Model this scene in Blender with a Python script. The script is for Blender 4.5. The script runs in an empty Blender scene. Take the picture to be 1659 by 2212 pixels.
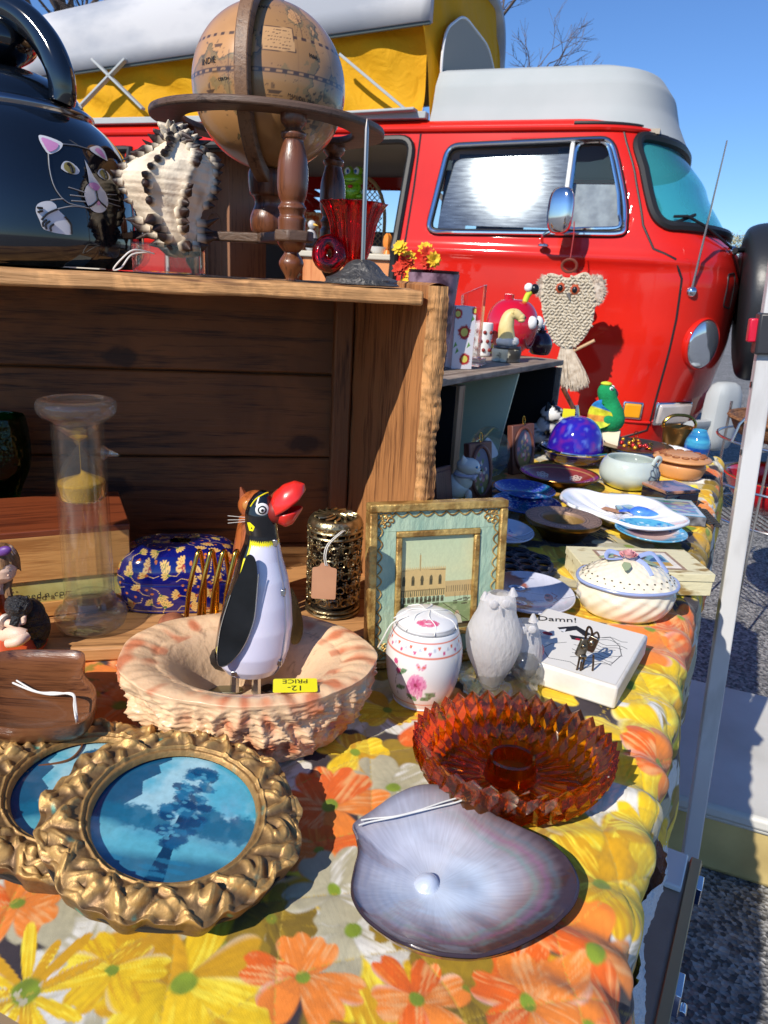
import bpy, bmesh, math, random
import numpy as np
from mathutils import Vector, Matrix, Euler, noise as mnoise
R = math.radians
sc = bpy.context.scene
col = sc.collection
# ------------------------------------------------------------------ camera, sky, sun, exposure
FOC, CX, CY, PITCH, ROLL, CAMZ = 1597., 829.5, 1106., R(17.6), R(3.3), 1.0
cam_d = bpy.data.cameras.new('camera'); cam = bpy.data.objects.new('camera', cam_d); col.objects.link(cam)
cam.location = (0, 0, CAMZ)
cam.rotation_euler = (Matrix.Rotation(math.pi/2 - PITCH, 4, 'X') @ Matrix.Rotation(ROLL, 4, 'Z')).to_euler()
cam_d.sensor_fit = 'VERTICAL'; cam_d.sensor_height = 36; cam_d.sensor_width = 27
cam_d.lens = 36 * FOC / 2212.
cam_d.clip_start = .01; cam_d.clip_end = 2000
cam_d.dof.use_dof = True; cam_d.dof.focus_distance = .56; cam_d.dof.aperture_fstop = 26
sc.camera = cam
w = bpy.data.worlds.new('World'); sc.world = w; w.use_nodes = True
nt = w.node_tree; nt.nodes.clear()
sky = nt.nodes.new('ShaderNodeTexSky'); sky.sky_type = 'NISHITA'; sky.sun_disc = False
SUN_AZ, SUN_EL = R(37.5), R(38)        # the light travels towards +Y turned to +X by SUN_AZ
sky.sun_elevation = SUN_EL; sky.sun_rotation = SUN_AZ + math.pi
sky.air_density = 1.0; sky.dust_density = .05; sky.ozone_density = 4; sky.altitude = 100
bg = nt.nodes.new('ShaderNodeBackground'); bg.inputs['Strength'].default_value = .125
wo = nt.nodes.new('ShaderNodeOutputWorld')
tn = nt.nodes.new('ShaderNodeVectorMath'); tn.operation = 'MULTIPLY'; tn.inputs[1].default_value = (.56, .74, .99)
nt.links.new(sky.outputs[0], tn.inputs[0]); nt.links.new(tn.outputs[0], bg.inputs[0]); nt.links.new(bg.outputs[0], wo.inputs[0])
sun_d = bpy.data.lights.new('sun', 'SUN'); sun = bpy.data.objects.new('sun', sun_d); col.objects.link(sun)
sun_d.energy = 4.6; sun_d.angle = R(.5); sun_d.color = (1, .93, .82)
LD = Vector((math.sin(SUN_AZ)*math.cos(SUN_EL), math.cos(SUN_AZ)*math.cos(SUN_EL), -math.sin(SUN_EL)))
sun.rotation_euler = LD.to_track_quat('-Z', 'Y').to_euler(); sun.location = (-3, -4, 6)
sc.view_settings.view_transform = 'Standard'; sc.view_settings.look = 'None'
sc.view_settings.exposure = 0.2; sc.view_settings.gamma = 1
sc.cycles.max_bounces = 14; sc.cycles.transparent_max_bounces = 24; sc.cycles.transmission_bounces = 12
sc.cycles.caustics_reflective = False; sc.cycles.caustics_refractive = False
sc.cycles.sample_clamp_indirect = 6
# ------------------------------------------------------------------ measuring helpers (photo pixel -> place)
def ray(u, v):
 x = u-CX; y = CY-v; c, s = math.cos(ROLL), math.sin(ROLL)
 a = x*c-y*s; b = x*s+y*c
 return Vector((a/FOC, math.cos(PITCH)+b/FOC*math.sin(PITCH), -math.sin(PITCH)+b/FOC*math.cos(PITCH)))
def PZ(u, v, z=.70):
 r = ray(u, v); t = (z-CAMZ)/r.z
 return Vector((r.x*t, r.y*t, z))
def PY(u, v, Y):
 r = ray(u, v); t = Y/r.y
 return Vector((r.x*t, Y, CAMZ+r.z*t))
def pxs(p):                       # metres per photo pixel at a point
 return (p.y*math.cos(PITCH)-(p.z-CAMZ)*math.sin(PITCH))/FOC
# ------------------------------------------------------------------ objects
def tag(o, label=None, cat=None, group=None, kind=None):
 if label: o['label'] = label
 if cat: o['category'] = cat
 if group: o['group'] = group
 if kind: o['kind'] = kind
 return o
def thing(name, label, cat, loc=(0, 0, 0), rz=0, group=None, rot=None):
 o = bpy.data.objects.new(name, None); col.objects.link(o); o.empty_display_size = .02
 o.location = loc; o.rotation_euler = rot if rot else (0, 0, rz)
 return tag(o, label, cat, group)
def copy_tree(o, parent=None):
 c = o.copy(); col.objects.link(c); c.parent = parent
 for ch in list(o.children):
  d = ch.copy(); col.objects.link(d); d.parent = c
  for g in list(ch.children):
   e = g.copy(); col.objects.link(e); e.parent = d
 return c
I4 = Matrix.Identity(4)
def T(x=0, y=0, z=0): return Matrix.Translation((x, y, z))
def RX(a): return Matrix.Rotation(a, 4, 'X')
def RY(a): return Matrix.Rotation(a, 4, 'Y')
def RZ(a): return Matrix.Rotation(a, 4, 'Z')
def SC(x, y, z): return Matrix.Diagonal((x, y, z, 1))
class MB:
 def __init__(s): s.v = []; s.f = []; s.c = []; s.M = I4.copy(); s.col = (1, 1, 1)
 def add(s, vs, fs, cs=None):
  n = len(s.v); M = s.M
  s.v += [M @ Vector(p) for p in vs]
  s.f += [tuple(i+n for i in f) for f in fs]
  s.c += cs if cs is not None else [s.col]*len(vs)
  return s
 def box(s, c, d, M=None, taper=1):
  x, y, z = d[0]/2, d[1]/2, d[2]/2
  vs = [(c[0]+i*x*(taper if k > 0 else 1), c[1]+j*y*(taper if k > 0 else 1), c[2]+k*z) for k in (-1, 1) for j in (-1, 1) for i in (-1, 1)]
  if M: vs = [M @ Vector(p) for p in vs]
  return s.add(vs, [(0, 2, 3, 1), (4, 5, 7, 6), (0, 1, 5, 4), (2, 6, 7, 3), (0, 4, 6, 2), (1, 3, 7, 5)])
 def grid(s, nu, nv, fn, cu=False, cv=False, cf=None):
  vs = []; cs = []
  for j in range(nv):
   for i in range(nu):
    p = fn(i/(nu if cu else nu-1), j/(nv if cv else nv-1)); vs.append(p)
    if cf: cs.append(cf(i/(nu if cu else nu-1), j/(nv if cv else nv-1), p))
  fs = []
  for j in range(nv if cv else nv-1):
   for i in range(nu if cu else nu-1):
    a = j*nu+i; b = j*nu+(i+1) % nu; c = ((j+1) % nv)*nu+(i+1) % nu; d = ((j+1) % nv)*nu+i
    fs.append((a, b, c, d))
  return s.add(vs, fs, cs if cf else None)
 def lathe(s, prof, seg=40, rad=None, cf=None, caps=True, ctr=(0, 0, 0)):
  vs = []; cs = []; n = len(prof)
  for (r, z) in prof:
   for i in range(seg):
    a = 2*math.pi*i/seg
    k = rad(a, r, z) if rad else 1
    rr = r*k
    p = (ctr[0]+rr*math.cos(a), ctr[1]+rr*math.sin(a), ctr[2]+z); vs.append(p)
    if cf: cs.append(cf(a, r, z))
  fs = [(j*seg+i, j*seg+(i+1) % seg, (j+1)*seg+(i+1) % seg, (j+1)*seg+i) for j in range(n-1) for i in range(seg)]
  if caps:
   if prof[0][0] > 1e-6: fs.append(tuple(reversed(range(seg))))
   if prof[-1][0] > 1e-6: fs.append(tuple((n-1)*seg+i for i in range(seg)))
  return s.add(vs, fs, cs if cf else None)
 def tube(s, pts, r, seg=8, closed=False, cap=True, flat=1.0):
  pts = [Vector(p) for p in pts]; n = len(pts)
  rs = r if isinstance(r, (list, tuple)) else [r]*n
  vs = []; up = None
  for i, p in enumerate(pts):
   if closed: d = pts[(i+1) % n]-pts[i-1]
   else: d = pts[min(i+1, n-1)]-pts[max(i-1, 0)]
   if d.length < 1e-9: d = Vector((0, 0, 1))
   d.normalize()
   if up is None: up = d.orthogonal().normalized()
   up = (up-d*up.dot(d))
   if up.length < 1e-6: up = d.orthogonal()
   up.normalize(); sd = d.cross(up)
   for k in range(seg):
    a = 2*math.pi*k/seg
    vs.append(p+(up*math.cos(a)+sd*math.sin(a)*flat)*rs[i])
  m = n if closed else n-1
  fs = [(i*seg+k, i*seg+(k+1) % seg, ((i+1) % n)*seg+(k+1) % seg, ((i+1) % n)*seg+k) for i in range(m) for k in range(seg)]
  if cap and not closed: fs += [tuple(reversed(range(seg))), tuple((n-1)*seg+k for k in range(seg))]
  return s.add(vs, fs)
 def ball(s, c, r, seg=20, rings=12, M=None, cf=None, dis=None):
  if not isinstance(r, (tuple, list)): r = (r, r, r)
  vs = []; cs = []
  for j in range(rings+1):
   t = math.pi*j/rings
   for i in range(seg):
    a = 2*math.pi*i/seg
    n = Vector((math.sin(t)*math.cos(a), math.sin(t)*math.sin(a), math.cos(t)))
    k = dis(n) if dis else 1
    p = Vector((n.x*r[0]*k, n.y*r[1]*k, n.z*r[2]*k))
    if M: p = M @ p
    vs.append((p.x+c[0], p.y+c[1], p.z+c[2]))
    if cf: cs.append(cf(n))
  fs = [(j*seg+i, (j+1)*seg+i, (j+1)*seg+(i+1) % seg, j*seg+(i+1) % seg) for j in range(rings) for i in range(seg)]
  return s.add(vs, fs, cs if cf else None)
 def ext(s, poly, z0, z1, M=None, hole=None):
  n = len(poly)
  if hole:   # ring between two outlines with equal counts
   vs = [(x, y, z) for z in (z0, z1) for (x, y) in list(poly)+list(hole)]
   fs = []
   for i in range(n):
    j = (i+1) % n
    fs += [(i, j, 2*n+j, 2*n+i), (n+j, n+i, 3*n+i, 3*n+j), (2*n+i, 2*n+j, 3*n+j, 3*n+i), (j, i, n+i, n+j)]
  else:
   vs = [(x, y, z) for z in (z0, z1) for (x, y) in poly]
   fs = [tuple(reversed(range(n))), tuple(range(n, 2*n))]+[(i, (i+1) % n, n+(i+1) % n, n+i) for i in range(n)]
  if M: vs = [M @ Vector(p) for p in vs]
  return s.add(vs, fs)
 def build(s, name, m, parent=None, smooth=True, bevel=0, sub=0, label=None, ang=40, loc=None, merge=True):
  me = bpy.data.meshes.new(name); me.from_pydata([tuple(p) for p in s.v], [], s.f); me.update()
  o = bpy.data.objects.new(name, me); col.objects.link(o); me.materials.append(m)
  if parent is not None: o.parent = parent
  if loc is not None: o.location = loc
  if any(c != (1, 1, 1) for c in s.c):
   at = me.color_attributes.new('Col', 'FLOAT_COLOR', 'POINT')
   a = np.ones((len(s.c), 4), np.float32); a[:, :3] = np.array([tuple(c)[:3] for c in s.c], np.float32); at.data.foreach_set('color', a.ravel())
  bm = bmesh.new(); bm.from_mesh(me)
  if merge: bmesh.ops.remove_doubles(bm, verts=bm.verts, dist=2e-6)
  bmesh.ops.recalc_face_normals(bm, faces=bm.faces); bm.to_mesh(me); bm.free()
  if smooth:
   me.shade_smooth()
   if ang < 180: me.set_sharp_from_angle(angle=R(ang))
  if bevel:
   b = o.modifiers.new('bevel', 'BEVEL'); b.width = bevel; b.segments = 2; b.limit_method = 'ANGLE'; b.angle_limit = R(35)
  if sub:
   b = o.modifiers.new('sub', 'SUBSURF'); b.levels = sub; b.render_levels = sub
  if label: o['label'] = label
  return o
# ------------------------------------------------------------------ materials
_mats = {}
def srgb(r, g, b):
 f = lambda c: (c/255/12.92) if c/255 <= .04045 else ((c/255+.055)/1.055)**2.4
 return (f(r), f(g), f(b))
def _base(name):
 m = bpy.data.materials.new(name); m.use_nodes = True
 n = m.node_tree.nodes; l = m.node_tree.links
 return m, n, l, n['Principled BSDF']
def mat(name, c=(.5, .5, .5), rough=.5, metal=0, c2=None, ns=20, nlo=.35, nhi=.7, stretch=None, bump=0, bs=60, bstretch=None, coat=0,
  attr=False, spec=.5, sss=0, detail=6, ior=1.45, dist=0, emit=None, aniso=0, sheen=0, avar=.0, rvar=0):
 if name in _mats: return _mats[name]
 m, n, l, p = _base(name)
 tc = n.new('ShaderNodeTexCoord')
 def mapping(st):
  mp = n.new('ShaderNodeMapping'); l.new(tc.outputs['Object'], mp.inputs[0]); mp.inputs['Scale'].default_value = st or (1, 1, 1); return mp
 src = None
 if attr:
  a = n.new('ShaderNodeAttribute'); a.attribute_name = 'Col'; src = a.outputs['Color']
  if avar:
   nz = n.new('ShaderNodeTexNoise'); nz.inputs['Scale'].default_value = ns; nz.inputs['Detail'].default_value = detail
   l.new(mapping(stretch).outputs[0], nz.inputs[0])
   mr = n.new('ShaderNodeMapRange'); mr.inputs[1].default_value = .3; mr.inputs[2].default_value = .7; mr.inputs[3].default_value = 1-avar; mr.inputs[4].default_value = 1+avar*.6
   l.new(nz.outputs[0], mr.inputs[0])
   mx = n.new('ShaderNodeVectorMath'); mx.operation = 'SCALE'; l.new(src, mx.inputs[0]); l.new(mr.outputs[0], mx.inputs['Scale']); src = mx.outputs[0]
 elif c2 is not None:
  nz = n.new('ShaderNodeTexNoise'); nz.inputs['Scale'].default_value = ns; nz.inputs['Detail'].default_value = detail; nz.inputs['Distortion'].default_value = dist
  l.new(mapping(stretch).outputs[0], nz.inputs[0])
  cr = n.new('ShaderNodeValToRGB'); l.new(nz.outputs[0], cr.inputs[0])
  e = cr.color_ramp.elements; e[0].position = nlo; e[1].position = nhi
  e[0].color = (*c, 1); e[1].color = (*c2, 1); src = cr.outputs[0]
 if src is not None: l.new(src, p.inputs['Base Color'])
 else: p.inputs['Base Color'].default_value = (*c, 1)
 p.inputs['Roughness'].default_value = rough; p.inputs['Metallic'].default_value = metal
 if rvar:
  nz = n.new('ShaderNodeTexNoise'); nz.inputs['Scale'].default_value = ns*1.7; nz.inputs['Detail'].default_value = 5; l.new(mapping(stretch).outputs[0], nz.inputs[0])
  mr = n.new('ShaderNodeMapRange'); mr.inputs[1].default_value = .3; mr.inputs[2].default_value = .7; mr.inputs[3].default_value = max(0, rough-rvar); mr.inputs[4].default_value = min(1, rough+rvar)
  l.new(nz.outputs[0], mr.inputs[0]); l.new(mr.outputs[0], p.inputs['Roughness'])
 p.inputs['Specular IOR Level'].default_value = spec; p.inputs['IOR'].default_value = ior
 p.inputs['Coat Weight'].default_value = coat; p.inputs['Coat Roughness'].default_value = .06
 if sheen: p.inputs['Sheen Weight'].default_value = sheen
 if sss:
  p.inputs['Subsurface Weight'].default_value = sss; p.inputs['Subsurface Radius'].default_value = (.01, .006, .004); p.inputs['Subsurface Scale'].default_value = .4
 if emit: p.inputs['Emission Color'].default_value = (*emit, 1); p.inputs['Emission Strength'].default_value = 1
 if bump:
  nz = n.new('ShaderNodeTexNoise'); nz.inputs['Scale'].default_value = bs; nz.inputs['Detail'].default_value = 6
  l.new(mapping(bstretch or stretch).outputs[0], nz.inputs[0])
  b = n.new('ShaderNodeBump'); b.inputs['Strength'].default_value = bump; b.inputs['Distance'].default_value = .004 if bs > 8 else .02
  l.new(nz.outputs[0], b.inputs['Height']); l.new(b.outputs[0], p.inputs['Normal'])
 _mats[name] = m
 return m
def wood(name, c1, c2, ax='X', scale=6, rough=.55, bump=.4, knots=None, stain=None, coat=0, fine=1.0):
 if name in _mats: return _mats[name]
 m, n, l, p = _base(name)
 tc = n.new('ShaderNodeTexCoord'); st = {'X': (.06, 1, 1), 'Y': (1, .06, 1), 'Z': (1, 1, .06)}[ax]
 def noise(sca, k, det=8, dist=0):
  mp = n.new('ShaderNodeMapping'); l.new(tc.outputs['Object'], mp.inputs[0]); mp.inputs['Scale'].default_value = k
  z = n.new('ShaderNodeTexNoise'); z.inputs['Scale'].default_value = sca; z.inputs['Detail'].default_value = det; z.inputs['Distortion'].default_value = dist
  l.new(mp.outputs[0], z.inputs[0]); return z.outputs[0]
 g = noise(scale*26, st, 9, .8); g2 = noise(scale*170*fine, st, 5); big = noise(scale*1.6, (1, 1, 1), 4)
 a = n.new('ShaderNodeMath'); a.operation = 'MULTIPLY_ADD'; l.new(g2, a.inputs[0]); a.inputs[1].default_value = .45; l.new(g, a.inputs[2])
 b = n.new('ShaderNodeMath'); b.operation = 'MULTIPLY_ADD'; l.new(big, b.inputs[0]); b.inputs[1].default_value = .55; l.new(a.outputs[0], b.inputs[2])
 cr = n.new('ShaderNodeValToRGB'); l.new(b.outputs[0], cr.inputs[0]); e = cr.color_ramp.elements
 e[0].position = .78; e[1].position = 1.12; e[0].color = (*c2, 1); e[1].color = (*c1, 1)
 src = cr.outputs[0]
 if knots is not None:
  vo = n.new('ShaderNodeTexVoronoi'); vo.inputs['Scale'].default_value = knots
  mp = n.new('ShaderNodeMapping'); l.new(tc.outputs['Object'], mp.inputs[0]); mp.inputs['Scale'].default_value = {'X': (.55, .02, 1), 'Y': (1, .55, 1), 'Z': (1, 1, .55)}[ax]
  ad = n.new('ShaderNodeVectorMath'); ad.operation = 'ADD'
  z = n.new('ShaderNodeTexNoise'); z.inputs['Scale'].default_value = 60; l.new(tc.outputs['Object'], z.inputs[0])
  sc_ = n.new('ShaderNodeVectorMath'); sc_.operation = 'SCALE'; sc_.inputs['Scale'].default_value = .012; l.new(z.outputs['Color'], sc_.inputs[0])
  l.new(mp.outputs[0], ad.inputs[0]); l.new(sc_.outputs[0], ad.inputs[1]); l.new(ad.outputs[0], vo.inputs[0])
  mr = n.new('ShaderNodeMapRange'); mr.inputs[1].default_value = .13; mr.inputs[2].default_value = .20; mr.inputs[3].default_value = .75; mr.inputs[4].default_value = 0
  l.new(vo.outputs['Distance'], mr.inputs[0])
  mx = n.new('ShaderNodeMix'); mx.data_type = 'RGBA'; l.new(mr.outputs[0], mx.inputs[0]); l.new(src, mx.inputs[6]); mx.inputs[7].default_value = (c2[0]*.3, c2[1]*.3, c2[2]*.3, 1)
  src = mx.outputs[2]
 if stain is not None:
  s2 = noise(stain, (1, 1, 1), 5, 1.2)
  mr = n.new('ShaderNodeMapRange'); mr.inputs[1].default_value = .42; mr.inputs[2].default_value = .62; mr.inputs[3].default_value = .72; mr.inputs[4].default_value = 1.08; l.new(s2, mr.inputs[0])
  mx = n.new('ShaderNodeVectorMath'); mx.operation = 'SCALE'; l.new(src, mx.inputs[0]); l.new(mr.outputs[0], mx.inputs['Scale']); src = mx.outputs[0]
 l.new(src, p.inputs['Base Color']); p.inputs['Roughness'].default_value = rough; p.inputs['Coat Weight'].default_value = coat; p.inputs['Coat Roughness'].default_value = .15
 bu = n.new('ShaderNodeBump'); bu.inputs['Strength'].default_value = bump; bu.inputs['Distance'].default_value = .0015
 l.new(a.outputs[0], bu.inputs['Height']); l.new(bu.outputs[0], p.inputs['Normal'])
 _mats[name] = m; return m
def glass(name, tint=(1, 1, 1), rough=0.0, through=.5, ior=1.45, ttint=None, bump=0, bs=30, gloss=True, milk=0):
 """thick or blown glass: part clear transmission (so that it lets sunlight by), part refraction"""
 if name in _mats: return _mats[name]
 m, n, l, p = _base(name); n.remove(p); out = n['Material Output']
 g = n.new('ShaderNodeBsdfGlass'); g.inputs['Color'].default_value = (*tint, 1); g.inputs['Roughness'].default_value = rough; g.inputs['IOR'].default_value = ior
 t = n.new('ShaderNodeBsdfTransparent'); t.inputs['Color'].default_value = (*(ttint or tint), 1)
 mx = n.new('ShaderNodeMixShader'); mx.inputs[0].default_value = through
 l.new(g.outputs[0], mx.inputs[1]); l.new(t.outputs[0], mx.inputs[2])
 last = mx
 if milk:  # mixes in white to imitate the brightness of light caught in clear glass
  df = n.new('ShaderNodeBsdfTranslucent'); dd = n.new('ShaderNodeBsdfDiffuse'); m0 = n.new('ShaderNodeMixShader'); l.new(df.outputs[0], m0.inputs[1]); l.new(dd.outputs[0], m0.inputs[2]); m9 = n.new('ShaderNodeMixShader'); m9.inputs[0].default_value = milk; l.new(mx.outputs[0], m9.inputs[1]); l.new(m0.outputs[0], m9.inputs[2]); mx = last = m9
 if gloss:
  gl = n.new('ShaderNodeBsdfGlossy'); gl.inputs['Roughness'].default_value = max(.03, rough); fr = n.new('ShaderNodeFresnel'); fr.inputs[0].default_value = ior
  ge = n.new('ShaderNodeNewGeometry'); iv = n.new('ShaderNodeMath'); iv.operation = 'SUBTRACT'; iv.inputs[0].default_value = 1; l.new(ge.outputs['Backfacing'], iv.inputs[1]); ml = n.new('ShaderNodeMath'); ml.operation = 'MULTIPLY'; l.new(fr.outputs[0], ml.inputs[0]); l.new(iv.outputs[0], ml.inputs[1])
  m2 = n.new('ShaderNodeMixShader'); l.new(ml.outputs[0], m2.inputs[0]); l.new(mx.outputs[0], m2.inputs[1]); l.new(gl.outputs[0], m2.inputs[2]); last = m2
 if bump:
  tc = n.new('ShaderNodeTexCoord'); z = n.new('ShaderNodeTexNoise'); z.inputs['Scale'].default_value = bs; l.new(tc.outputs['Object'], z.inputs[0])
  b = n.new('ShaderNodeBump'); b.inputs['Strength'].default_value = bump; b.inputs['Distance'].default_value = .003; l.new(z.outputs[0], b.inputs['Height'])
  l.new(b.outputs[0], g.inputs['Normal'])
  if gloss: l.new(b.outputs[0], gl.inputs['Normal'])
 l.new(last.outputs[0], out.inputs[0])
 _mats[name] = m; return m
# ------------------------------------------------------------------ painting patterns onto dense meshes
def vnoise(X, Y, s, seed=0, octv=3):
 out = np.zeros_like(X, dtype=float); amp = 1; tot = 0
 rs = np.random.RandomState(seed); tab = rs.rand(256, 256)
 for o in range(octv):
  x = X*s+17.3*o; y = Y*s+5.1*o
  xi = np.floor(x).astype(int); yi = np.floor(y).astype(int); fx = x-xi; fy = y-yi
  fx = fx*fx*(3-2*fx); fy = fy*fy*(3-2*fy)
  g = lambda a, b: tab[a % 256, b % 256]
  out += amp*((g(xi, yi)*(1-fx)+g(xi+1, yi)*fx)*(1-fy)+(g(xi, yi+1)*(1-fx)+g(xi+1, yi+1)*fx)*fy)
  tot += amp; amp *= .5; s = s*2.03
 return out/tot
class Cv:
 def __init__(s, X, Y, c): s.X = X; s.Y = Y; s.C = np.ones(X.shape+(3,))*np.array(c)
 def put(s, m, c, a=1.0):
  m = np.clip(m, 0, 1)[..., None]*a; s.C = s.C*(1-m)+np.array(c)*m; return s
 def ell(s, cx, cy, rx, ry, c, rot=0, a=1.0, soft=.04, wob=0, seed=1):
  x = s.X-cx; y = s.Y-cy; co, si = math.cos(rot), math.sin(rot)
  u = (x*co+y*si)/rx; v = (-x*si+y*co)/ry; d = np.sqrt(u*u+v*v)
  if wob: d = d+wob*(vnoise(s.X, s.Y, 3/min(rx, ry), seed)-.5)
  return s.put((1-d)/soft+.5, c, a)
 def ring(s, cx, cy, rx, ry, w, c, a=1.0):
  d = np.sqrt(((s.X-cx)/rx)**2+((s.Y-cy)/ry)**2); return s.put((w-abs(d-1)*rx)/(w*.5), c, a)
 def rect(s, x0, y0, x1, y1, c, a=1.0): return s.put(((s.X >= x0) & (s.X <= x1) & (s.Y >= y0) & (s.Y <= y1)).astype(float), c, a)
 def poly(s, pts, c, a=1.0):
  ins = np.zeros(s.X.shape, bool); n = len(pts)
  for i in range(n):
   x1, y1 = pts[i]; x2, y2 = pts[(i+1) % n]
   if y1 == y2: continue
   t = ((y1 > s.Y) != (y2 > s.Y)) & (s.X < (x2-x1)*(s.Y-y1)/(y2-y1)+x1); ins ^= t
  return s.put(ins.astype(float), c, a)
 def line(s, pts, w, c, a=1.0):
  best = np.full(s.X.shape, 9.)
  for (x1, y1), (x2, y2) in zip(pts[:-1], pts[1:]):
   dx, dy = x2-x1, y2-y1; L = dx*dx+dy*dy+1e-12
   t = np.clip(((s.X-x1)*dx+(s.Y-y1)*dy)/L, 0, 1)
   best = np.minimum(best, np.hypot(s.X-x1-t*dx, s.Y-y1-t*dy))
  return s.put((w-best)/(w*.4), c, a)
def painted(name, m, parent, nu, nv, pos, paint, u0=0., u1=1., v0=0., v1=1., thick=0, label=None, smooth=True, mask=None):
 """a dense sheet: pos(U,V)->(x,y,z arrays), paint(U,V)->rgb array"""
 U, V = np.meshgrid(np.linspace(u0, u1, nu), np.linspace(v0, v1, nv))
 x, y, z = pos(U, V); C = paint(U, V)
 return sheet(name, m, parent, x, y, z, C, thick, label, smooth, mask)
def sheet(name, m, parent, x, y, z, C, thick=0, label=None, smooth=True, mask=None):
 nv, nu = x.shape
 co = np.stack([x, y, z], -1).reshape(-1, 3).astype(np.float32)
 idx = np.arange(nu*nv).reshape(nv, nu)
 q = np.stack([idx[:-1, :-1], idx[:-1, 1:], idx[1:, 1:], idx[1:, :-1]], -1).reshape(-1, 4)
 if mask is not None:
  k = mask[:-1, :-1] & mask[:-1, 1:] & mask[1:, 1:] & mask[1:, :-1]; q = q[k.ravel()]
  used = np.unique(q); re = -np.ones(nu*nv, int); re[used] = np.arange(len(used)); q = re[q]; co = co[used]
  C = C.reshape(-1, 3)[used]
 me = bpy.data.meshes.new(name); me.vertices.add(len(co)); me.vertices.foreach_set('co', co.ravel())
 me.loops.add(len(q)*4); me.loops.foreach_set('vertex_index', q.ravel().astype(np.int32))
 me.polygons.add(len(q)); me.polygons.foreach_set('loop_start', (np.arange(len(q))*4).astype(np.int32))
 me.update(calc_edges=True); me.validate()
 at = me.color_attributes.new('Col', 'FLOAT_COLOR', 'POINT')
 a = np.ones((len(co), 4), np.float32); a[:, :3] = np.asarray(C).reshape(-1, 3); at.data.foreach_set('color', a.ravel())
 if smooth: me.shade_smooth()
 o = bpy.data.objects.new(name, me); col.objects.link(o); me.materials.append(m)
 if parent is not None: o.parent = parent
 if thick: b = o.modifiers.new('s', 'SOLIDIFY'); b.thickness = thick; b.offset = -1
 if label: o['label'] = label
 return o
def text_mesh(name, body, size, m, parent, M, ext=.0002, shear=0, spacing=1):
 cu = bpy.data.curves.new(name, 'FONT'); cu.body = body; cu.size = size; cu.extrude = ext; cu.align_x = 'CENTER'; cu.shear = shear; cu.space_character = spacing; cu.resolution_u = 3
 t = bpy.data.objects.new('tmp', cu); col.objects.link(t); bpy.context.view_layer.update()
 me = bpy.data.meshes.new_from_object(t.evaluated_get(bpy.context.evaluated_depsgraph_get())); bpy.data.objects.remove(t)
 me.transform(M); me.materials.clear(); me.materials.append(m)
 o = bpy.data.objects.new(name, me); col.objects.link(o); o.parent = parent; return o
def smoothpts(pts, n=6, closed=False):
 P = [Vector(p) for p in pts]; out = []; N = len(P)
 rng = range(N if closed else N-1)
 for i in rng:
  p0 = P[(i-1) % N] if closed or i > 0 else P[0]; p1 = P[i]; p2 = P[(i+1) % N]; p3 = P[(i+2) % N] if closed or i+2 < N else P[-1]
  for k in range(n):
   t = k/n; out.append(.5*((2*p1)+(-p0+p2)*t+(2*p0-5*p1+4*p2-p3)*t*t+(-p0+3*p1-3*p2+p3)*t**3))
 if not closed: out.append(P[-1])
 return out
def prof(pts, n=5): return [(max(0, p.x), p.y) for p in smoothpts([(a, b, 0) for a, b in pts], n)]
def frosted(name, c):
 m, n, l, p = _base(name); out = n['Material Output']; p.inputs['Base Color'].default_value = (*c, 1); p.inputs['Roughness'].default_value = .45
 tc = n.new('ShaderNodeTexCoord'); mp = n.new('ShaderNodeMapping'); mp.inputs['Scale'].default_value = (1, 1, .35); l.new(tc.outputs['Object'], mp.inputs[0]); z = n.new('ShaderNodeTexNoise'); z.inputs['Scale'].default_value = 420; l.new(mp.outputs[0], z.inputs[0]); bu = n.new('ShaderNodeBump'); bu.inputs['Strength'].default_value = .5; bu.inputs['Distance'].default_value = .002; l.new(z.outputs[0], bu.inputs['Height']); l.new(bu.outputs[0], p.inputs['Normal'])
 tr = n.new('ShaderNodeBsdfTranslucent'); tr.inputs[0].default_value = (*c, 1); g = n.new('ShaderNodeBsdfGlass'); g.inputs['Roughness'].default_value = .35; g.inputs['IOR'].default_value = 1.3
 a = n.new('ShaderNodeMixShader'); a.inputs[0].default_value = .45; l.new(p.outputs[0], a.inputs[1]); l.new(tr.outputs[0], a.inputs[2])
 b = n.new('ShaderNodeMixShader'); b.inputs[0].default_value = .22; l.new(a.outputs[0], b.inputs[1]); l.new(g.outputs[0], b.inputs[2])
 t = n.new('ShaderNodeBsdfTransparent'); d = n.new('ShaderNodeMixShader'); d.inputs[0].default_value = .10; l.new(b.outputs[0], d.inputs[1]); l.new(t.outputs[0], d.inputs[2]); l.new(d.outputs[0], out.inputs[0]); return m
def resample(rows, n=4): return [tuple(p) for p in smoothpts([r[:3] for r in rows], n)]
WHITE = mat('white_paint', (.78, .78, .76), .4); BLACK = mat('black_gloss', (.008, .008, .01), .25)
INK = mat('ink', (.01, .01, .012), .6); STRING = mat('cotton_string', (.75, .73, .68), .8)
CHROME = mat('chrome', (.75, .76, .78), .08, 1); GOLD = mat('gilt', (.55, .32, .09), .35, .85, c2=(.2, .11, .03), ns=60, bump=.3, bs=150)
PAINT = mat('painted', attr=True, rough=.45); PAINTG = mat('painted_gloss', attr=True, rough=.18, coat=.6); PAINTM = mat('painted_matt', attr=True, rough=.85)
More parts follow.
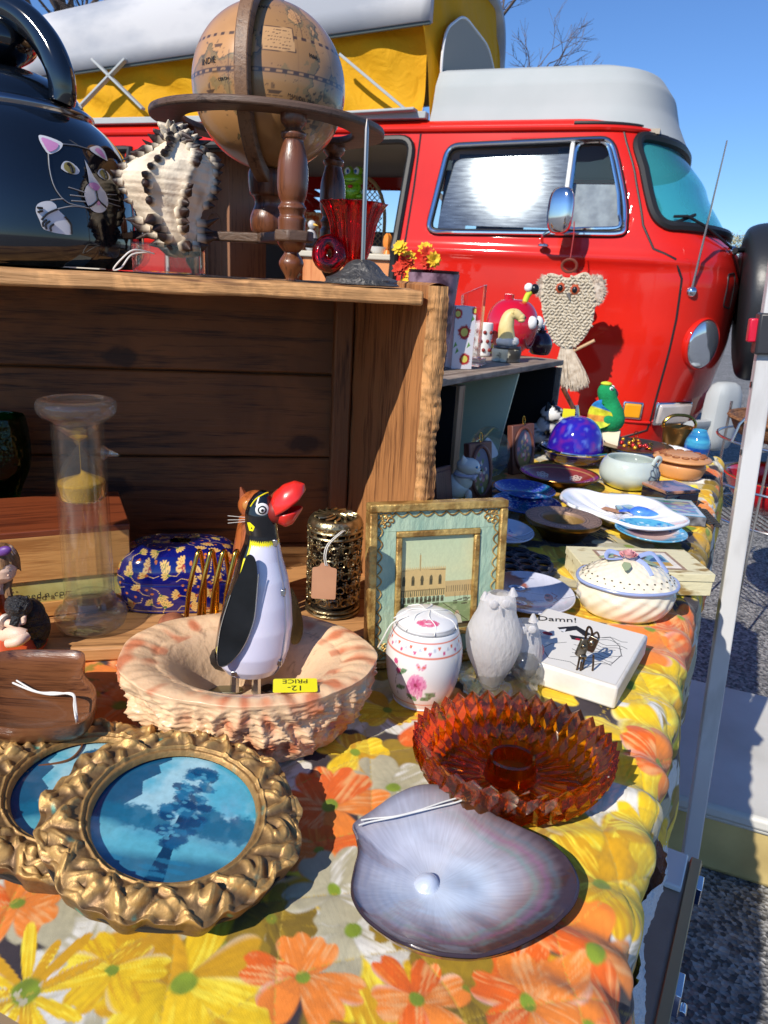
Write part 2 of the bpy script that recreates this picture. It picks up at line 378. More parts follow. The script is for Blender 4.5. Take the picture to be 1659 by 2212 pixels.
# ================================================================== ground, far trees
def asphalt():
 m, n, l, p = _base('asphalt'); tc = n.new('ShaderNodeTexCoord')
 v = n.new('ShaderNodeTexVoronoi'); v.inputs['Scale'].default_value = 130; l.new(tc.outputs['Object'], v.inputs[0])
 cr = n.new('ShaderNodeValToRGB'); l.new(v.outputs['Color'], cr.inputs[0]); e = cr.color_ramp.elements
 e[0].color = (.07, .07, .073, 1); e[1].color = (.42, .41, .39, 1); e[0].position = .25; e[1].position = .95
 z = n.new('ShaderNodeTexNoise'); z.inputs['Scale'].default_value = 3; z.inputs['Detail'].default_value = 5; l.new(tc.outputs['Object'], z.inputs[0])
 mr = n.new('ShaderNodeMapRange'); mr.inputs[3].default_value = .6; mr.inputs[4].default_value = 1.4; l.new(z.outputs[0], mr.inputs[0])
 mx = n.new('ShaderNodeVectorMath'); mx.operation = 'SCALE'; l.new(cr.outputs[0], mx.inputs[0]); l.new(mr.outputs[0], mx.inputs['Scale']); l.new(mx.outputs[0], p.inputs['Base Color'])
 p.inputs['Roughness'].default_value = .85
 b = n.new('ShaderNodeBump'); b.inputs['Strength'].default_value = .9; b.inputs['Distance'].default_value = .006; l.new(v.outputs['Distance'], b.inputs['Height']); l.new(b.outputs[0], p.inputs['Normal'])
 return m
tag(MB().box((0, 100, -.05), (700, 900, .1)).build('ground', asphalt(), smooth=False), kind='structure')
def bare_tree(name, loc, h, label, seed, c=(.16, .12, .1), spread=1.0, depth=6, fuzz=0, start=.3):
 rnd = random.Random(seed)
 t = thing(name, label, 'tree', loc, 0, 'bare trees behind the van')
 tr = MB(); br = MB()
 def grow(p, d, L, r, k, mb):
  n = 4; pts = [p]; q = p.copy(); dd = d.copy()
  for i in range(n):
   dd = (dd+Vector((rnd.uniform(-1, 1), rnd.uniform(-1, 1), rnd.uniform(-.5, .8)))*.16).normalized(); q = q+dd*L/n; pts.append(q.copy())
  mb.tube(pts, [r*(1-.4*i/n) for i in range(n+1)], 5 if k > 3 else 3, cap=False)
  if k <= 0: return
  for j in range(rnd.choice((2, 3, 3)) if k > 1 else 5):
   a = rnd.uniform(0, 6.28); o = dd.orthogonal().normalized(); o = (Matrix.Rotation(a, 3, dd) @ o)
   nd = (dd+o*rnd.uniform(.45, 1.0)*spread).normalized()
   grow(pts[rnd.choice((2, 3, 4))] if j else pts[-1], nd, L*rnd.uniform(.6, .82), r*.58, k-1, br)
 grow(Vector((0, 0, 0)), Vector((0, 0, 1)), h*start, h*.026, depth, tr)
 m = mat('bark', c, .9, c2=tuple(x*.5 for x in c), ns=8)
 tr.build('trunk', m, t, merge=False); br.build('crown', m, t, merge=False)
 return t
bare_tree('bare_tree', (.7, 11.5, 0), 5.4, 'tall leafless tree behind the camper roof, right of its raised end', 5, depth=7, spread=.9, start=.34)
bare_tree('bare_tree', (-5.2, 12.5, 0), 8.4, 'leafless tree with dense twigs behind the left end of the camper roof', 21, depth=7, spread=1.0)
def bush_tree(loc, h, wd, label, seed):
 rnd = random.Random(seed); t = thing('hazy_tree', label, 'tree', loc, 0, 'pale trees on the horizon')
 MB().tube([(0, 0, 0), (0, 0, h*.5)], [.3, .15], 6).build('trunk', mat('bark', (.16, .12, .1), .9), t)
 cr = MB()
 for i in range(5200):
  a = rnd.uniform(0, 6.28); z = rnd.random(); r = wd*.5*math.sqrt(rnd.random())*(math.sin(math.pi*(.12+.83*z)))**.6*(1+.2*math.sin(3*a+seed)); q = Vector((r*math.cos(a), r*math.sin(a), h*(.12+.85*z)+rnd.gauss(0, .2)))
  s_ = rnd.uniform(.06, .2); u = Vector((rnd.gauss(0, 1), rnd.gauss(0, 1), rnd.gauss(0, 1))).normalized()*s_; v = u.orthogonal().normalized()*s_*.5
  cr.add([q-u, q+v, q+u, q-v], [(0, 1, 2, 3)])
 cr.build('crown', mat('pale_budding_twigs', (.24, .23, .13), .9, c2=(.4, .37, .24), ns=.6), t, smooth=False, merge=False)
for i, (x, y, h, wd) in enumerate([(43, 78, 8.2, 10), (52, 80, 7.2, 11), (35, 84, 7.4, 9)]):
 bush_tree((x, y, 0), h, wd, ['pale budding tree on the horizon right of the camper nose', 'broad pale tree on the horizon behind the spare wheel', 'pale tree on the horizon hidden mostly by the camper nose'][i], i)
# ================================================================== table and cloth
TD = Vector((.418, .9086, 0)); TN = Vector((-.9086, .418, 0))         # along the table, and inwards from its right edge
TE = Vector((.1161, .2384, 0)) + TN*.021                               # a point of the right edge
TA = math.atan2(TD.y, TD.x)-math.pi/2
def tp(a, b, z=.70): p = TE+TN*a+TD*b; return Vector((p.x, p.y, z))
t = thing('folding_table', 'long folding table hidden under the flowered quilt, brown metal edge at its corner', 'table', tp(0, -.35, 0), TA)
TL = 1.68
MB().box((-.38, TL/2, .675), (.74, TL, .03)).build('tabletop', mat('laminate', (.3, .22, .14), .5), t, smooth=False, bevel=.004)
for x in (-.06, -.70):
 for y in (.12, TL-.12): MB().tube([(x, y, 0), (x, y, .66)], .013, 10).build('leg', mat('grey_steel', (.25, .25, .26), .4, .7), t)
def cloth():
 c_bg = np.array(srgb(48, 38, 44)); Y1, Y2, Y3 = srgb(232, 190, 8), srgb(208, 154, 4), srgb(246, 222, 60)
 O1, O2, O3 = srgb(228, 98, 12), srgb(232, 128, 40), srgb(234, 164, 100); G1, G2 = srgb(150, 120, 18), srgb(122, 96, 14)
 W1, W2 = srgb(180, 172, 142), srgb(222, 218, 208); GR = srgb(122, 142, 30)
 a = np.concatenate([np.arange(-.19, .34, .00095), np.arange(.34, .75, .003)])
 b = np.concatenate([np.arange(-.12, .35, .0009), np.arange(.35, 1.0, .0016), np.arange(1.0, 1.475, .003)])
 A, B = np.meshgrid(a, b); wx = (vnoise(A, B, 9, 3)-.5)*.02; wy = (vnoise(A, B, 9, 4)-.5)*.02
 U = A+wx; V = B+wy
 C = np.ones(A.shape+(3,))*c_bg*(.8+.4*vnoise(A, B, 60, 8))[..., None]
 fib = vnoise(A, B, 130, 2, 2)
 rs = random.Random(12)
 def flower(x, y, r, n, kind, rot, full=1.0):
  i0, i1 = np.searchsorted(a, [x-r*1.35, x+r*1.35]); j0, j1 = np.searchsorted(b, [y-r*1.35, y+r*1.35])
  if i1-i0 < 3 or j1-j0 < 3: return
  S = (slice(j0, j1), slice(i0, i1)); uu = U[S]-x; vv = V[S]-y; cc = C[S]; nz = fib[S]
  pal = dict(y=(Y1, Y2, Y3), o=(O1, O2, O3), g=(G1, G2, G1), w=(W1, W2, W1), d=(Y1, Y2, Y3))[kind]
  order = list(range(n)); rs.shuffle(order)
  for k in order:
   th = rot+2*math.pi*k/n+rs.uniform(-.15, .15); L = r*rs.uniform(.8, 1.1)*full; wdt = r*(2.6/n)*rs.uniform(.85, 1.15)*(1.0 if kind != 'd' else .72)
   co, si = math.cos(th), math.sin(th); p = (uu*co+vv*si)/L; q = (-uu*si+vv*co)/wdt
   hw = np.clip(p, 0, 1)**.55*np.sqrt(np.clip(1-(np.clip(p, 0, 1.02))**(5 if kind != 'd' else 3), 0, 1))*1.02
   notch = 1-.10*np.exp(-(q/.22)**2) if kind != 'd' else 1
   m = ((p > .02) & (p < notch)) & (np.abs(q) < hw)
   edge = np.clip((hw-np.abs(q))/.10, 0, 1)*np.clip((notch-p)/.05, 0, 1)*m
   c1, c2, c3 = [np.array(z) for z in pal]; base = c1 if rs.random() < .55 else c2
   st = vnoise(q*7+k*3.1, p*1.1+k, 1.0, 5, 3); tone = (st-.5)*1.5+.5+(nz-.5)*.5
   pc = base*(1-np.clip((tone-.45)*2.8, 0, 1))[..., None]+(c3 if rs.random() < .75 else c2)*np.clip((tone-.45)*2.8, 0, 1)[..., None]
   pc = pc*(1-.13*np.clip(np.cos(q*26+3*nz+p*2)-.2, 0, 1)*np.clip(1.1-p, 0, 1))[..., None]
   wh = np.clip((np.abs(q)-hw*.62)*3.2, 0, 1)*(rs.random() < .4 and kind != 'g')*np.clip((q*(1 if k % 2 else -1)), 0, 1)
   pc = pc*(1-wh[..., None])+np.array(W2)*wh[..., None]
   dk = np.exp(-((np.abs(q)-hw)/.05)**2)*.34+.16*np.exp(-(p/.22)**2); pc = pc*(1-dk)[..., None]
   e = edge[..., None]; cc[...] = cc*(1-e)+pc*e
  d = np.hypot(uu, vv)/(r*(.15 if kind != 'd' else .2)); e = (np.clip((1-d-.5*(nz-.5))*4, 0, 1)*(1 if kind != 'g' else .6))[..., None]
  dots = (vnoise(uu, vv, 330, 9, 1) > .62)[..., None]; gc = np.where(dots & (kind == 'd'), np.array(W1), np.array(GR)*(.7+.6*nz)[..., None]); cc[...] = cc*(1-e)+gc*e
 fl = []
 def AB(u, v): p = PZ(u, v)-TE; return p.dot(TN), p.dot(TD)
 for (u, v, rp, n, k) in [(140, 1905, 130, 5, 'w'), (30, 1780, 80, 5, 'w'), (1130, 2090, 80, 6, 'o'), (770, 2010, 120, 5, 'w'), (600, 1990, 90, 5, 'g'),
                             (760, 1640, 70, 5, 'y'), (1330, 1310, 70, 6, 'y'), (1460, 1330, 60, 6, 'o'), (880, 1990, 60, 5, 'g'), (480, 2050, 100, 5, 'g'), (40, 1950, 90, 5, 'o'), (1290, 2190, 110, 5, 'o'),
                             (835, 1715, 95, 5, 'w'), (700, 1745, 110, 6, 'o'), (690, 1840, 70, 5, 'o'), (735, 1920, 95, 5, 'w'), (1040, 1950, 90, 5, 'g'), (1290, 1900, 120, 6, 'y'), (1400, 1780, 90, 6, 'y'),
                             (1010, 2130, 105, 5, 'g'), (1150, 2150, 115, 6, 'o'), (910, 2150, 95, 6, 'o'), (1290, 2050, 120, 5, 'o'), (1370, 1480, 80, 6, 'y'), (1440, 1620, 80, 5, 'o'), (1390, 1400, 70, 5, 'o'),
                             (400, 2125, 185, 7, 'y'), (250, 2090, 95, 6, 'y'), (660, 2115, 110, 6, 'o'), (60, 2140, 145, 14, 'd'), (830, 1540, 60, 6, 'y'), (1180, 1440, 60, 5, 'w')]:
  aa, bb = AB(u, v); p = PZ(u, v); fl.append((aa, bb, rp*pxs(p)*1.25, n, k, rs.uniform(0, 6)))
 fill = []
 yy = -.15
 while yy < 1.5:
  xx = -.22
  while xx < .76:
   fill.append((xx+rs.uniform(-.022, .022), yy+rs.uniform(-.022, .022), rs.uniform(.036, .062), rs.choice((5, 5, 6, 6)), rs.choice('ggyyywwooo'), rs.uniform(0, 6)))
   xx += .060
  yy += .052
 rs.shuffle(fill); fill = fill[:int(len(fill)*.86)]; fill = [f for f in fill if f[4] in 'gw']+[f for f in fill if f[4] not in 'gw']
 for f in fill: flower(*f)
 for f in fl: flower(*f)
 s1 = ((A+B*.9+.012*np.sin(B*40))/.062) % 1; s2 = ((A-B*.8+.012*np.sin(A*45))/.078) % 1
 d1 = np.minimum(s1, 1-s1)*.062; d2 = np.minimum(s2, 1-s2)*.078; dd = np.minimum(d1, d2)
 stitch = (np.clip((.0009-dd)/.0005, 0, 1)*((np.sin(B*1500) > -.1) | (np.sin(A*1500) > .6)))[..., None]*.55
 C = C*(1-stitch)+np.array(srgb(190, 160, 60))*stitch
 C *= (.93+.14*vnoise(A, B, 400, 6, 1))[..., None]
 puff = np.clip(dd/.016, 0, 1)**.5*.0016
 fr = np.clip(1-np.abs(A+.01)/.085, 0, 1)
 wr = fr*(.0032*np.sin(B*150+7*vnoise(A, B, 16, 7)+A*55))*(.4+vnoise(A, B, 11, 9))+.0018*(vnoise(A, B, 26, 10)-.5)+.0012*(vnoise(A, B, 70, 14)-.5)
 h = puff+wr*np.where(A < .10, 1, .35)
 Rr = .019; arc = Rr*math.pi/2; q = np.clip(-A, 0, arc); ang = q/Rr; below = np.clip(-A-arc, 0, None)
 wav = .010*np.sin(B*21+1)*np.clip(below/.08, 0, 1)+.004*np.sin(B*47)*np.clip(below/.05, 0, 1)
 out_a = np.where(A >= 0, A, -(np.sin(ang)*Rr)-wav)            # inwards coordinate
 z = .6995-np.where(A >= 0, 0, (1-np.cos(ang))*Rr)-below
 nx = np.where(A >= 0, 0, -np.sin(ang)); nzv = np.where(A >= 0, 1, np.cos(ang))
 LE = 1.29; qe = np.clip(B-LE, 0, arc); ae = qe/Rr; be = np.clip(B-LE-arc, 0, None)
 bb_ = np.where(B <= LE, B, LE+np.sin(ae)*Rr); z = z-np.where(B <= LE, 0, (1-np.cos(ae))*Rr)-be
 out_a = out_a+nx*h; z = z+nzv*h
 X = TE.x+TN.x*out_a+TD.x*bb_; Y = TE.y+TN.y*out_a+TD.y*bb_
 m, n, l, p = _base('flowered_cotton'); at = n.new('ShaderNodeAttribute'); at.attribute_name = 'Col'; l.new(at.outputs[0], p.inputs['Base Color']); p.inputs['Roughness'].default_value = .8; p.inputs['Sheen Weight'].default_value = .15
 tc = n.new('ShaderNodeTexCoord'); wv = n.new('ShaderNodeTexWave'); wv.inputs['Scale'].default_value = 520; wv.inputs['Distortion'].default_value = 1.0; l.new(tc.outputs['Object'], wv.inputs[0])
 nz = n.new('ShaderNodeTexNoise'); nz.inputs['Scale'].default_value = 140; l.new(tc.outputs['Object'], nz.inputs[0])
 ad = n.new('ShaderNodeMath'); ad.operation = 'MULTIPLY_ADD'; l.new(wv.outputs[0], ad.inputs[0]); ad.inputs[1].default_value = .25; l.new(nz.outputs[0], ad.inputs[2])
 b_ = n.new('ShaderNodeBump'); b_.inputs['Strength'].default_value = .35; b_.inputs['Distance'].default_value = .001; l.new(ad.outputs[0], b_.inputs['Height']); l.new(b_.outputs[0], p.inputs['Normal'])
 o = sheet('quilted_tablecloth', m, None, X, Y, z, C)
 tag(o, 'quilted tablecloth printed with large yellow, orange and white flowers', 'tablecloth')
 bt = MB(); rnd = random.Random(3)
 def f(u, v):
  b0 = -.12+u*.46; zz = .700-.012-.03-v*(.20+.03*math.sin(u*9)); k = .026+.006*math.sin(u*30)+.004*math.sin(v*9+u*12)
  p = tp(-k+.004-.004*v, b0, zz-.03); return tuple(p+Vector((rnd.uniform(-1, 1), rnd.uniform(-1, 1), rnd.uniform(-1, 1)))*.0015)
 bt.grid(150, 60, f)
 bo = bt.build('batting', mat('white_fleece', (.8, .78, .76), .95, bump=.8, bs=400, sheen=.5), o, label='white fluffy batting hanging out below the quilt hem')
 return o
CL = cloth()
p0 = PZ(1498, 1850, .36); p1 = PZ(1400, 2300, .36); dr = (p1-p0); L = dr.length; ang = math.atan2(dr.y, dr.x)
t = thing('hard_case', 'brown hard-sided case with brass trim and latch standing under the table corner', 'case', (p0.x, p0.y, 0), ang)
BR = mat('brown_vinyl', srgb(168, 142, 122), .5, c2=srgb(146, 120, 102), ns=12, bump=.2, bs=300)
MB().box((L/2, -.11, .18), (L, .22, .35)).build('case_body', BR, t, smooth=False, bevel=.006)
MB().box((L/2, .004, .352), (L+.006, .012, .010)).box((L/2, .005, .20), (L+.006, .01, .012)).box((-.002, .004, .18), (.01, .014, .34)).build('metal_trim', mat('dull_brass', (.35, .27, .16), .35, .9), t, bevel=.001)
MB().box((L*.62, .012, .335), (.03, .008, .028)).tube([(L*.60, .02, .32), (L*.64, .02, .32)], .004).build('latch', CHROME, t, bevel=.001)
MB().box((L*.12, .012, .345), (.024, .008, .022)).build('latch', CHROME, t, bevel=.001)
MB().box((.035, -.02, .360), (.06, .03, .008)).build('corner_plate', mat('clear_plastic_plate', (.7, .7, .7), .2), t, bevel=.002)
b_ = PZ(1490, 1846, .0)
foot = PY(1492, 1835, .98); top = PY(1706, 420, 1.0)
t = thing('canopy_leg', 'white square steel canopy leg with round holes and a red latch', 'pole', (foot.x, foot.y, 0))
a0 = Vector((0, 0, foot.z)); a1 = top-Vector((foot.x, foot.y, 0))
d = (a1-a0).normalized(); full = a0-d*(foot.z/d.z)
q = d.to_track_quat('Z', 'Y').to_matrix().to_4x4(); LEN = (a1-full).length+1.1
WP = mat('scratched_white_enamel', (.60, .60, .60), .4, c2=(.36, .35, .34), ns=18, nlo=.5, nhi=.72, detail=12, stretch=(1, 1, .3), coat=.3)
MB().add([], []).box((0, 0, LEN/2), (.0235, .0235, LEN), M=T(*full) @ q @ RZ(R(8))).build('square_tube', WP, t, smooth=False, bevel=.002)
for (u, v) in ((1629, 978), (1653, 832)):
 hp = PY(u, v, foot.y+.012); k = ((hp-Vector((foot.x, foot.y, 0)))-full).dot(d)
 MB().lathe([(0, 0), (.0042, 0), (.0042, .0012)], 20).build('hole', BLACK, t, loc=None).matrix_local = T(*full) @ q @ RZ(R(8)) @ T(.002, -.0122, k) @ RX(R(90))
hp = PY(1676, 722, foot.y); k = ((hp-Vector((foot.x, foot.y, 0)))-full).dot(d)
o = MB().box((0, 0, 0), (.034, .034, .052)).build('slider', mat('dark_grey_plastic', (.03, .03, .035), .4), t, bevel=.003); o.matrix_local = T(*full) @ q @ RZ(R(8)) @ T(.006, 0, k)
o = MB().box((.004, -.020, .004), (.018, .012, .03)).build('latch', mat('red_plastic', (.6, .01, .04), .3), t, bevel=.002); o.matrix_local = T(*full) @ q @ RZ(R(8)) @ T(0, 0, k)
p0 = PZ(1500, 1790, .16); p1 = PZ(1659, 1830, .16)
t = thing('storage_bin', 'beige plastic bin with a white lid on the asphalt right of the table', 'bin', (p0.x-.04, p0.y+.11, 0), math.atan2(p1.y-p0.y, p1.x-p0.x)-R(4))
MB().box((.35, .22, .065), (.70, .40, .13), taper=1.03).build('bin_body', mat('beige_plastic', srgb(206, 184, 122), .5, c2=srgb(176, 154, 100), ns=9, bump=.1, bs=120), t, bevel=.012)
MB().box((.35, .22, .146), (.76, .46, .026)).box((.35, .22, .128), (.74, .44, .016)).build('lid', mat('cream_lid', (.62, .61, .56), .45, c2=(.48, .47, .42), ns=6, detail=10, bump=.1, bs=200), t, bevel=.010)
c = PZ(1660, 1120, .42)
t = thing('wire_basket_stand', 'wire basket stand behind the canopy leg, red bowl and brown basket on its tiers', 'basket stand', (c.x+.12, c.y+.1, 0))
WI = mat('silver_wire', (.6, .58, .55), .25, 1)
m_ = MB()
for z, r in ((.40, .24), (.62, .24), (.50, .245)):
 m_.tube([(r*math.cos(a*.1309), r*math.sin(a*.1309), z) for a in range(48)], .004, 6, closed=True)
for i in range(24):
 x = -.23+.02*i; h = math.sqrt(max(0, .24**2-x*x)); m_.tube([(x, -h, .40), (x, h, .40)], .002, 4)
for a in range(4):
 an = a*1.571+.7; m_.tube([(.24*math.cos(an), .24*math.sin(an), 0), (.24*math.cos(an), .24*math.sin(an), .70)], .004, 6)
m_.tube([(-.24+.24*(1-math.cos(a*.314)), -.05, .62+.16*math.sin(a*.314)) for a in range(11)], .004, 6)
m_.build('wire_frame', WI, t)
rb = thing('red_bowl', 'shiny red enamel bowl on the lower tier of the wire stand', 'bowl', (c.x+.12, c.y+.1, .403))
MB().lathe(prof([(0, 0), (.1, 0), (.17, .045), (.20, .10), (.205, .11), (.195, .105), (.16, .045), (0, .012)]), 48).build('bowl_body', mat('red_enamel', (.55, .01, .01), .12, coat=1), rb)
MB().tube([(.2*math.cos(a*.1309), .2*math.sin(a*.1309), .11) for a in range(48)], .004, 6, closed=True).build('rim', GOLD, rb)
rb = thing('wicker_basket', 'flat brown wicker basket on the upper tier of the wire stand', 'basket', (c.x+.12, c.y+.1, .622))
MB().lathe(prof([(0, 0), (.17, 0), (.215, .05), (.22, .055), (.205, .05), (.16, .01), (0, .008)]), 48).build('basket_body', mat('wicker', srgb(150, 104, 66), .7, c2=srgb(90, 56, 34), ns=60, stretch=(1, 1, 4), bump=.5, bs=90), rb)
MB().tube([(.218*math.cos(a*.1309), .218*math.sin(a*.1309), .055) for a in range(48)], .006, 6, closed=True).build('rim', mat('wicker', (0, 0, 0)), rb)
c = PZ(1400, 2185, .25)
t = thing('blue_bag', 'dark blue canvas bag lying under the near table corner', 'bag', (c.x-.06, c.y-.10, 0), .4)
MB().ball((0, 0, .11), (.17, .12, .13), 24, 14, dis=lambda n: 1+.06*math.sin(5*n.x+7*n.z)).build('bag_body', mat('navy_canvas', (.012, .03, .09), .7, bump=.3, bs=200), t)
MB().tube(smoothpts([(-.07, -.02, .22), (-.05, -.03, .30), (.05, -.03, .30), (.07, -.02, .22)]), .007, 8).build('handle', mat('navy_canvas', (0, 0, 0)), t)
# ================================================================== the red camper van
VR = R(-20); VO = Vector((0, 3.6, 0))
van = thing('camper_van', 'red camper van with white raised roof, yellow canvas and open sliding door', 'van', VO, VR)
def vloc(u, v, lat=0):            # photo pixel -> van coordinates on the plane at this lateral distance
 r = ray(u, v); c, s = math.cos(VR), math.sin(VR)
 rx = r.x*c+r.y*s; ry = -r.x*s+r.y*c; o = Vector((0, 0, CAMZ))-VO; ox = o.x*c+o.y*s; oy = -o.x*s+o.y*c
 t = (lat-oy)/ry; return (ox+rx*t, CAMZ+r.z*t)
RED = mat('red_car_paint', srgb(214, 34, 17), .55, c2=srgb(196, 24, 13), ns=2.5, coat=.8, bump=.02, bs=6, spec=.12)
RUB = mat('black_rubber', (.012, .012, .013), .5); DARK = mat('dark_lining', (.02, .017, .015), .8)
GEL = mat('white_gelcoat', (.38, .41, .41), .6, c2=(.44, .46, .46), ns=3, spec=.2)
def sidelat(z): return (.215*(z-1.15) if z > 1.15 else 0)+.06*max(0, .85-z)**1.3-.016*math.exp(-((z-1.125)/.018)**2)
def frontS(z):
 pts = [(.30, 1.38), (.5, 1.44), (.8, 1.49), (1.05, 1.50), (1.17, 1.47), (1.25, 1.41), (1.45, 1.29), (1.62, 1.16), (1.72, 1.04)]
 for (a, b), (c, d) in zip(pts[:-1], pts[1:]):
  if z <= c:
   t = max(0, (z-a)/(c-a)); t = t*t*(3-2*t)*.5+t*.5; return b+(d-b)*t
 return pts[-1][1]
def s0(z): return frontS(z)-.43
HL = 1.0
def surf(u, z, off=0):
 A = s0(z); L = sidelat(z); S = frontS(z)
 def at(u):
  if u <= A: return Vector((u, L, z))
  tt = (u-A)/HL
  if tt <= 1: t = tt; f = 1
  elif tt <= 2: t = 2-tt; f = -1
  else: return Vector((A-(u-A-2*HL), 1.72-L, z))
  t *= math.pi/2; e = .72
  s = A+(S-A)*math.sin(t)**e; y = .86-(.86-L)*max(0, math.cos(t))**e
  return Vector((s, y if f > 0 else 1.72-y, z))
 p = at(u)
 if off:
  d = at(u+.01)-at(u-.01); nrm = Vector((d.y, -d.x, 0)).normalized(); p = p+nrm*off
 return p
def inpoly(x, y, P):
 c = False; n = len(P)
 for i in range(n):
  x1, y1 = P[i]; x2, y2 = P[(i+1) % n]
  if (y1 > y) != (y2 > y) and x < (x2-x1)*(y-y1)/(y2-y1)+x1: c = not c
 return c
def rnd_poly(P, r=.05, n=5):
 out = []; N = len(P)
 for i in range(N):
  p = Vector((*P[i], 0)); a = Vector((*P[i-1], 0))-p; b = Vector((*P[(i+1) % N], 0))-p
  ra = min(r, a.length*.45); rb = min(r, b.length*.45); q0 = p+a.normalized()*ra; q1 = p+b.normalized()*rb
  for k in range(n+1):
   t = k/n; q = q0*(1-t)**2+p*2*t*(1-t)+q1*t*t; out.append((q.x, q.y))
 return out
WIN = rnd_poly([(.128, 1.205), (.175, 1.568), (.855, 1.594), (.985, 1.238), (.96, 1.222)], .05)
DOOR = rnd_poly([(-1.30, .45), (-1.24, 1.575), (.005, 1.60), (-.055, .45)], .07)
uc = lambda z: s0(z)+2*HL
WS = rnd_poly([(1.085, 1.262), (.985, 1.615), (s0(1.6)*2+2*HL-.985-.0, 1.615), (s0(1.25)*2+2*HL-1.085, 1.262)], .09, 8)
NOSEW = [(-2.4, 1.22), (-2.4, 1.54), (-1.55, 1.56), (-1.55, 1.2)]
us = list(np.arange(-3.1, -1.4, .08))+list(np.arange(-1.4, 3.2, .018))+list(np.arange(3.2, 6.2, .1)); zs = list(np.arange(.30, 1.66, .0165))+[1.66, 1.685, 1.70]
mb = MB(); vs = []; fs = []
for z in zs:
 for u in us:
  p = surf(u, min(z, 1.66))
  if z > 1.66: c = Vector((min(p.x, .6), .86, z)); k = {1.685: .05, 1.70: .14}[z]; p = Vector((p.x+(c.x-p.x)*k, p.y+(c.y-p.y)*k, z))
  vs.append(p)
nu = len(us)
for j in range(len(zs)-1):
 for i in range(nu-1):
  u = (us[i]+us[i+1])/2; z = (zs[j]+zs[j+1])/2
  if z < 1.65 and (inpoly(u, z, WIN) or inpoly(u, z, DOOR) or inpoly(u, z, WS) or inpoly(u, z, NOSEW)): continue
  if u > 2.6 and 1.22 < z < 1.56:
   sm = 2*s0(z)+2*HL-u
   if .13 < sm < .95 or -1.2 < sm < -.05 or -2.5 < sm < -1.4: continue
  fs.append((j*nu+i, j*nu+i+1, (j+1)*nu+i+1, (j+1)*nu+i))
mb.add(vs, fs); body = mb.build('body_shell', RED, van, ang=60)
sd = body.modifiers.new('s', 'SOLIDIFY'); sd.thickness = .012; sd.offset = 1 if False else -1
def trim(name, poly, r, m, off=.004, closed=True, flat=1, parent=None, step=3):
 pts = []
 n = len(poly); rng = range(n if closed else n-1)
 for i in rng:
  a = poly[i]; b = poly[(i+1) % n]; L = math.hypot(b[0]-a[0], b[1]-a[1]); k = max(1, int(L/.04))
  for q in range(k): pts.append(surf(a[0]+(b[0]-a[0])*q/k, a[1]+(b[1]-a[1])*q/k, off))
 if not closed: pts.append(surf(*poly[-1], off))
 return MB().tube(pts, r, 8, closed=closed, flat=flat).build(name, m, parent or van)
trim('window_seal', WIN, .016, RUB, .001); trim('window_trim', WIN, .0085, CHROME, .013)
trim('door_seal', DOOR, .02, RUB, 0); trim('windshield_seal', WS, .022, RUB, .002)
trim('window_seal', NOSEW, .02, RUB, .001)
DG = [(.035, 1.62), (.035, 1.40), (.0, .45), (.02, .40), (1.05, .37), (1.22, .42), (1.245, .9), (1.235, 1.06), (1.19, 1.135), (1.085, 1.17), (1.03, 1.26), (.93, 1.625)]
trim('door_gap', DG, .0055, RUB, -.002, closed=False)
trim('gutter', [(-3.0, 1.640), (1.0, 1.640), (1.9, 1.640)], .012, RED, .008, closed=False)
def glazing(name, poly, m, off, step=.02):
 U0 = min(p[0] for p in poly); U1 = max(p[0] for p in poly); Z0 = min(p[1] for p in poly); Z1 = max(p[1] for p in poly)
 us_ = np.arange(U0-.02, U1+.03, step*2); zs_ = np.arange(Z0-.02, Z1+.03, step); v = [surf(u, z, off) for z in zs_ for u in us_]; n = len(us_); f = []
 for j in range(len(zs_)-1):
  for i in range(n-1):
   if inpoly((us_[i]+us_[i+1])/2, (zs_[j]+zs_[j+1])/2, poly) or inpoly(us_[i], zs_[j], poly) or inpoly(us_[i+1], zs_[j+1], poly) or inpoly(us_[i], zs_[j+1], poly) or inpoly(us_[i+1], zs_[j], poly): f.append((j*n+i, j*n+i+1, (j+1)*n+i+1, (j+1)*n+i))
 return MB().add(v, f).build(name, m, van, ang=180)
VG = glass('car_glass', (.9, .97, .96), 0, .93, 1.45)
def film():
 m, n, l, p = _base('silvered_window_film'); tc = n.new('ShaderNodeTexCoord')
 p.inputs['Metallic'].default_value = .85; p.inputs['Coat Weight'].default_value = .0; p.inputs['Coat Roughness'].default_value = .03
 mp = n.new('ShaderNodeMapping'); mp.inputs['Scale'].default_value = (.6, 1, 5); l.new(tc.outputs['Object'], mp.inputs[0])
 z = n.new('ShaderNodeTexNoise'); z.inputs['Scale'].default_value = 26; z.inputs['Detail'].default_value = 8; l.new(mp.outputs[0], z.inputs[0])
 cr = n.new('ShaderNodeValToRGB'); e = cr.color_ramp.elements; e[0].position = .3; e[1].position = .75; e[0].color = (.10, .10, .12, 1); e[1].color = (.26, .26, .29, 1); l.new(z.outputs[0], cr.inputs[0]); l.new(cr.outputs[0], p.inputs['Base Color'])
 p.inputs['Roughness'].default_value = .05
 b = n.new('ShaderNodeBump'); b.inputs['Strength'].default_value = .035; b.inputs['Distance'].default_value = .004; l.new(z.outputs[0], b.inputs['Height']); return m
FILM = [p for p in WIN if p[0] < .725]+[(.70, 1.588), (.71, 1.2)]
FILM = rnd_poly([(.15, 1.225), (.185, 1.530), (.712, 1.556), (.722, 1.232)], .03)
vd = ray(1095, 378).normalized(); nn = (-LD-vd).normalized(); nl = RZ(-VR) @ nn
def fpl(u, z): return Vector((u, sidelat(1.39)+.030-(nl.x*(u-.44)+nl.z*(z-1.39))/nl.y, z))
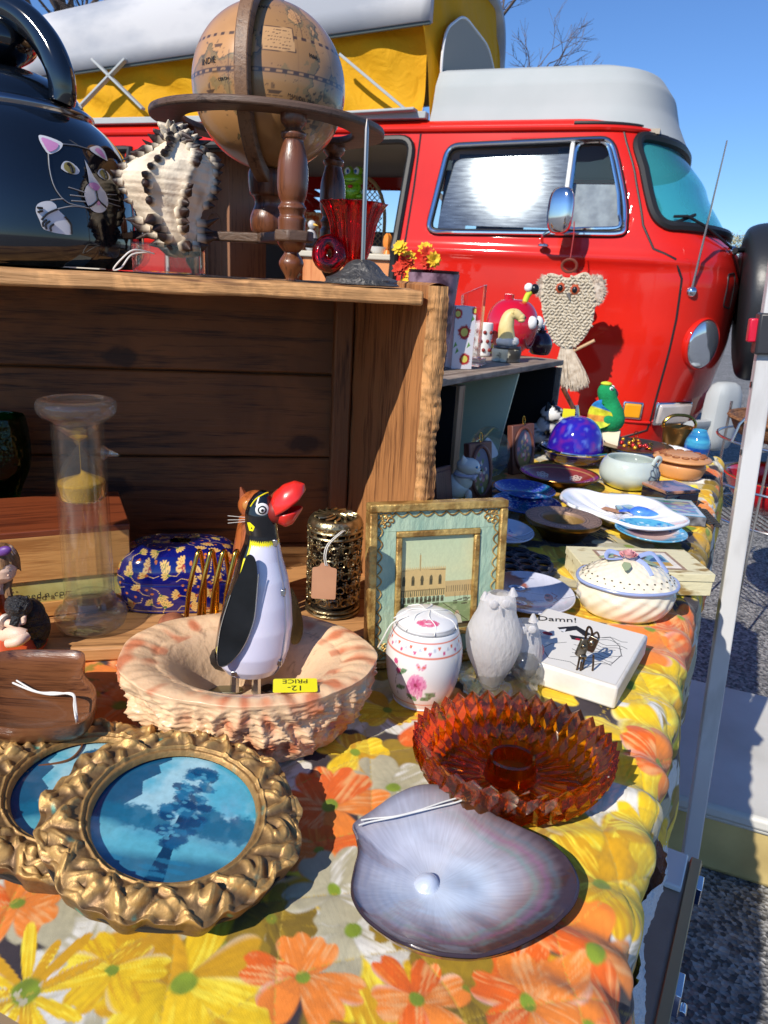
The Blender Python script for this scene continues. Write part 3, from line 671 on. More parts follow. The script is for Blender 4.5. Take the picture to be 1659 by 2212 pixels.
v_, f_ = [], []; uu_ = np.linspace(.14, .73, 24); zz_ = np.linspace(1.215, 1.565, 16)
MB().add([fpl(u, z) for z in zz_ for u in uu_], [(j*24+i, j*24+i+1, (j+1)*24+i+1, (j+1)*24+i) for j in range(15) for i in range(23) if inpoly((uu_[i]+uu_[i+1])/2, (zz_[j]+zz_[j+1])/2, FILM)]).build('silver_sunshade', film(), van, ang=180)
glazing('side_glass', WIN, VG, -.008)
trim('vent_divider', [(.722, 1.228), (.716, 1.588)], .010, WHITE, .004, closed=False)
trim('vent_frame', rnd_poly([(.738, 1.236), (.732, 1.580), (.838, 1.585), (.962, 1.262), (.95, 1.245)], .04), .008, CHROME, .004)
glazing('vent_backing', [(.735, 1.24), (.735, 1.41), (.90, 1.41), (.965, 1.24)], mat('grey_curtain', (.2, .2, .24), .6, c2=(.34, .34, .38), ns=25), -.03)
def ws_mat():  # teal base colour stands in for the sky mirrored in the glass
 m, n, l, p = _base('sky_teal_windshield'); out = n['Material Output']; p.inputs['Base Color'].default_value = (.06, .42, .46, 1); p.inputs['Roughness'].default_value = .04; p.inputs['Coat Weight'].default_value = 1; p.inputs['Coat Roughness'].default_value = .02
 tr = n.new('ShaderNodeBsdfTransparent'); tr.inputs[0].default_value = (.35, .75, .78, 1); mx = n.new('ShaderNodeMixShader'); mx.inputs[0].default_value = .5; l.new(p.outputs[0], mx.inputs[1]); l.new(tr.outputs[0], mx.inputs[2]); l.new(mx.outputs[0], out.inputs[0]); return m
glazing('windshield', WS, ws_mat(), -.006)
p = surf(.66, 1.16, .02); q = Vector((*[vloc(1211, 455, -.16)[0]], -.16, vloc(1211, 455, -.16)[1]))
MB().tube(smoothpts([p, p+Vector((.01, -.09, .04)), q+Vector((.02, .02, -.05)), q+Vector((.0, .03, 0))]), .007, 8).lathe(prof([(0, 0), (.022, 0), (.02, .01), (.0, .016)]), 20, ctr=(p.x, p.y-.01, p.z)).build('mirror_arm', CHROME, van)
MB().ball(q, (.055, .03, .088), 24, 14, M=RZ(R(-25)), dis=lambda n: (abs(n.x)**3+abs(n.y)**3+abs(n.z)**3)**(-1/3)).build('mirror_head', CHROME, van)
tb, zb_ = vloc(1493, 630, .03); tt, zt = vloc(1571, 303, -.06)
MB().ball((tb, .045, zb_), .024, 16, 10).build('antenna_base', CHROME, van)
MB().tube([(tb, .035, zb_), (tb+(tt-tb)*.55, -.02, zb_+(zt-zb_)*.55), (tt, -.06, zt)], [.0055, .0042, .003], 8).build('antenna', CHROME, van)
w1 = surf(1.40, 1.235, .03); MB().tube([surf(1.18, 1.30, .012), surf(1.26, 1.305, .02), surf(1.38, 1.27, .03), surf(1.62, 1.20, .02)], .006).tube([surf(1.15, 1.265, .012), surf(1.33, 1.315, .012)], .007).tube([surf(1.62, 1.19, .03), surf(1.72, 1.2, .05), surf(1.86, 1.14, .05)], .012).build('wiper', RUB, van)
MB().ball(surf(1.66, 1.19, .01), (.025, .025, .02)).build('wiper_spindle', CHROME, van)
def on_surf(u, z, off=0):
 p = surf(u, z, off); d = (surf(u+.02, z)-surf(u-.02, z)).normalized(); zz = (surf(u, z+.03)-surf(u, z-.03)).normalized(); n = d.cross(zz).normalized()
 M = Matrix((d.to_4d(), zz.to_4d(), n.to_4d(), Vector((0, 0, 0, 1)))).transposed(); M[3][0:3] = (0, 0, 0)
 M = Matrix(((d.x, zz.x, n.x, p.x), (d.y, zz.y, n.y, p.y), (d.z, zz.z, n.z, p.z), (0, 0, 0, 1)))
 return M
HU = 1.47
mh = on_surf(HU, .80)
mb = MB(); mb.M = mh; mb.lathe(prof([(.112, -.03), (.112, -.004), (.107, .006), (.100, .000)]), 40, caps=False); mb.build('headlight_ring', RED, van)
mb = MB(); mb.M = mh; mb.lathe(prof([(.103, .000), (.095, .010), (.06, .018), (.0, .022)]), 40); mb.build('headlight', mat('headlight_lens', (.75, .8, .85), .05, .9), van)
mb = MB(); mb.M = on_surf(1.36, .50); mb.box((0, 0, .012), (.19, .09, .03)); mb.build('front_indicator', mat('clear_ribbed_lens', (.62, .55, .5), .15, .2, coat=1), van, bevel=.01)
mb = MB(); mb.M = on_surf(1.36, .50); mb.box((0, 0, .004), (.205, .105, .024)); mb.build('indicator_frame', CHROME, van, bevel=.008)
mb = MB(); mb.M = on_surf(1.105, .505); mb.box((0, 0, .008), (.07, .062, .02)); mb.build('side_marker', mat('amber_lens', (.85, .35, .01), .15, coat=1), van, bevel=.006)
mb = MB(); mb.M = on_surf(1.105, .505); mb.box((0, 0, .002), (.086, .078, .014)); mb.build('marker_frame', CHROME, van, bevel=.006)
trim('sill_line', [(-.02, .455), (1.22, .455)], .006, RED, .004, closed=False)
trim('vent_panel', rnd_poly([(1.60, .96), (1.60, 1.09), (1.70, 1.10), (1.70, .95)], .02), .004, RUB, 0)
bp = []
for u in np.arange(1.36, 1.36+2*HL, .05): bp.append(surf(u, .5, .10)+Vector((0, 0, -.05)))
MB().tube(bp, [.06]*len(bp), 10, flat=.45).build('bumper', GEL, van)
bb = surf(1.50, .5, .16); MB().ball(bb+Vector((0, .04, .0)), (.05, .085, .15), 20, 12, M=RZ(R(-40)), dis=lambda n: (abs(n.x)**4+abs(n.y)**4+abs(n.z)**4)**(-1/4)).build('bumper_guard', GEL, van)
ms = T(frontS(.95)+.01, .50, .97) @ RZ(0) @ RY(R(84))
mb = MB(); mb.M = ms; mb.lathe(prof([(.26, -.02), (.325, .0), (.345, .06), (.335, .15), (.30, .195), (.24, .20), (0, .19)]), 56); mb.build('spare_wheel_cover', mat('black_vinyl', (.018, .02, .024), .38, bump=.15, bs=60), van)
mb = MB(); mb.M = ms; mb.tube([(.335*math.cos(a*.1309), .335*math.sin(a*.1309), .15) for a in range(48)], .006, 6, closed=True); mb.build('cover_piping', RUB, van)
for s_, y_ in ((.62, .0), (-1.78, .0), (.62, 1.72-.18), (-1.78, 1.72-.18)):
 wmb = MB(); wmb.M = T(s_, y_+.04 if y_ < 1 else y_, .32) @ RX(R(-90)); wmb.lathe(prof([(.2, 0), (.3, .0), (.33, .03), (.33, .14), (.3, .17), (.2, .17)]), 40); wh = wmb.build('wheel', RUB, van)
 wmb = MB(); wmb.M = T(s_, y_+.045 if y_ < 1 else y_, .32) @ RX(R(-90)); wmb.lathe(prof([(0, .02), (.1, .02), (.19, .0), (.2, .03)]), 32); wmb.build('rim', GEL, wh)
# ---- front roof tray (white fibreglass)
mb = MB()
def tray(u, v):
 prof_ = [(0, 1.632, .0), (.10, 1.665, .012), (.3, 1.72, .03), (.6, 1.80, .045), (.85, 1.85, .07), (1, 1.866, .12), ]
 for (a, z0, i0), (b, z1, i1) in zip(prof_[:-1], prof_[1:]):
  if v <= b+1e-9: k = (v-a)/(b-a); zz = z0+(z1-z0)*k; ins = i0+(i1-i0)*k; break
 tilt = .0
 L = .125+ins; S = 1.17-ins*1.9; B = .055+.28*ins+.0; e = .62
 if u < .3: zz = 1.632+(zz-1.632)*1.17; p = Vector((B+(.72-B)*u/.3, L, zz))
 elif u > .7: zz = 1.632+(zz-1.632)*1.17; p = Vector((B+(.72-B)*(1-u)/.3, 1.72-L, zz))
 else:
  zz = 1.632+(zz-1.632)*1.17; t = (u-.3)/.4*math.pi; cs = math.cos(t); p = Vector((.72+(S-.72)*math.sin(t)**e, .86-(.86-L)*(abs(cs)**e)*(1 if cs > 0 else -1), zz))
 return p
mb.grid(90, 26, tray); mb.add([tray(i/60, 1) for i in range(61)], [tuple(range(61))]); mb.add([tray(0, k/8) for k in range(9)]+[tray(1, 1-k/8) for k in range(9)], [tuple(range(18))])
mb.build('roof_tray', GEL, van, ang=50)
trim('roof_seal', [(.7, 1.655), (1.0, 1.655), (1.5, 1.655), (2.0, 1.655)], .009, RUB, .014, closed=False)
# ---- raised roof
z_low = lambda s: 1.909+(s+2.297)*.0677
mb = MB(); e = .5
def shell(u, v):
 s = -2.38+2.42*u; k = 1-(1-min(1, u/.10))**3*.7
 t = v*math.pi; c = math.cos(t); y = .83-.73*math.copysign(abs(c)**.42, c); h = (.37+.09*u)*math.sin(t)**.55 if 0 < v < 1 else 0
 z = z_low(s)+h*(k if u < .1 else 1)
 if u < .1: y = .83+(y-.83)*(.8+.2*k);
 return Vector((s, y, z))
mb.grid(60, 60, shell); o = mb.build('raised_roof', mat('roof_gelcoat', (.34, .36, .40), .6, c2=(.52, .52, .53), ns=4, stretch=(.5, 1, 1), nlo=.40, nhi=.62, spec=.2), van, ang=60)
sd = o.modifiers.new('s', 'SOLIDIFY'); sd.thickness = .05; sd.offset = -1
MB().tube([Vector((-2.3+2.34*k/20, .118, z_low(-2.3+2.34*k/20)-.006)) for k in range(21)], .009).build('roof_edge_seal', mat('grey_rubber', (.10, .13, .13), .6), van)
YEL = mat('yellow_canvas', srgb(248, 184, 8), .75, c2=srgb(240, 168, 6), ns=8, bump=.35, bs=9)
cm, n_, l_, p_ = _base('yellow_canvas_sheet')
def canvas_mat():
 m, n, l, p = _base('sunlit_yellow_canvas'); out = n['Material Output']
 c = srgb(246, 182, 10); p.inputs['Base Color'].default_value = (*c, 1); p.inputs['Roughness'].default_value = .8
 tr = n.new('ShaderNodeBsdfTranslucent'); tr.inputs[0].default_value = (*c, 1); mx = n.new('ShaderNodeMixShader'); mx.inputs[0].default_value = .35
 tc = n.new('ShaderNodeTexCoord'); z = n.new('ShaderNodeTexNoise'); z.inputs['Scale'].default_value = 9; z.inputs['Detail'].default_value = 5; z.inputs['Distortion'].default_value = .8; l.new(tc.outputs['Object'], z.inputs[0])
 b = n.new('ShaderNodeBump'); b.inputs['Strength'].default_value = .6; b.inputs['Distance'].default_value = .03; l.new(z.outputs[0], b.inputs['Height']); l.new(b.outputs[0], p.inputs['Normal'])
 l.new(p.outputs[0], mx.inputs[1]); l.new(tr.outputs[0], mx.inputs[2]); l.new(mx.outputs[0], out.inputs[0]); return m
bpy.data.materials.remove(cm)
YC = canvas_mat()
def cside(u, v):
 s = -2.25+2.25*u; zt = z_low(s)+.02; zb = 1.69
 f = math.sin(math.pi*v); sag = .05*f*(.5+.5*math.sin(s*5.3+1))+.012*math.sin(s*23+4*v)*f+.01*math.sin(9*v+s*11)
 return Vector((s, .175-(-sag), zb+(zt-zb)*v))
MB().grid(120, 26, cside).build('side_canvas', YC, van, ang=180, label='yellow canvas side wall with soft folds')
arch = [shell(1, k/40) for k in range(41)]
def cfront(u, v):
 top = shell(1, .03+.94*u); y = top.y; yb = .14+1.44*u
 f = math.sin(math.pi*v)*math.sin(math.pi*u)
 return Vector((-.0+.03*f+.012*math.sin(u*25+v*5)*v+.06*(1-v), y*v+yb*(1-v), 1.69+(top.z-.015-1.69)*v))
MB().grid(80, 30, cfront).build('front_canvas', YC, van, ang=180)
def wpt(k, inset):
 P = rnd_poly([(.20, 1.84), (.22, 2.06), (.5, 2.20), (1.0, 2.20), (1.22, 2.10), (1.22, 1.84)], .1, 6)
 return P
def onfront(y, z): return Vector((.075, y, z))
W_ = wpt(0, 0)
mb = MB(); mb.add([onfront(y, z) for y, z in W_]+[onfront(y, z)-Vector((.004, 0, 0)) for y, z in W_], [tuple(range(len(W_))), tuple(reversed(range(len(W_), 2*len(W_))))])
mb.build('screen_window', mat('grey_screen', (.34, .30, .24), .7, bump=.2, bs=15), van, smooth=False)
MB().tube([onfront(y, z) for y, z in W_], .006, 6, closed=True).build('window_piping', WHITE, van)
br = MB()
def bar(a, b, w=.03):
 a = Vector(a); b = Vector(b); d = b-a; M = T(*((a+b)/2)) @ d.to_track_quat('X', 'Z').to_matrix().to_4x4(); br.box((0, 0, 0), (d.length, w, .012), M=M)
for (a, b) in [((150, 255), (272, 128)), ((200, 128), (310, 236)), ((735, 118), (880, 240)), ((700, 100), (620, 240))]:
 A = vloc(*a, .09); B = vloc(*b, .09)
 o_ = MB(); br = o_; bar((A[0], .09, A[1]), (B[0], .09, B[1])); o_.build('lift_strut', GEL, van, bevel=.003)
A = vloc(745, 247, .1); B = vloc(900, 238, .1)
br = MB(); bar((A[0], .09, A[1]), (B[0], .09, B[1]), .06); br.build('hinge_rail', GEL, van, bevel=.004)
MB().box((-1.2, .13, 1.70), (2.5, .05, .03)).build('roof_rail', GEL, van, bevel=.004)
# ---- interior
ins = MB(); ins.box((-.8, .9, .42), (4.2, 1.5, .04)).build('floor', DARK, van)
MB().box((-.9, .92, 1.64), (3.9, 1.45, .02)).build('headliner', mat('headliner', (.42, .36, .28), .8), van)
MB().box((-.7, 1.60, .82), (4.4, .03, .76)).build('far_lining', mat('brown_panel', (.10, .075, .055), .7), van)
WDK = wood('cabinet_veneer', srgb(140, 96, 66), srgb(88, 56, 38), 'Z', 3, .5, .1)
wa, wz = vloc(430, 590, .35); wb, _ = vloc(497, 590, .35)
MB().box(((wa+wb)/2, .55, 1.02), (wb-wa, .4, 1.14)).build('wardrobe', WDK, van, bevel=.004)
ar = [((wa+wb)/2+.045*math.cos(a), 1.22+.06*math.sin(a)) for a in np.linspace(math.pi, 0, 14)]; ar = [((wa+wb)/2-.045, .78)]+ar+[((wa+wb)/2+.045, .78)]
MB().tube([(x, .347, z) for x, z in ar], .006, 6, closed=True).build('arched_moulding', WDK, van)
ca, cz = vloc(655, 500, .30); cb, _ = vloc(852, 500, .30)
MB().box(((ca+cb)/2, .5, .75), (cb-ca, .4, .66)).build('counter_front', wood('orange_veneer', srgb(214, 140, 84), srgb(190, 112, 60), 'Z', 2, .45, .1), van, bevel=.004)
MB().box(((ca+cb)/2, .5, 1.095), (cb-ca+.04, .44, .03)).build('counter_top', mat('cream_laminate', (.55, .5, .4), .35), van, bevel=.006)
o = MB().grid(40, 20, lambda u, v: Vector((wb+.02+.28*u, .95+.015*math.sin(u*45), .85+.5*v))).build('curtain', mat('orange_print', srgb(196, 84, 22), .8, c2=srgb(226, 190, 140), ns=30, nlo=.45, nhi=.58), van, ang=180)
for i, (x, y) in enumerate([(-.50, 1.45), (.15, 1.45)]):
 MB().box((x, y, .98), (.46, .12, .6)).build('seat_back', mat('grey_upholstery', (.12, .12, .13), .8), van, bevel=.03)
MB().box((.95, .86, 1.14), (.35, 1.3, .08)).build('dashboard', RUB, van, bevel=.02)
MB().box((.35, .50, 1.02), (.14, .5, .6)).box((.42, .50, 1.42), (.07, .26, .2)).build('front_seat', mat('grey_upholstery', (0, 0, 0)), van, bevel=.03)
MB().tube([Vector((.72, .45, 1.16))+Vector((.04*math.cos(a*.26)*0+.0, .2*math.sin(a*.2618), .2*math.cos(a*.2618)*.6)) for a in range(24)], .012, 8, closed=True).build('steering_wheel', RUB, van)
x, z = vloc(752, 430, .75)
t = thing('rattan_chair', 'tan rattan chair with a lattice back inside the camper, behind the green frog', 'chair', VO+RZ(VR) @ Vector((x, .95, .42)), VR)
RAT = mat('rattan', srgb(190, 160, 116), .6); mb = MB(); H0 = z-.42
rim = [(.15*math.cos(a), H0-.10+.24*math.sin(a)) for a in np.linspace(0, math.pi, 16)]; rim = [(.15, H0-.35)]+rim+[(-.15, H0-.35)]
MB().tube([(x_, 0, z_) for x_, z_ in rim], .011, 8).build('back_frame', RAT, t)
for k in range(-9, 22):
 for sg in (1, -1):
  seg = [(sg*(-.15+.3*i/16), H0-.36+.032*k+.3*i/16) for i in range(17)]; seg = [(a, 0, b) for a, b in seg if inpoly(a, b, rim)]
  if len(seg) > 1: mb.tube(seg, .0028, 4)
mb.build('lattice', RAT, t); MB().lathe(prof([(0, 0), (.2, 0), (.21, .02), (0, .05)]), 28, ctr=(0, -.15, .30)).build('seat', RAT, t)
lg = [MB().tube([(a, b, 0), (a*.9, b*.9, .32)], .012) for a, b in ((.15, -.3), (-.15, -.3), (.15, 0), (-.15, 0))]
for g in lg: g.build('leg', RAT, t)
def vpt(u, v, lat): a, b = vloc(u, v, lat); return VO+RZ(VR) @ Vector((a, lat, b))
p = vpt(762, 432, .42)
k = pxs(p); S = 70*k
MBX = thing('wooden_box', 'small wooden box on the camper counter carrying the green frog', 'box', Vector((p.x, p.y, 1.112)), VR); hB = p.z-1.112
MB().box((0, 0, hB/2-.001), (S*.9, S*.6, hB-.003)).build('box_body', wood('orange_veneer', (0, 0, 0), (0, 0, 0)), MBX, bevel=.003); MB().box((0, 0, hB-.004), (S*.96, S*.66, .005)).build('lid', wood('orange_veneer', (0, 0, 0), (0, 0, 0)), MBX)
t = thing('frog_figurine', 'lime green frog figurine with big eyes sitting on the camper counter', 'figurine', p, VR)
GR = mat('lime_green_glaze', srgb(140, 190, 34), .35, coat=.5); z0 = 0
mb = MB(); mb.ball((0, 0, S*.22), (S*.30, S*.26, S*.26)); mb.ball((0, -S*.04, S*.56), (S*.36, S*.26, S*.20)); mb.ball((-S*.16, -.02*S, S*.80), S*.15).ball((S*.16, -.02*S, S*.80), S*.15)
mb.ball((-S*.30, -S*.05, S*.08), (S*.16, S*.24, S*.1)).ball((S*.30, -S*.05, S*.08), (S*.16, S*.24, S*.1)); mb.build('body', GR, t)
for sx in (-1, 1):
 e = MB().ball((sx*S*.15, -S*.13, S*.80), (S*.09, S*.05, S*.11)).build('eye', WHITE, t); MB().ball((sx*S*.13, -S*.175, S*.79), (S*.045, S*.02, S*.06)).build('pupil', mat('blue_pupil', (.03, .08, .3), .2), e)
 MB().tube(smoothpts([(sx*S*.24, -S*.1, S*.40), (sx*S*.30, -S*.26, S*.22), (sx*S*.12, -S*.34, S*.14)]), S*.05).build('arm', GR, t)
MB().ball((0, -S*.24, S*.36), (S*.09, S*.04, S*.05)).build('red_bow', mat('red_paint', (.6, .03, .02), .4), t)
MB().tube([(-S*.2, -S*.29, S*.52), (0, -S*.315, S*.47), (S*.2, -S*.29, S*.52)], S*.012).build('mouth', mat('dark_green', (.05, .1, .01), .5), t)
for i, (u, v, h, lab) in enumerate([(672, 492, 62, 'tall pale ceramic bird figurine on the camper counter, behind the globe stand'), (822, 492, 26, 'small white dish on the right end of the camper counter'), (708, 490, 40, 'small white ceramic bird with yellow beak in the camper doorway')]):
 p = vpt(u, v, .40); p.z = 1.112; H = h*pxs(p)*1.0
 t = thing('bird_figurine' if i != 1 else 'small_dish', lab, 'figurine' if i != 1 else 'dish', p, VR)
 if i == 1: MB().lathe(prof([(0, 0), (H*.5, 0), (H*.9, H*.5), (H*.8, H*.5), (0, H*.1)]), 24).build('dish_body', WHITE, t)
 else:
  WG = mat('pale_ceramic', (.55, .56, .58), .3, coat=.4)
  MB().ball((0, 0, H*.4), (H*.22, H*.22, H*.4), dis=lambda n: 1-.2*n.z).ball((H*.05, -.05*H, H*.86), H*.14).build('body', WG, t)
  MB().tube([(H*.15, -.1*H, H*.86), (H*.34, -.16*H, H*.82)], [H*.05, .001]).build('beak', mat('yellow_beak', (.7, .4, .03), .4), t)
p = vpt(840, 478, .38); t = thing('orange_ornament', 'small orange ornament beside the camper door frame', 'ornament', Vector((p.x, p.y, 1.112)), VR)
MB().ball((0, 0, .06), (.022, .022, .04), 16, 10, dis=lambda n: 1+.12*math.sin(4*math.atan2(n.y, n.x))).build('ornament_body', mat('orange_glaze', (.75, .24, .04), .3), t); MB().lathe([(0, 0), (.02, 0), (.012, .02), (0, .022)], 16).build('base', mat('orange_glaze', (0, 0, 0)), t)
p = vpt(885, 600, -.35); p.z = .55
t = thing('artificial_bouquet', 'red, orange and yellow artificial flower bouquet standing before the camper door', 'bouquet', p, 0)
c0 = vpt(885, 575, -.35)-p; rnd = random.Random(4)
MB().lathe(prof([(0, 0), (.05, 0), (.06, .1), (.045, .25), (.06, .3)]), 24).build('vase', mat('brown_glaze', (.15, .06, .03), .3), t)
MB().box((0, 0, -.28), (.3, .3, .54)).build('stand', mat('brown_panel', (0, 0, 0)), t)
for i in range(17):
 a = rnd.uniform(0, 6.28); rr = rnd.uniform(.02, .12); c = Vector((rr*math.cos(a)*1.0, rr*math.sin(a)*.5, c0.z+rnd.uniform(-.08, .07)))
 fm = MB(); n = Vector((rnd.uniform(-.5, .5), -1, rnd.uniform(.1, .9))).normalized(); q = n.to_track_quat('Z', 'Y').to_matrix().to_4x4(); fm.M = T(*c) @ q
 for ly in range(3):
  for kk in range(9):
   an = kk*.698+ly*.3; r_ = .036-.009*ly; x, y = math.cos(an), math.sin(an); wv = .010
   fm.add([(0, 0, ly*.005), (x*r_*.6-y*wv, y*r_*.6+x*wv, .006+ly*.007), (x*r_, y*r_, .002+ly*.01), (x*r_*.6+y*wv, y*r_*.6-x*wv, .006+ly*.007)], [(0, 1, 2, 3)])
 cc = rnd.choice([('red_petals', (.65, .05, .02)), ('orange_petals', (.8, .22, .02)), ('yellow_petals', (.85, .55, .03)), ('red_petals', (.65, .05, .02)), ('pink_petals', (.75, .18, .14))])
 fm.build('flower', mat(cc[0], cc[1], .7), t, smooth=False, merge=False)
p = vpt(1222, 600, -.24)
def vl(u, v, lat=-.24): return vpt(u, v, lat)
ring = vl(1230, 572); t = thing('macrame_owl', 'cream macrame owl wall hanging with fur ears hung from the van mirror', 'wall hanging', ring, VR)
def L_(u, v, d=0): q = vl(u, v)-ring; r_ = RZ(-VR) @ q; return Vector((r_.x, r_.y-d, r_.z))
k = pxs(ring)
MB().tube([(0+16*k*math.cos(a*.393), 0, -2*k+13*k*math.sin(a*.393)) for a in range(16)], 3.2*k, 8, closed=True).build('ring', mat('wooden_ring', srgb(110, 52, 34), .4), t)
MB().tube([(0, 0, 10*k), (-.004, .05, 60*k), (-.01, .06, 90*k)], 1.2*k).build('hanging_cord', mat('red_cord', (.35, .03, .03), .7), t)
ROPE = mat('cotton_rope', srgb(186, 172, 148), .9, c2=srgb(214, 204, 184), ns=120, bump=.6, bs=250)
ol = [(1190, 590), (1228, 600), (1266, 588), (1282, 612), (1286, 650), (1280, 695), (1262, 730), (1234, 752), (1200, 742), (1178, 695), (1170, 645), (1176, 608)]
OL = smoothpts([L_(*q) for q in ol], 5, closed=True); PL = [(q.x, q.z) for q in OL]
y0 = L_(1225, 650).y
MB().add([(x, y0+.006, z) for x, z in PL]+[(x, y0-.014, z) for x, z in PL], [tuple(range(len(PL))), tuple(reversed(range(len(PL), 2*len(PL))))]+[(i, (i+1) % len(PL), len(PL)+(i+1) % len(PL), len(PL)+i) for i in range(len(PL))]).build('body_backing', ROPE, t)
kn = MB(); rnd = random.Random(8); st = 8.2*k; x0 = min(p[0] for p in PL); z0 = min(p[1] for p in PL)
for j in range(30):
 for i in range(20):
  x = x0+st*(i+.5*(j % 2)); z = z0+st*.8*j
  if inpoly(x, z, PL): kn.ball((x+rnd.uniform(-1, 1)*k, y0-.016, z+rnd.uniform(-1, 1)*k), (st*.62, st*.45, st*.34), 7, 5, M=RY(rnd.choice((.6, -.6))))
kn.build('knots', ROPE, t)
fur = MB()
def tuft(c, rr, n, L, spread, mbx, dn=Vector((0, 0, -1))):
 for i in range(n):
  a = rnd.uniform(0, 6.28); r_ = rr*math.sqrt(rnd.random()); b = c+Vector((r_*math.cos(a), rnd.uniform(-.012, .008), r_*math.sin(a)*1.3))
  d = (Vector((math.cos(a), rnd.uniform(-.8, .3), math.sin(a)))*.8+Vector((rnd.uniform(-1, 1), 0, rnd.uniform(-1, 1)))*.5).normalized()*L*rnd.uniform(.5, 1); s_ = d.cross(Vector((0, 1, .2))).normalized()*.0016
  mbx.add([b-s_, b+s_, b+d*.6+s_*.8, b+d, b+d*.6-s_*.8], [(0, 1, 2, 3, 4)])
FUR = mat('tan_fur', srgb(176, 156, 136), .95, c2=srgb(206, 192, 176), ns=60)
for (u, v, r_) in ((1180, 622, 20), (1284, 628, 24)):
 f = MB(); c = L_(u, v); f.ball(c, (r_*k, .014, r_*1.35*k), 16, 10, dis=lambda n: 1+.1*math.sin(9*n.x+5*n.z)); tuft(c, r_*k*.9, 700, .022, 1, f); f.build('fur_ear', FUR, t, merge=False)
for (u, v) in ((1212, 622), (1243, 626)):
 e = MB().ball(L_(u, v, .016), (11*k, .012, 12*k), 18, 10).build('eye', mat('orange_eye', (.45, .08, .02), .1, coat=1), t); MB().ball(L_(u, v, .025), (6*k, .008, 7*k), 14, 8).build('pupil', BLACK, e)
MB().tube([L_(1229, 634, .02), L_(1233, 648, .026)], [5*k, 1.5*k]).build('beak', mat('grey_beak', (.15, .14, .13), .2), t)
mb = MB(); rnd = random.Random(2)
for i in range(420):
 a = rnd.uniform(-1, 1); b = rnd.uniform(-1, 1); p0 = L_(1222+a*9, 742, .0)+Vector((0, b*.008, 0)); p1 = L_(1232+a*26+rnd.uniform(-6, 6), 800, .0)+Vector((0, b*.02, 0)); p2 = L_(1238+a*32+rnd.uniform(-6, 6), 843-abs(a)*10+rnd.uniform(-8, 5), .0)+Vector((0, b*.02, 0))
 mb.tube(smoothpts([p0, p1, p2], 3), [.0022]*6+[.0006], 4, cap=False)
mb.build('tassel', mat('cream_yarn', srgb(206, 192, 172), .9, c2=srgb(168, 150, 128), ns=50), t, merge=False)
MB().tube([L_(1205, 775, .0), L_(1285, 735, .01)], .006).build('perch_stick', mat('wooden_stick', srgb(196, 160, 120), .6), t)
# ================================================================== wooden dough-box crate
CF = PY(242, 1446, .510); CF.z = .7015; CA = R(12); CFD = Vector((math.cos(CA), math.sin(CA), 0)); CFN = Vector((-CFD.y, CFD.x, 0))
CTOP = .992
kx = .026/.989*1.0
q = PY(889, 1085, .555); CO = CF+CFD*((q.x-CF.x)/CFD.x); CO.z = .7015
HC = CTOP-.7015
OLD = wood('old_pine_planks', srgb(130, 84, 42), srgb(56, 33, 15), 'X', 4, .62, .5, knots=17, stain=9)
EDGE = wood('worn_pine_edge', srgb(206, 152, 96), srgb(120, 76, 40), 'X', 5, .7, .9, stain=45)
SIDE = wood('worn_pine_side', srgb(180, 122, 72), srgb(100, 60, 30), 'Z', 5, .7, .8)
t = thing('wooden_crate', 'old knotty wooden crate lying on its side as a shelf, worn brown boards', 'crate', CO, CA)
DP = .235; W0 = .62
def hewn(mb, nx, f, amp, seed, fr=60):
 pass
def board(name, c, d, m, jx=0, seed=0, bev=.002, rot=None):
 """a plank as a subdivided box whose faces wander like hewn timber"""
 nx, ny, nz = [max(2, min(90, int(k/.006))) for k in d]; mb = MB(); nx, ny, nz = min(nx, 90), min(ny, 40), min(nz, 60)
 def face(o, ua, va, n1, n2):
  def f(u, v):
   p = Vector(o)+Vector(ua)*u+Vector(va)*v; w_ = Vector((mnoise.noise(p*18+Vector((seed, 0, 0))), mnoise.noise(p*18+Vector((0, seed+5, 0))), mnoise.noise(p*18+Vector((0, 0, seed+9)))))*jx+Vector((mnoise.noise(p*70), mnoise.noise(p*70+Vector((3, 3, 3))), mnoise.noise(p*70-Vector((4, 4, 4)))))*jx*.35
   q = Vector((abs(p.x)/(d[0]/2), abs(p.y)/(d[1]/2), abs(p.z)/(d[2]/2)))
   return Vector(c)+(rot @ (p+w_) if rot else p+w_)
  mb.grid(n1, n2, f)
 x, y, z = d[0]/2, d[1]/2, d[2]/2
 face((-x, -y, -z), (d[0], 0, 0), (0, d[1], 0), nx, ny); face((-x, -y, z), (d[0], 0, 0), (0, d[1], 0), nx, ny)
 face((-x, -y, -z), (d[0], 0, 0), (0, 0, d[2]), nx, nz); face((-x, y, -z), (d[0], 0, 0), (0, 0, d[2]), nx, nz)
 face((-x, -y, -z), (0, d[1], 0), (0, 0, d[2]), ny, nz); face((x, -y, -z), (0, d[1], 0), (0, 0, d[2]), ny, nz)
 return mb.build(name, m, t, bevel=bev, ang=50)
board('top_board', (-W0/2-.002, DP/2, HC-.005), (W0, DP+.01, .0105), EDGE, .0012, 1)
board('bottom_board', (-W0/2, DP/2+.004, .006), (W0, DP, .012), wood('pale_pine', srgb(192, 140, 88), srgb(116, 74, 38), 'X', 5, .65, .5), .0008, 2)
board('backing_board', (-W0/2-.01, DP+.006, HC/2), (W0, .004, HC-.02), OLD, 0, 30)
zz = .012; hs = [.098, .088, .083]
for i, h_ in enumerate(hs[::1]):
 board('back_board', (-W0/2-.01, DP-.002+.001*i, zz+h_/2), (W0, .008, h_-.0012), OLD, .0005, 3+i); zz += h_
mb = MB();
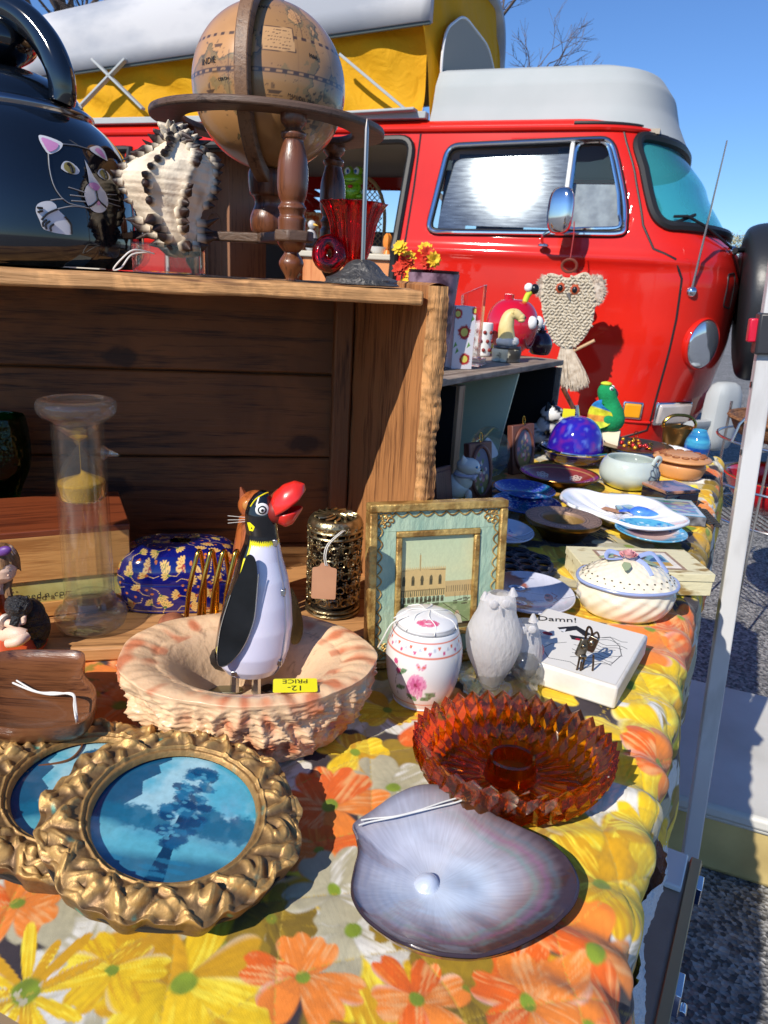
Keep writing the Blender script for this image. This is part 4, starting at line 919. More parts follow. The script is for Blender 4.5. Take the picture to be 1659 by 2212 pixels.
def side(u, v, k):
 x_f = .002; x_b = -.018; y = DP*u; x = x_f+(x_b-x_f)*u; z = (HC+.0)*v
 w_ = .009+.006*(1-u)**3
 p = Vector((x+(w_ if k else 0), y, z)); s_ = .0018*mnoise.noise(Vector((k*3, y*25, z*30))); p.x += s_
 if u == 0: p.y += .0015*mnoise.noise(Vector((k, 1, z*22)))+.0015*mnoise.noise(Vector((k, 1, z*90)))+.0008*mnoise.noise(Vector((k, 1, z*240)))
 if k and u < .2: p.x += .0022*mnoise.noise(Vector((5, 7, z*26)))+.0016*mnoise.noise(Vector((5, 7, z*90)))+.0010*mnoise.noise(Vector((5, 7, z*260)))
 if v == 1: p.z += .004
 return p
mb.grid(30, 70, lambda u, v: side(u, v, 0)); mb.grid(30, 70, lambda u, v: side(u, v, 1))
MB().grid(14, 260, lambda a, v: side(0, v, 0)*(1-a)+side(0, v, 1)*a+Vector((.0004*(a-.5)*2, -.0004-.0028*math.sin(a*math.pi)+.0016*mnoise.noise(Vector((a*2, 2, v*14)))+.0006*mnoise.noise(Vector((a*5, 5, v*60)))+.0060*max(0, mnoise.noise(Vector((a*3, 9, v*30)))-.32), 0))).build('front_edge', wood('chipped_edge', srgb(206, 150, 92), srgb(104, 64, 32), 'Z', 6, .75, 1.3, stain=60), t, ang=180)
mb.grid(6, 30, lambda a, u: side(u, 1, 0)*(1-a)+side(u, 1, 1)*a+Vector((0, 0, .002*math.sin(a*math.pi)))); mb.grid(6, 70, lambda a, v: side(1, v, 0)*(1-a)+side(1, v, 1)*a)
mb.build('side_board', SIDE, t, ang=55)
board('side_board', (-W0, DP/2, HC/2), (.016, DP, HC-.03), SIDE, .001, 9)
board('corner_post', (-.0275, DP-.014, HC/2), (.019, .018, HC-.026), wood('post_pine', srgb(140, 94, 56), srgb(66, 40, 22), 'Z', 4, .65, .5), .0006, 12)
CTZ = CTOP+.0015
def CT(x, y): p = CO+CFD*x+CFN*y; return Vector((p.x, p.y, CTZ))      # a point on the crate's top
def CI(x, y): p = CO+CFD*x+CFN*y; return Vector((p.x, p.y, .7015+.0125))   # on the crate's floor
# ================================================================== the second, grey crate further along the table
z2 = .868
A = PZ(945, 822, z2); B = PZ(1217, 778, z2); C2 = PZ(1190, 769, z2)
B0 = PY(1216, 1020, B.y)
fd = (B-A); fd.z = 0; L2 = fd.length; fd.normalize(); fn = Vector((-fd.y, fd.x, 0)); A2 = math.atan2(fd.y, fd.x)
E = A-fd*.10; L2 += .10
t = thing('grey_crate', 'weathered grey crate used as a second shelf, pale green panel and dark inside', 'crate', Vector((E.x, E.y, .7015)), A2)
GW = wood('weathered_grey_wood', srgb(158, 140, 124), srgb(104, 86, 74), 'X', 5, .75, .5, stain=20)
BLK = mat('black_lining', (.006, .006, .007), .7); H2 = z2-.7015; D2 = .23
MB().box((L2/2, D2/2, H2-.005), (L2+.006, D2, .010)).build('top_board', GW, t, bevel=.0015)
MB().box((L2/2, D2/2, .004), (L2, D2, .008)).build('bottom_board', GW, t, bevel=.0015)
MB().box((L2-.003, D2/2, H2/2-.004), (.006, D2, H2-.02)).build('end_board', GW, t, bevel=.001)
MB().box((.003, D2/2, H2/2-.004), (.006, D2, H2-.02)).build('end_board', GW, t, bevel=.001)
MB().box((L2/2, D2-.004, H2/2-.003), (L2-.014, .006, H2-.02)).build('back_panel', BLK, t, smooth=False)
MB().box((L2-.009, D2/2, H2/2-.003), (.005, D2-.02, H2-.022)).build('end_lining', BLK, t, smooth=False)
def xon(u, v):
 p = PZ(u, v, z2-.02); return (p-E).dot(fd)
x1, x2 = (PZ(1008, 812, z2)-E).dot(fd), (PZ(1150, 795, z2)-E).dot(fd)
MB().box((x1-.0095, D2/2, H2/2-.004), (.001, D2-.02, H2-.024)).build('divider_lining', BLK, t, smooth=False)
MB().box((x1, D2/2-.002, H2/2-.004), (.018, D2-.012, H2-.022)).build('divider', wood('weathered_grey_brown', srgb(170, 136, 104), srgb(120, 90, 64), 'Z', 5, .7, .4), t, bevel=.001)
x1b = x1+.010
MB().add([(x2-.062, .005, .012), (x2-.062, .15, .012), (x2, .14, H2-.012), (x2, .005, H2-.012), (x2-.058, .005, .012), (x2-.058, .15, .012), (x2+.004, .14, H2-.012), (x2+.004, .005, H2-.012)], [(0, 1, 2, 3), (7, 6, 5, 4), (0, 4, 5, 1), (1, 5, 6, 2), (2, 6, 7, 3), (3, 7, 4, 0)]).build('slanted_divider', mat('pale_green_paint', srgb(214, 222, 186), .5, c2=srgb(200, 210, 176), ns=8), t, smooth=False)
MB().box(((x1b+x2-.06)/2, .085, .011), (x2-.06-x1b, .15, .006)).build('panel_floor', mat('pale_green_paint', (0, 0, 0)), t, smooth=False)
# ================================================================== things on the crate's top
def CTP(u, v, Y, z=CTZ):       # where a photo column meets the crate top at depth Y
 p = PY(u, v, Y); return Vector((p.x, p.y, z))
# ---- enamel kettle with a painted cat
kb = CTP(60, 560, .625); KX = PY(40, 560, .625)
t = thing('enamel_kettle', 'glossy black enamel kettle painted with a white-pawed cat, left end of the crate', 'kettle', kb, 0)
SK = pxs(PY(40, 400, .62))
ax = PY(22, 400, .625); RK = 272*SK*1.0
prk = prof([(0, .0), (.80, .0), (.93, .03), (1.0, .14), (1.0, .42), (.97, .70), (.90, .95), (.78, 1.14), (.64, 1.27), (.60, 1.30)], 6)
_hk = PY(100, 232, .60).z-CTZ
prk = [(r*RK, z/1.30*_hk) for r, z in prk]
t.location = (ax.x, .625, CTZ)
KE = mat('black_enamel', (.004, .006, .010), .05, coat=1)
HKR = [p[1] for p in prk]
def onk(px_, py_, off=.0004):
 """photo pixel -> point of the kettle wall (solved on the body of revolution)"""
 r = ray(px_, py_); o = Vector((0, 0, CAMZ)); best = None
 for i in range(900):
  s_ = .3+.0005*i; q = o+r*s_; l = q-Vector(t.location); rr = math.hypot(l.x, l.y)
  z = l.z
  if z < 0 or z > prk[-1][1]: continue
  for (r0, z0), (r1, z1) in zip(prk[:-1], prk[1:]):
   if z0 <= z <= z1 and z1 > z0:
    R_ = r0+(r1-r0)*(z-z0)/(z1-z0)
    if rr <= R_+off:
     k = (R_+off)/max(rr, 1e-6); return Vector((l.x*k, l.y*k, z))
    break
 return None
kbody = MB().lathe(prk, 96, caps=True); kbody.build('kettle_body', KE, t, ang=180)
zt_ = prk[-1][1]; rt = prk[-1][0]
MB().lathe(prof([(rt+.004, zt_-.006), (rt+.006, zt_), (rt, zt_+.004), (rt-.006, zt_)]), 72, caps=False).build('lid_rim', mat('dark_chrome', (.3, .3, .32), .15, 1), t)
lid = MB().lathe(prof([(rt, zt_), (rt*.97, zt_+.008), (rt*.8, zt_+.018), (rt*.45, zt_+.027), (0, zt_+.03)]), 72).build('lid', KE, t, ang=180)
MB().lathe(prof([(0, zt_+.026), (.012, zt_+.03), (.026, zt_+.040), (.026, zt_+.052), (.014, zt_+.060), (0, zt_+.062)]), 40).build('lid_knob', KE, lid, ang=180)
def kp(u, v, Y): p = PY(u, v, Y); return p-Vector(t.location)
hp_ = smoothpts([kp(133, 222, .60), kp(136, 200, .60), kp(128, 150, .60), kp(98, 90, .605), kp(50, 40, .61), (kp(-10, 15, .615)), kp(-70, 25, .62), kp(-110, 80, .63), kp(-135, 180, .63)], 8)
mb = MB(); mb.tube(hp_, [.0088+.0012*math.sin(i/len(hp_)*3.14) for i in range(len(hp_))], 20, flat=1.15); mb.build('handle', KE, t, ang=180)
def patch(name, pts, m, off=.0006, n=5, closed=True, sm=True):
 P2 = smoothpts([(a, b, 0) for a, b in pts], n, closed=True) if sm else [Vector((a, b, 0)) for a, b in pts]
 cx = sum(p.x for p in P2)/len(P2); cy = sum(p.y for p in P2)/len(P2); rings = 5; vs = []; fs = []; N = len(P2)
 for k in range(rings+1):
  for p in P2:
   q = onk(cx+(p.x-cx)*k/rings, cy+(p.y-cy)*k/rings, off)
   if q is None: return None
   vs.append(q)
 for k in range(rings):
  for i in range(N): fs.append((k*N+i, k*N+(i+1) % N, (k+1)*N+(i+1) % N, (k+1)*N+i))
 return MB().add(vs, fs).build(name, m, t, ang=180)
def stroke(name, pts, w_, m, off=.0008):
 L = [onk(p.x, p.y, off) for p in smoothpts([(a, b, 0) for a, b in pts], 6)]; L = [p for p in L if p]
 if len(L) > 2: return MB().tube(L, w_, 5).build(name, m, t)
EW = mat('white_enamel', (.66, .66, .68), .12, coat=.6); EP = mat('pink_enamel', srgb(208, 140, 188), .15, coat=.6); EO = mat('olive_enamel', srgb(150, 136, 76), .15); GRY = mat('grey_enamel', (.25, .26, .28), .2)
Z6 = lambda x, y: ((x/2.37)*.6636, (380+y/2.37)*.6636)
def z6(L): return [Z6(*p) for p in L]
patch('ear', z6([(296, 150), (330, 143), (420, 172), (482, 208), (460, 255), (400, 285), (365, 280), (320, 215)]), EW)
patch('inner_ear', z6([(318, 165), (350, 165), (420, 195), (450, 215), (430, 250), (378, 268), (340, 215)]), EP, .0011)
patch('ear', z6([(690, 255), (720, 228), (760, 226), (800, 260), (826, 325), (815, 335)]), EW); patch('inner_ear', z6([(735, 262), (752, 240), (785, 265), (812, 318), (800, 318)]), EP, .0011)
patch('eye', z6([(468, 392), (490, 348), (530, 345), (580, 375), (612, 418), (590, 445), (530, 435), (490, 415)]), EW)
patch('iris', z6([(490, 380), (505, 352), (545, 355), (578, 395), (575, 435), (540, 435), (505, 412)]), EO, .0011)
stroke('pupil', z6([(520, 358), (545, 385), (558, 432)]), .0011, INK, .0016)
patch('eye', z6([(752, 440), (768, 405), (800, 405), (840, 440), (848, 478), (820, 490), (780, 470)]), EW)
patch('iris', z6([(768, 430), (785, 408), (815, 420), (838, 460), (828, 487), (795, 470)]), EO, .0011)
stroke('pupil', z6([(800, 412), (815, 440), (822, 480)]), .0010, INK, .0016)
patch('blaze', z6([(650, 328), (690, 400), (720, 460), (770, 525), (740, 515), (685, 510), (682, 470), (672, 420)]), EW, sm=False)
patch('muzzle', z6([(680, 520), (650, 580), (662, 650), (690, 700), (740, 738), (800, 732), (830, 680), (825, 610), (790, 555), (750, 515)]), EW, .0010)
patch('nose', z6([(684, 515), (730, 508), (768, 535), (760, 562), (740, 572), (705, 550)]), EP, .0016)
patch('mouth', z6([(745, 645), (765, 640), (776, 665), (762, 684), (748, 672)]), EP, .0016)
for L in ([(740, 570), (752, 630), (745, 655), (700, 690), (685, 685)], [(752, 630), (775, 660), (820, 700)]): stroke('mouth_line', z6(L), .0006, INK, .0015)
for L in ([(655, 585), (580, 560), (530, 545)], [(655, 618), (540, 604)], [(660, 655), (552, 648)], [(690, 705), (560, 690), (440, 712)], [(830, 600), (900, 602)], [(830, 630), (920, 650)], [(828, 662), (925, 692)],
          [(372, 285), (385, 420), (430, 560), (520, 660), (650, 695)], [(483, 210), (590, 222), (690, 250)], [(390, 645), (440, 637), (490, 634)]): stroke('whisker_line', z6(L), .00042, GRY)
patch('paw', z6([(276, 730), (285, 680), (330, 655), (395, 652), (430, 680), (442, 710), (500, 770), (545, 830), (552, 905), (480, 905), (390, 888), (330, 860), (305, 800)]), EW)
for L in ([(320, 795), (370, 745), (442, 712)], [(285, 700), (330, 705)], [(290, 735), (330, 725)], [(335, 850), (330, 820), (360, 795)], [(360, 868), (355, 830), (385, 805)], [(395, 885), (390, 850), (415, 828)], [(552, 905), (545, 830), (500, 770)]): stroke('paw_line', z6(L), .0007, INK, .0014)
# ---- acrylic block and the murex shell on it
p = CTP(360, 590, .585); k = pxs(PY(360, 560, .585))
t = thing('acrylic_block', 'clear rectangular acrylic block carrying the spiny shell, price string looped beside it', 'block', p, R(6))
AW, AH = 146*k, 62*k
ACR = glass('clear_acrylic', (.97, .97, .97), 0, .55, 1.45)
MB().box((0, .012, AH/2), (AW, .024, AH)).build('acrylic_body', ACR, t, smooth=False, bevel=.0012)
MB().box((-.001, .012, AH-.010), (.0018, .004, .020)).build('peg', mat('clear_peg', (.75, .75, .72), .3), t)
s_ = [PY(333, 548, .585), PY(290, 540, .57), PY(262, 560, .565), PY(245, 582, .565), PY(262, 578, .567), PY(285, 550, .575), PY(325, 545, .585)]
t2 = thing('price_string', 'white looped price string lying on the crate edge beside the acrylic block', 'string', CTP(245, 582, .565), 0)
MB().tube(smoothpts([Vector((q.x, q.y, max(q.z, CTZ+.0008)))-Vector(t2.location) for q in s_], 8), .0006, 6).build('loop', STRING, t2)
MB().box((-.02, .0, .0008), (.045, .012, .0008)).build('tag', mat('manila_tag', (.6, .55, .45), .8), t2, loc=(-.012, .004, 0))
c = PY(358, 412, .592); k = pxs(c)
t = thing('murex_shell', 'large cream murex shell with rows of black and brown spines standing on the acrylic block', 'shell', Vector((p.x, c.y+.006, CTZ+AH+.002)), 0)
hS = (PY(358, 272, .592).z-(CTZ+AH+.002))
CRM = np.array(srgb(232, 216, 190)); BRN = np.array(srgb(58, 34, 24)); CHC = np.array(srgb(42, 36, 38)); TAN = np.array(srgb(200, 140, 90))
def Lz(u, v): q = PY(u, v, .592)-Vector(t.location); return q
rows = [(546, 385, 400), (530, 352, 418), (505, 330, 428), (480, 306, 424), (455, 292, 426), (425, 276, 438), (400, 262, 446), (375, 258, 450), (350, 278, 452), (335, 300, 448), (322, 322, 434), (305, 338, 408), (288, 346, 390), (273, 352, 372)]
rows = resample(rows, 4)
def shell_prof(h):      # h 0..1 bottom to top
 f = h*(len(rows)-1); i = min(int(f), len(rows)-2); g = f-i; a, b = rows[i], rows[i+1]
 return [a[j]+(b[j]-a[j])*g for j in range(3)]
VA = [-2.55, -1.72, -.85, .1, 1.2, 2.4]    # spine rows (angles about the axis); camera side is -pi/2
sh = MB()
def spoint(a, h, bulge=0):
 v, ul, ur = shell_prof(h); L = Lz(ul, v); Rr = Lz(ur, v); cx = (L.x+Rr.x)/2; r = (Rr.x-L.x)/2
 a2 = a
 rib = 1+.008*math.sin(h*110+a*2.5)+.006*math.sin(h*190+a)+.03*mnoise.noise(Vector((math.cos(a)*2, math.sin(a)*2, h*5)))
 near = min(abs(math.atan2(math.sin(a-q-.5*(h-.5)), math.cos(a-q-.5*(h-.5)))) for q in VA)
 var = 1+.13*math.exp(-(near/.13)**2)
 rr = r*(rib*var/1.04+bulge)
 return Vector((cx+rr*math.cos(a), rr*.82*math.sin(a), L.z)), near
def scol(a, h):
 p_, near = spoint(a, h); nz = mnoise.noise(Vector((a*2, h*9, 1)))*.5+.5
 c_ = CRM*(1-.25*max(0, nz-.5)*2)+TAN*(.25*max(0, nz-.5)*2)
 k_ = math.exp(-(near/.09)**2)*max(0, math.sin(h*75))*(.5+.5*(nz > .45)); k_ = max(k_, .55*max(0, mnoise.noise(Vector((a*1.5, h*6, 9)))-.15)*2); c_ = c_*(1-.9*k_)+BRN*.9*k_
 if h > .86: q = min(1, (h-.86)*5)*(mnoise.noise(Vector((a*3, h*30, 4)))*.5+.5)*1.2; q = min(1, q); c_ = c_*(1-q)+CHC*q
 if h < .2: q = min(1, (.2-h)*5)*min(1, max(0, nz*1.5)); c_ = c_*(1-q)+CHC*q
 return tuple(c_)
sh.grid(120, 110, lambda u, v: spoint(2*math.pi*u, v)[0], cu=True, cf=lambda u, v, p_: scol(2*math.pi*u, v))
SHM = mat('shell_surface', attr=True, rough=.5, bump=.25, bs=220, avar=.12, ns=60)
sh.build('shell_body', SHM, t, ang=180)
rnd = random.Random(5)
for q in VA:
 sp = MB()
 for i in range(17):
  h = .03+.055*i+rnd.uniform(-.008, .008)
  if h > .97: break
  a = q+.5*(h-.5); b, _ = spoint(a, h); b2, _ = spoint(a, h, .1); n = (b2-b).normalized(); L = rnd.uniform(.0035, .0075)*(1.9 if h > .70 or h < .35 else 1); r0 = rnd.uniform(.0020, .0036)*(1.3 if h < .35 else 1)
  if rnd.random() < .12: continue
  tip = b+n*L+Vector((0, 0, rnd.uniform(-.3, .4)*L)); w_ = Vector((0, 0, 1)).cross(n).normalized()
  m0 = len(sp.v); pts = [b-n*.002, b+n*L*.4, tip]; sp.tube(pts, [r0*1.3, r0*.95, r0*.12], 7)
  for j in range(len(sp.v)-m0): sp.c[m0+j] = tuple((CRM if j < 7 else (BRN if rnd.random() < .4 else CHC))*(.7+.5*rnd.random()))
 sp.build('spine_row', SHM, t, ang=60)
spi = MB()
for i in range(46):
 a = rnd.uniform(0, 6.28); h = .86+.13*rnd.random(); b, _ = spoint(a, h); b2, _ = spoint(a, h, .1); n = (b2-b).normalized(); L = rnd.uniform(.003, .008)
 m0 = len(spi.v); spi.tube([b-n*.002, b+n*L*.5+Vector((0, 0, L*.3)), b+n*L+Vector((0, 0, L*.7))], [.0034, .0026, .0004], 6)
 cc = tuple(np.array(srgb(150, 146, 144) if rnd.random() < .5 else (70, 60, 62))/1.0) if False else (tuple(CHC*2) if rnd.random() < .5 else tuple(CRM*.8))
 for j in range(len(spi.v)-m0): spi.c[m0+j] = cc
spi.build('spire', SHM, t, ang=60)
# ---- globe on its turned stand
gc = PY(582, 192, .70); k = pxs(gc); GRr = 163*k
t = thing('globe_stand', 'antique style wooden table globe on three turned legs standing on the crate', 'globe', Vector((gc.x, gc.y, CTZ)), 0)
gz = gc.z-CTZ
WD = wood('dark_turned_wood', srgb(112, 66, 40), srgb(58, 30, 18), 'Z', 8, .35, .25, coat=.3); WDR = wood('dusty_ring_wood', srgb(96, 74, 60), srgb(52, 36, 28), 'X', 8, .5, .35)
def globe_paint():
 nu, nv = 420, 240
 U, V = np.meshgrid(np.linspace(0, 2*np.pi, nu), np.linspace(-1.55, 1.55, nv))
 lon = np.degrees(U); lat = np.degrees(V); cv = Cv(lon, lat, srgb(186, 138, 88))
 n1 = vnoise(lon, lat, .03, 2, 5); n2 = vnoise(lon, lat, .12, 7, 3)
 cv.C = cv.C*(.78+.4*n1+.12*n2)[..., None]
 land = vnoise(lon+6*n2, lat+6*n2, .021, 21, 5)
 cv.put((land-.545)*60, srgb(150, 112, 70), .8); ed = np.abs(land-.55); cv.put((.006-ed)*300, srgb(48, 54, 50), .85)
 cv.put(((land > .55) & (land < .58)).astype(float), srgb(96, 100, 70), .45)
 inkc = srgb(44, 34, 36)
 for c_, fq in ((0, 0), (23.5, 1), (-23.5, 1)):
  cv.put((1.1-np.abs(lat-c_-0))*3, srgb(170, 130, 90), .6); cv.put((((np.floor(lon/4) % 2) == 0) & (np.abs(lat-c_) < .9)).astype(float), inkc, .85); cv.put((.25-np.abs(np.abs(lat-c_)-1.1))*6, inkc, .8)
 ec = 23*np.sin(np.radians(lon+20)); cv.put((((np.floor(lon/3) % 2) == 0) & (np.abs(lat-ec) < .7)).astype(float), inkc, .8)
 for m_ in range(0, 360, 30): cv.put((.22-np.abs(lon-m_))*5, inkc, .35)
 for (cx, cy) in ((305, 38), (250, -2)):
  for a in range(16): cv.line([(cx, cy), (cx+14*math.cos(a*.3927), cy+14*math.sin(a*.3927))], .22, inkc, .55)
 x0, y0 = 287, 31
 cv.poly([(274, 12), (298, 13), (297, 30), (273, 29)], srgb(196, 152, 104), .9); cv.line([(274, 12), (298, 13), (297, 30), (273, 29), (274, 12)], .35, inkc, .9)
 rs = random.Random(3)
 for j in range(6):
  y = 27-j*2.5; x = 276
  while x < 294: L = rs.uniform(.8, 2.4); cv.line([(x, y+rs.uniform(-.3, .3)), (x+L*.5, y+rs.uniform(-.6, .6)), (x+L, y)], .22, inkc, .8); x += L+.8
 for (sx, sy, S) in ((283, -12, 1.0), (240, 16, .8), (232, -12, .9), (320, -30, 1)):
  cv.poly([(sx-5*S, sy), (sx+5*S, sy), (sx+3.5*S, sy-2.4*S), (sx-3.5*S, sy-2.4*S)], inkc, .8); cv.line([(sx, sy), (sx, sy+5*S)], .3, inkc, .9)
  cv.poly([(sx-2.6*S, sy+1), (sx-2.2*S, sy+4.5*S), (sx-.3, sy+4*S), (sx-.3, sy+.8)], inkc, .55); cv.line([(sx-6*S, sy-3*S), (sx-2*S, sy-3.5*S), (sx+3*S, sy-3*S), (sx+7*S, sy-3.6*S)], .25, inkc, .7)
 for i in range(60):
  x, y = rs.uniform(200, 340), rs.uniform(-60, 60); n_ = rs.randint(3, 7)
  for q in range(n_): cv.line([(x+q*1.5, y), (x+q*1.5+rs.uniform(0, 1), y+rs.uniform(.6, 1.3))], .16, inkc, .6)
 return U, V, cv.C
U, V, C_ = globe_paint()
rr = GRr
gl = sheet('globe_ball', mat('varnished_globe_print', attr=True, rough=.28, coat=.5, bump=.03, bs=40), t, rr*np.cos(V)*np.cos(U), rr*np.cos(V)*np.sin(U), gz+rr*np.sin(V), C_)
gl.rotation_euler = (0, 0, 0)
def on_globe(lon, lat, rollx=0, tilt=0):
 return T(0, 0, gz) @ RZ(R(lon)) @ RY(R(-lat)) @ T(rr+.0003, 0, 0) @ RZ(R(90)) @ RX(R(90)) @ RZ(tilt)
for (s__, lon, lat, sz, tl) in (('INDIE', 232, 4, .0065, .05), ('MARE DEL ZUR', 303, -16, .0035, -.1), ('E', 284, -22, .009, -.2), ('CEILON', 246, -7, .003, .05), ('OCEANVS', 268, 46, .004, 0), ('MAR', 312, 12, .004, -.1)):
 text_mesh('lettering', s__, sz, INK, t, on_globe(lon, lat, 0, tl), .0001)
RR = 253*k*1.0; RI = RR*.72; zr = PY(560, 222, .70-RR).z
zr = gz-72*k
def circ(r, n=96): return [(r*math.cos(2*math.pi*i/n), r*math.sin(2*math.pi*i/n)) for i in range(n)]
TILT = RY(R(1.0)) @ RX(R(0))
MB().ext(circ(RR), 0, .0062, hole=circ(RI)).build('horizon_ring', WDR, t, bevel=.0018, ang=30).matrix_local = T(0, 0, zr-.003) @ TILT
MR0, MR1 = GRr*1.04, GRr*1.20
mb = MB(); mb.ext(circ(MR1), -.0055, .0055, hole=circ(MR0))
mb.build('meridian_ring', wood('meridian_wood', srgb(122, 90, 64), srgb(70, 46, 32), 'X', 10, .45, .3), t, bevel=.0012, ang=30).matrix_local = T(0, 0, gz) @ RZ(R(-97)) @ RX(R(90))
LP = [(0, 0, 0)]; HLg = zr-.003
lp = prof([(0, 0), (.0065, .001), (.0085, .006), (.0155, .015), (.0165, .021), (.0105, .030), (.0125, .034), (.0175, .038), (.0180, .043)], 4)
def leg_prof(H):
 P = [(.0, 0), (.007, .0), (.008, .004), (.0155, .016), (.0165, .024), (.010, .034), (.012, .037), (.0185, .045), (.019, .054), (.0185, .062), (.019, .076), (.0165, .080), (.0175, .086), (.019, .090), (.0155, .096), (.0185, .104), (.0205, .118), (.0195, .145), (.0135, .168), (.0155, .172), (.0165, .178), (.0105, .183), (.0165, .190), (.0175, .2)]
 s_ = H/.2; return prof([(r*.62*.95, z*s_) for r, z in P], 4)
rl = RR*.80
for i, a in enumerate((-67, 50, 168)):
 A_ = R(a); MB().lathe(leg_prof(HLg), 28, ctr=(rl*math.cos(A_), rl*math.sin(A_), 0)).build('leg', WD, t)
ys = HLg*.24
for i, a in enumerate((-67, 50, 168)):
 A_ = R(a);
 pts = [(-.006, -.012), (rl*.8, -.008), (rl+.008, -.016), (rl+.018, -.008), (rl+.018, .008), (rl+.008, .016), (rl*.8, .008), (-.006, .012)]
 MB().ext(pts, ys, ys+.0085, M=RZ(A_)).build('stretcher', WDR, t, bevel=.0015)
MB().lathe(prof([(.0, 0), (.013, 0), (.016, .012), (.012, .024), (.0135, .030), (.0165, .034), (.0165, .052), (0, .052)]), 28, ctr=(0, 0, ys+.008)).build('centre_post', WD, t)
# ---- ruby glass goblet
q = CTP(758, 605, .625); k = pxs(q)
t = thing('ruby_goblet', 'ruby red ribbed glass cup with flared rim beside the globe legs', 'goblet', q, 0)
hh = (PY(770, 438, .625).z-q.z)
PR = prof([(0, 0), (.34, .0), (.36, .03), (.16, .09), (.13, .16), (.30, .24), (.42, .36), (.52, .55), (.60, .75), (.74, .92), (.86, 1.0)], 5)
RB = glass('ruby_glass', (.80, .012, .06), .0, .35, 1.5, ttint=(.72, .012, .05))
MB().lathe([(r*hh*.50, z*hh) for r, z in PR]+[(r*hh*.50-.0022, z*hh) for r, z in reversed(PR) if z > .24]+[(0, .245*hh)], 72, rad=lambda a, r, z: 1+(.045*math.cos(14*a) if .25*hh < z else 0)).build('cup', RB, t, ang=180)
q2 = PY(712, 548, .612)-q
MB().tube([q2+Vector((.0, 0, 0))+Vector((.0078*math.cos(a*.3), -.002+.003*math.sin(a*.3), .0088*math.sin(a*.3))) for a in range(21)], .0060, 12, closed=True).build('handle', RB, t, ang=180)
# ---- bill spike
q = CTP(781, 615, .572); k = pxs(q)
t = thing('bill_spike', 'steel bill spike on an ornate dark cast iron foot, right end of the crate', 'spike', q, 0)
rb_ = 77*k
MB().lathe(prof([(0, 0), (rb_*.98, 0), (rb_, .002), (rb_*.97, .0045), (rb_*.80, .006), (rb_*.60, .0095), (rb_*.42, .0145), (rb_*.22, .0175), (0, .018)], 5), 60, rad=lambda a, r, z: 1+.03*math.sin(9*a+z*600)*(z > .004)*(z < .016)).build('foot', mat('cast_iron', (.07, .068, .068), .5, .6, c2=(.16, .15, .14), ns=60, bump=.7, bs=260), t, ang=60)
tp_ = PY(793, 256, .572)-q
MB().tube([(0, 0, .015), (tp_.x*.95, tp_.y, tp_.z*.94), tp_], [.0016, .0016, .0002], 8).build('pin', mat('worn_steel', (.45, .4, .34), .3, 1), t)
# ================================================================== near things on the quilt
ZT = .7018
# ---- alabaster ash bowl with rough rock edge
bc = Vector((-.0850, .4420, ZT)); t = thing('alabaster_bowl', 'thick alabaster bowl with rough broken rock sides, cream and rust streaked, holding the penguin', 'bowl', bc)
HB = .0535; EY = .775
def brad(a): return .0850*(1+.018*math.sin(2*a+.6)+.012*math.sin(5*a+1)+.006*math.sin(11*a))
ridge = [random.Random(77).uniform(-1, 1) for _ in range(64)]
def facet(a, z):
 f = a/(2*math.pi)*27+1.6*math.sin(a*2+1)*.5+z*1.5*math.sin(a*4)+.35*math.sin(z*6+a*9); i = int(math.floor(f)); g = f-i; z2 = z*2.2+ridge[i % 27+3]; j = int(math.floor(z2))
 return .8-(1.2+.8*ridge[i % 27])*math.sin(math.pi*g)**.75+.5*ridge[(i % 27*3+j) % 61]*(1 if z < .9 else .3)
def facet_old(a, z):
 f = a/(2*math.pi)*40+z*2.4*(1+.8*math.sin(a*3+2))+.7*math.sin(z*7+a*5); i = int(math.floor(f)); g = f-i
 r0, r1 = ridge[i % 64], ridge[(i+1) % 64]; return r0+(r1-r0)*(g**.35)
def bowl_pt(u, v):
 a = 2*math.pi*u; Ro = brad(a); ri = .0620*(1+.012*math.sin(3*a))
 if v < .45:
  k = v/.45; z = HB*k; n_ = mnoise.noise(Vector((math.cos(a)*6, math.sin(a)*6, k*4))); n2 = mnoise.noise(Vector((math.cos(a)*26, math.sin(a)*26, k*22))); n3 = mnoise.noise(Vector((math.cos(a)*70, math.sin(a)*70, k*60)))
  w_ = math.sin(min(1, k*1.05)*math.pi)**.5
  r = Ro*(.70+.29*k**.5)+w_*(.0034*facet(a, k)+.006*n_+.0026*n2+.0012*n3)
  return Vector((r*math.cos(a), EY*r*math.sin(a), z))
 if v < .62:
  k = (v-.45)/.17; r = Ro*.99+(ri-Ro*.99)*k; z = HB+.0022*math.sin(k*math.pi)-.003*k+.0012*mnoise.noise(Vector((math.cos(a)*9, math.sin(a)*9, 5)))
  return Vector((r*math.cos(a), EY*r*math.sin(a), z))
 k = (v-.62)/.38; r = ri*(1-k); z = .014+(HB-.003-.014)*max(0, math.cos(min(1, k*2.1)*math.pi/2))**.85
 return Vector((r*math.cos(a), EY*r*math.sin(a), z))
A1, A2_, A3, A4 = [np.array(srgb(*c)) for c in ((234, 194, 152), (202, 104, 64), (204, 174, 144), (120, 92, 76))]
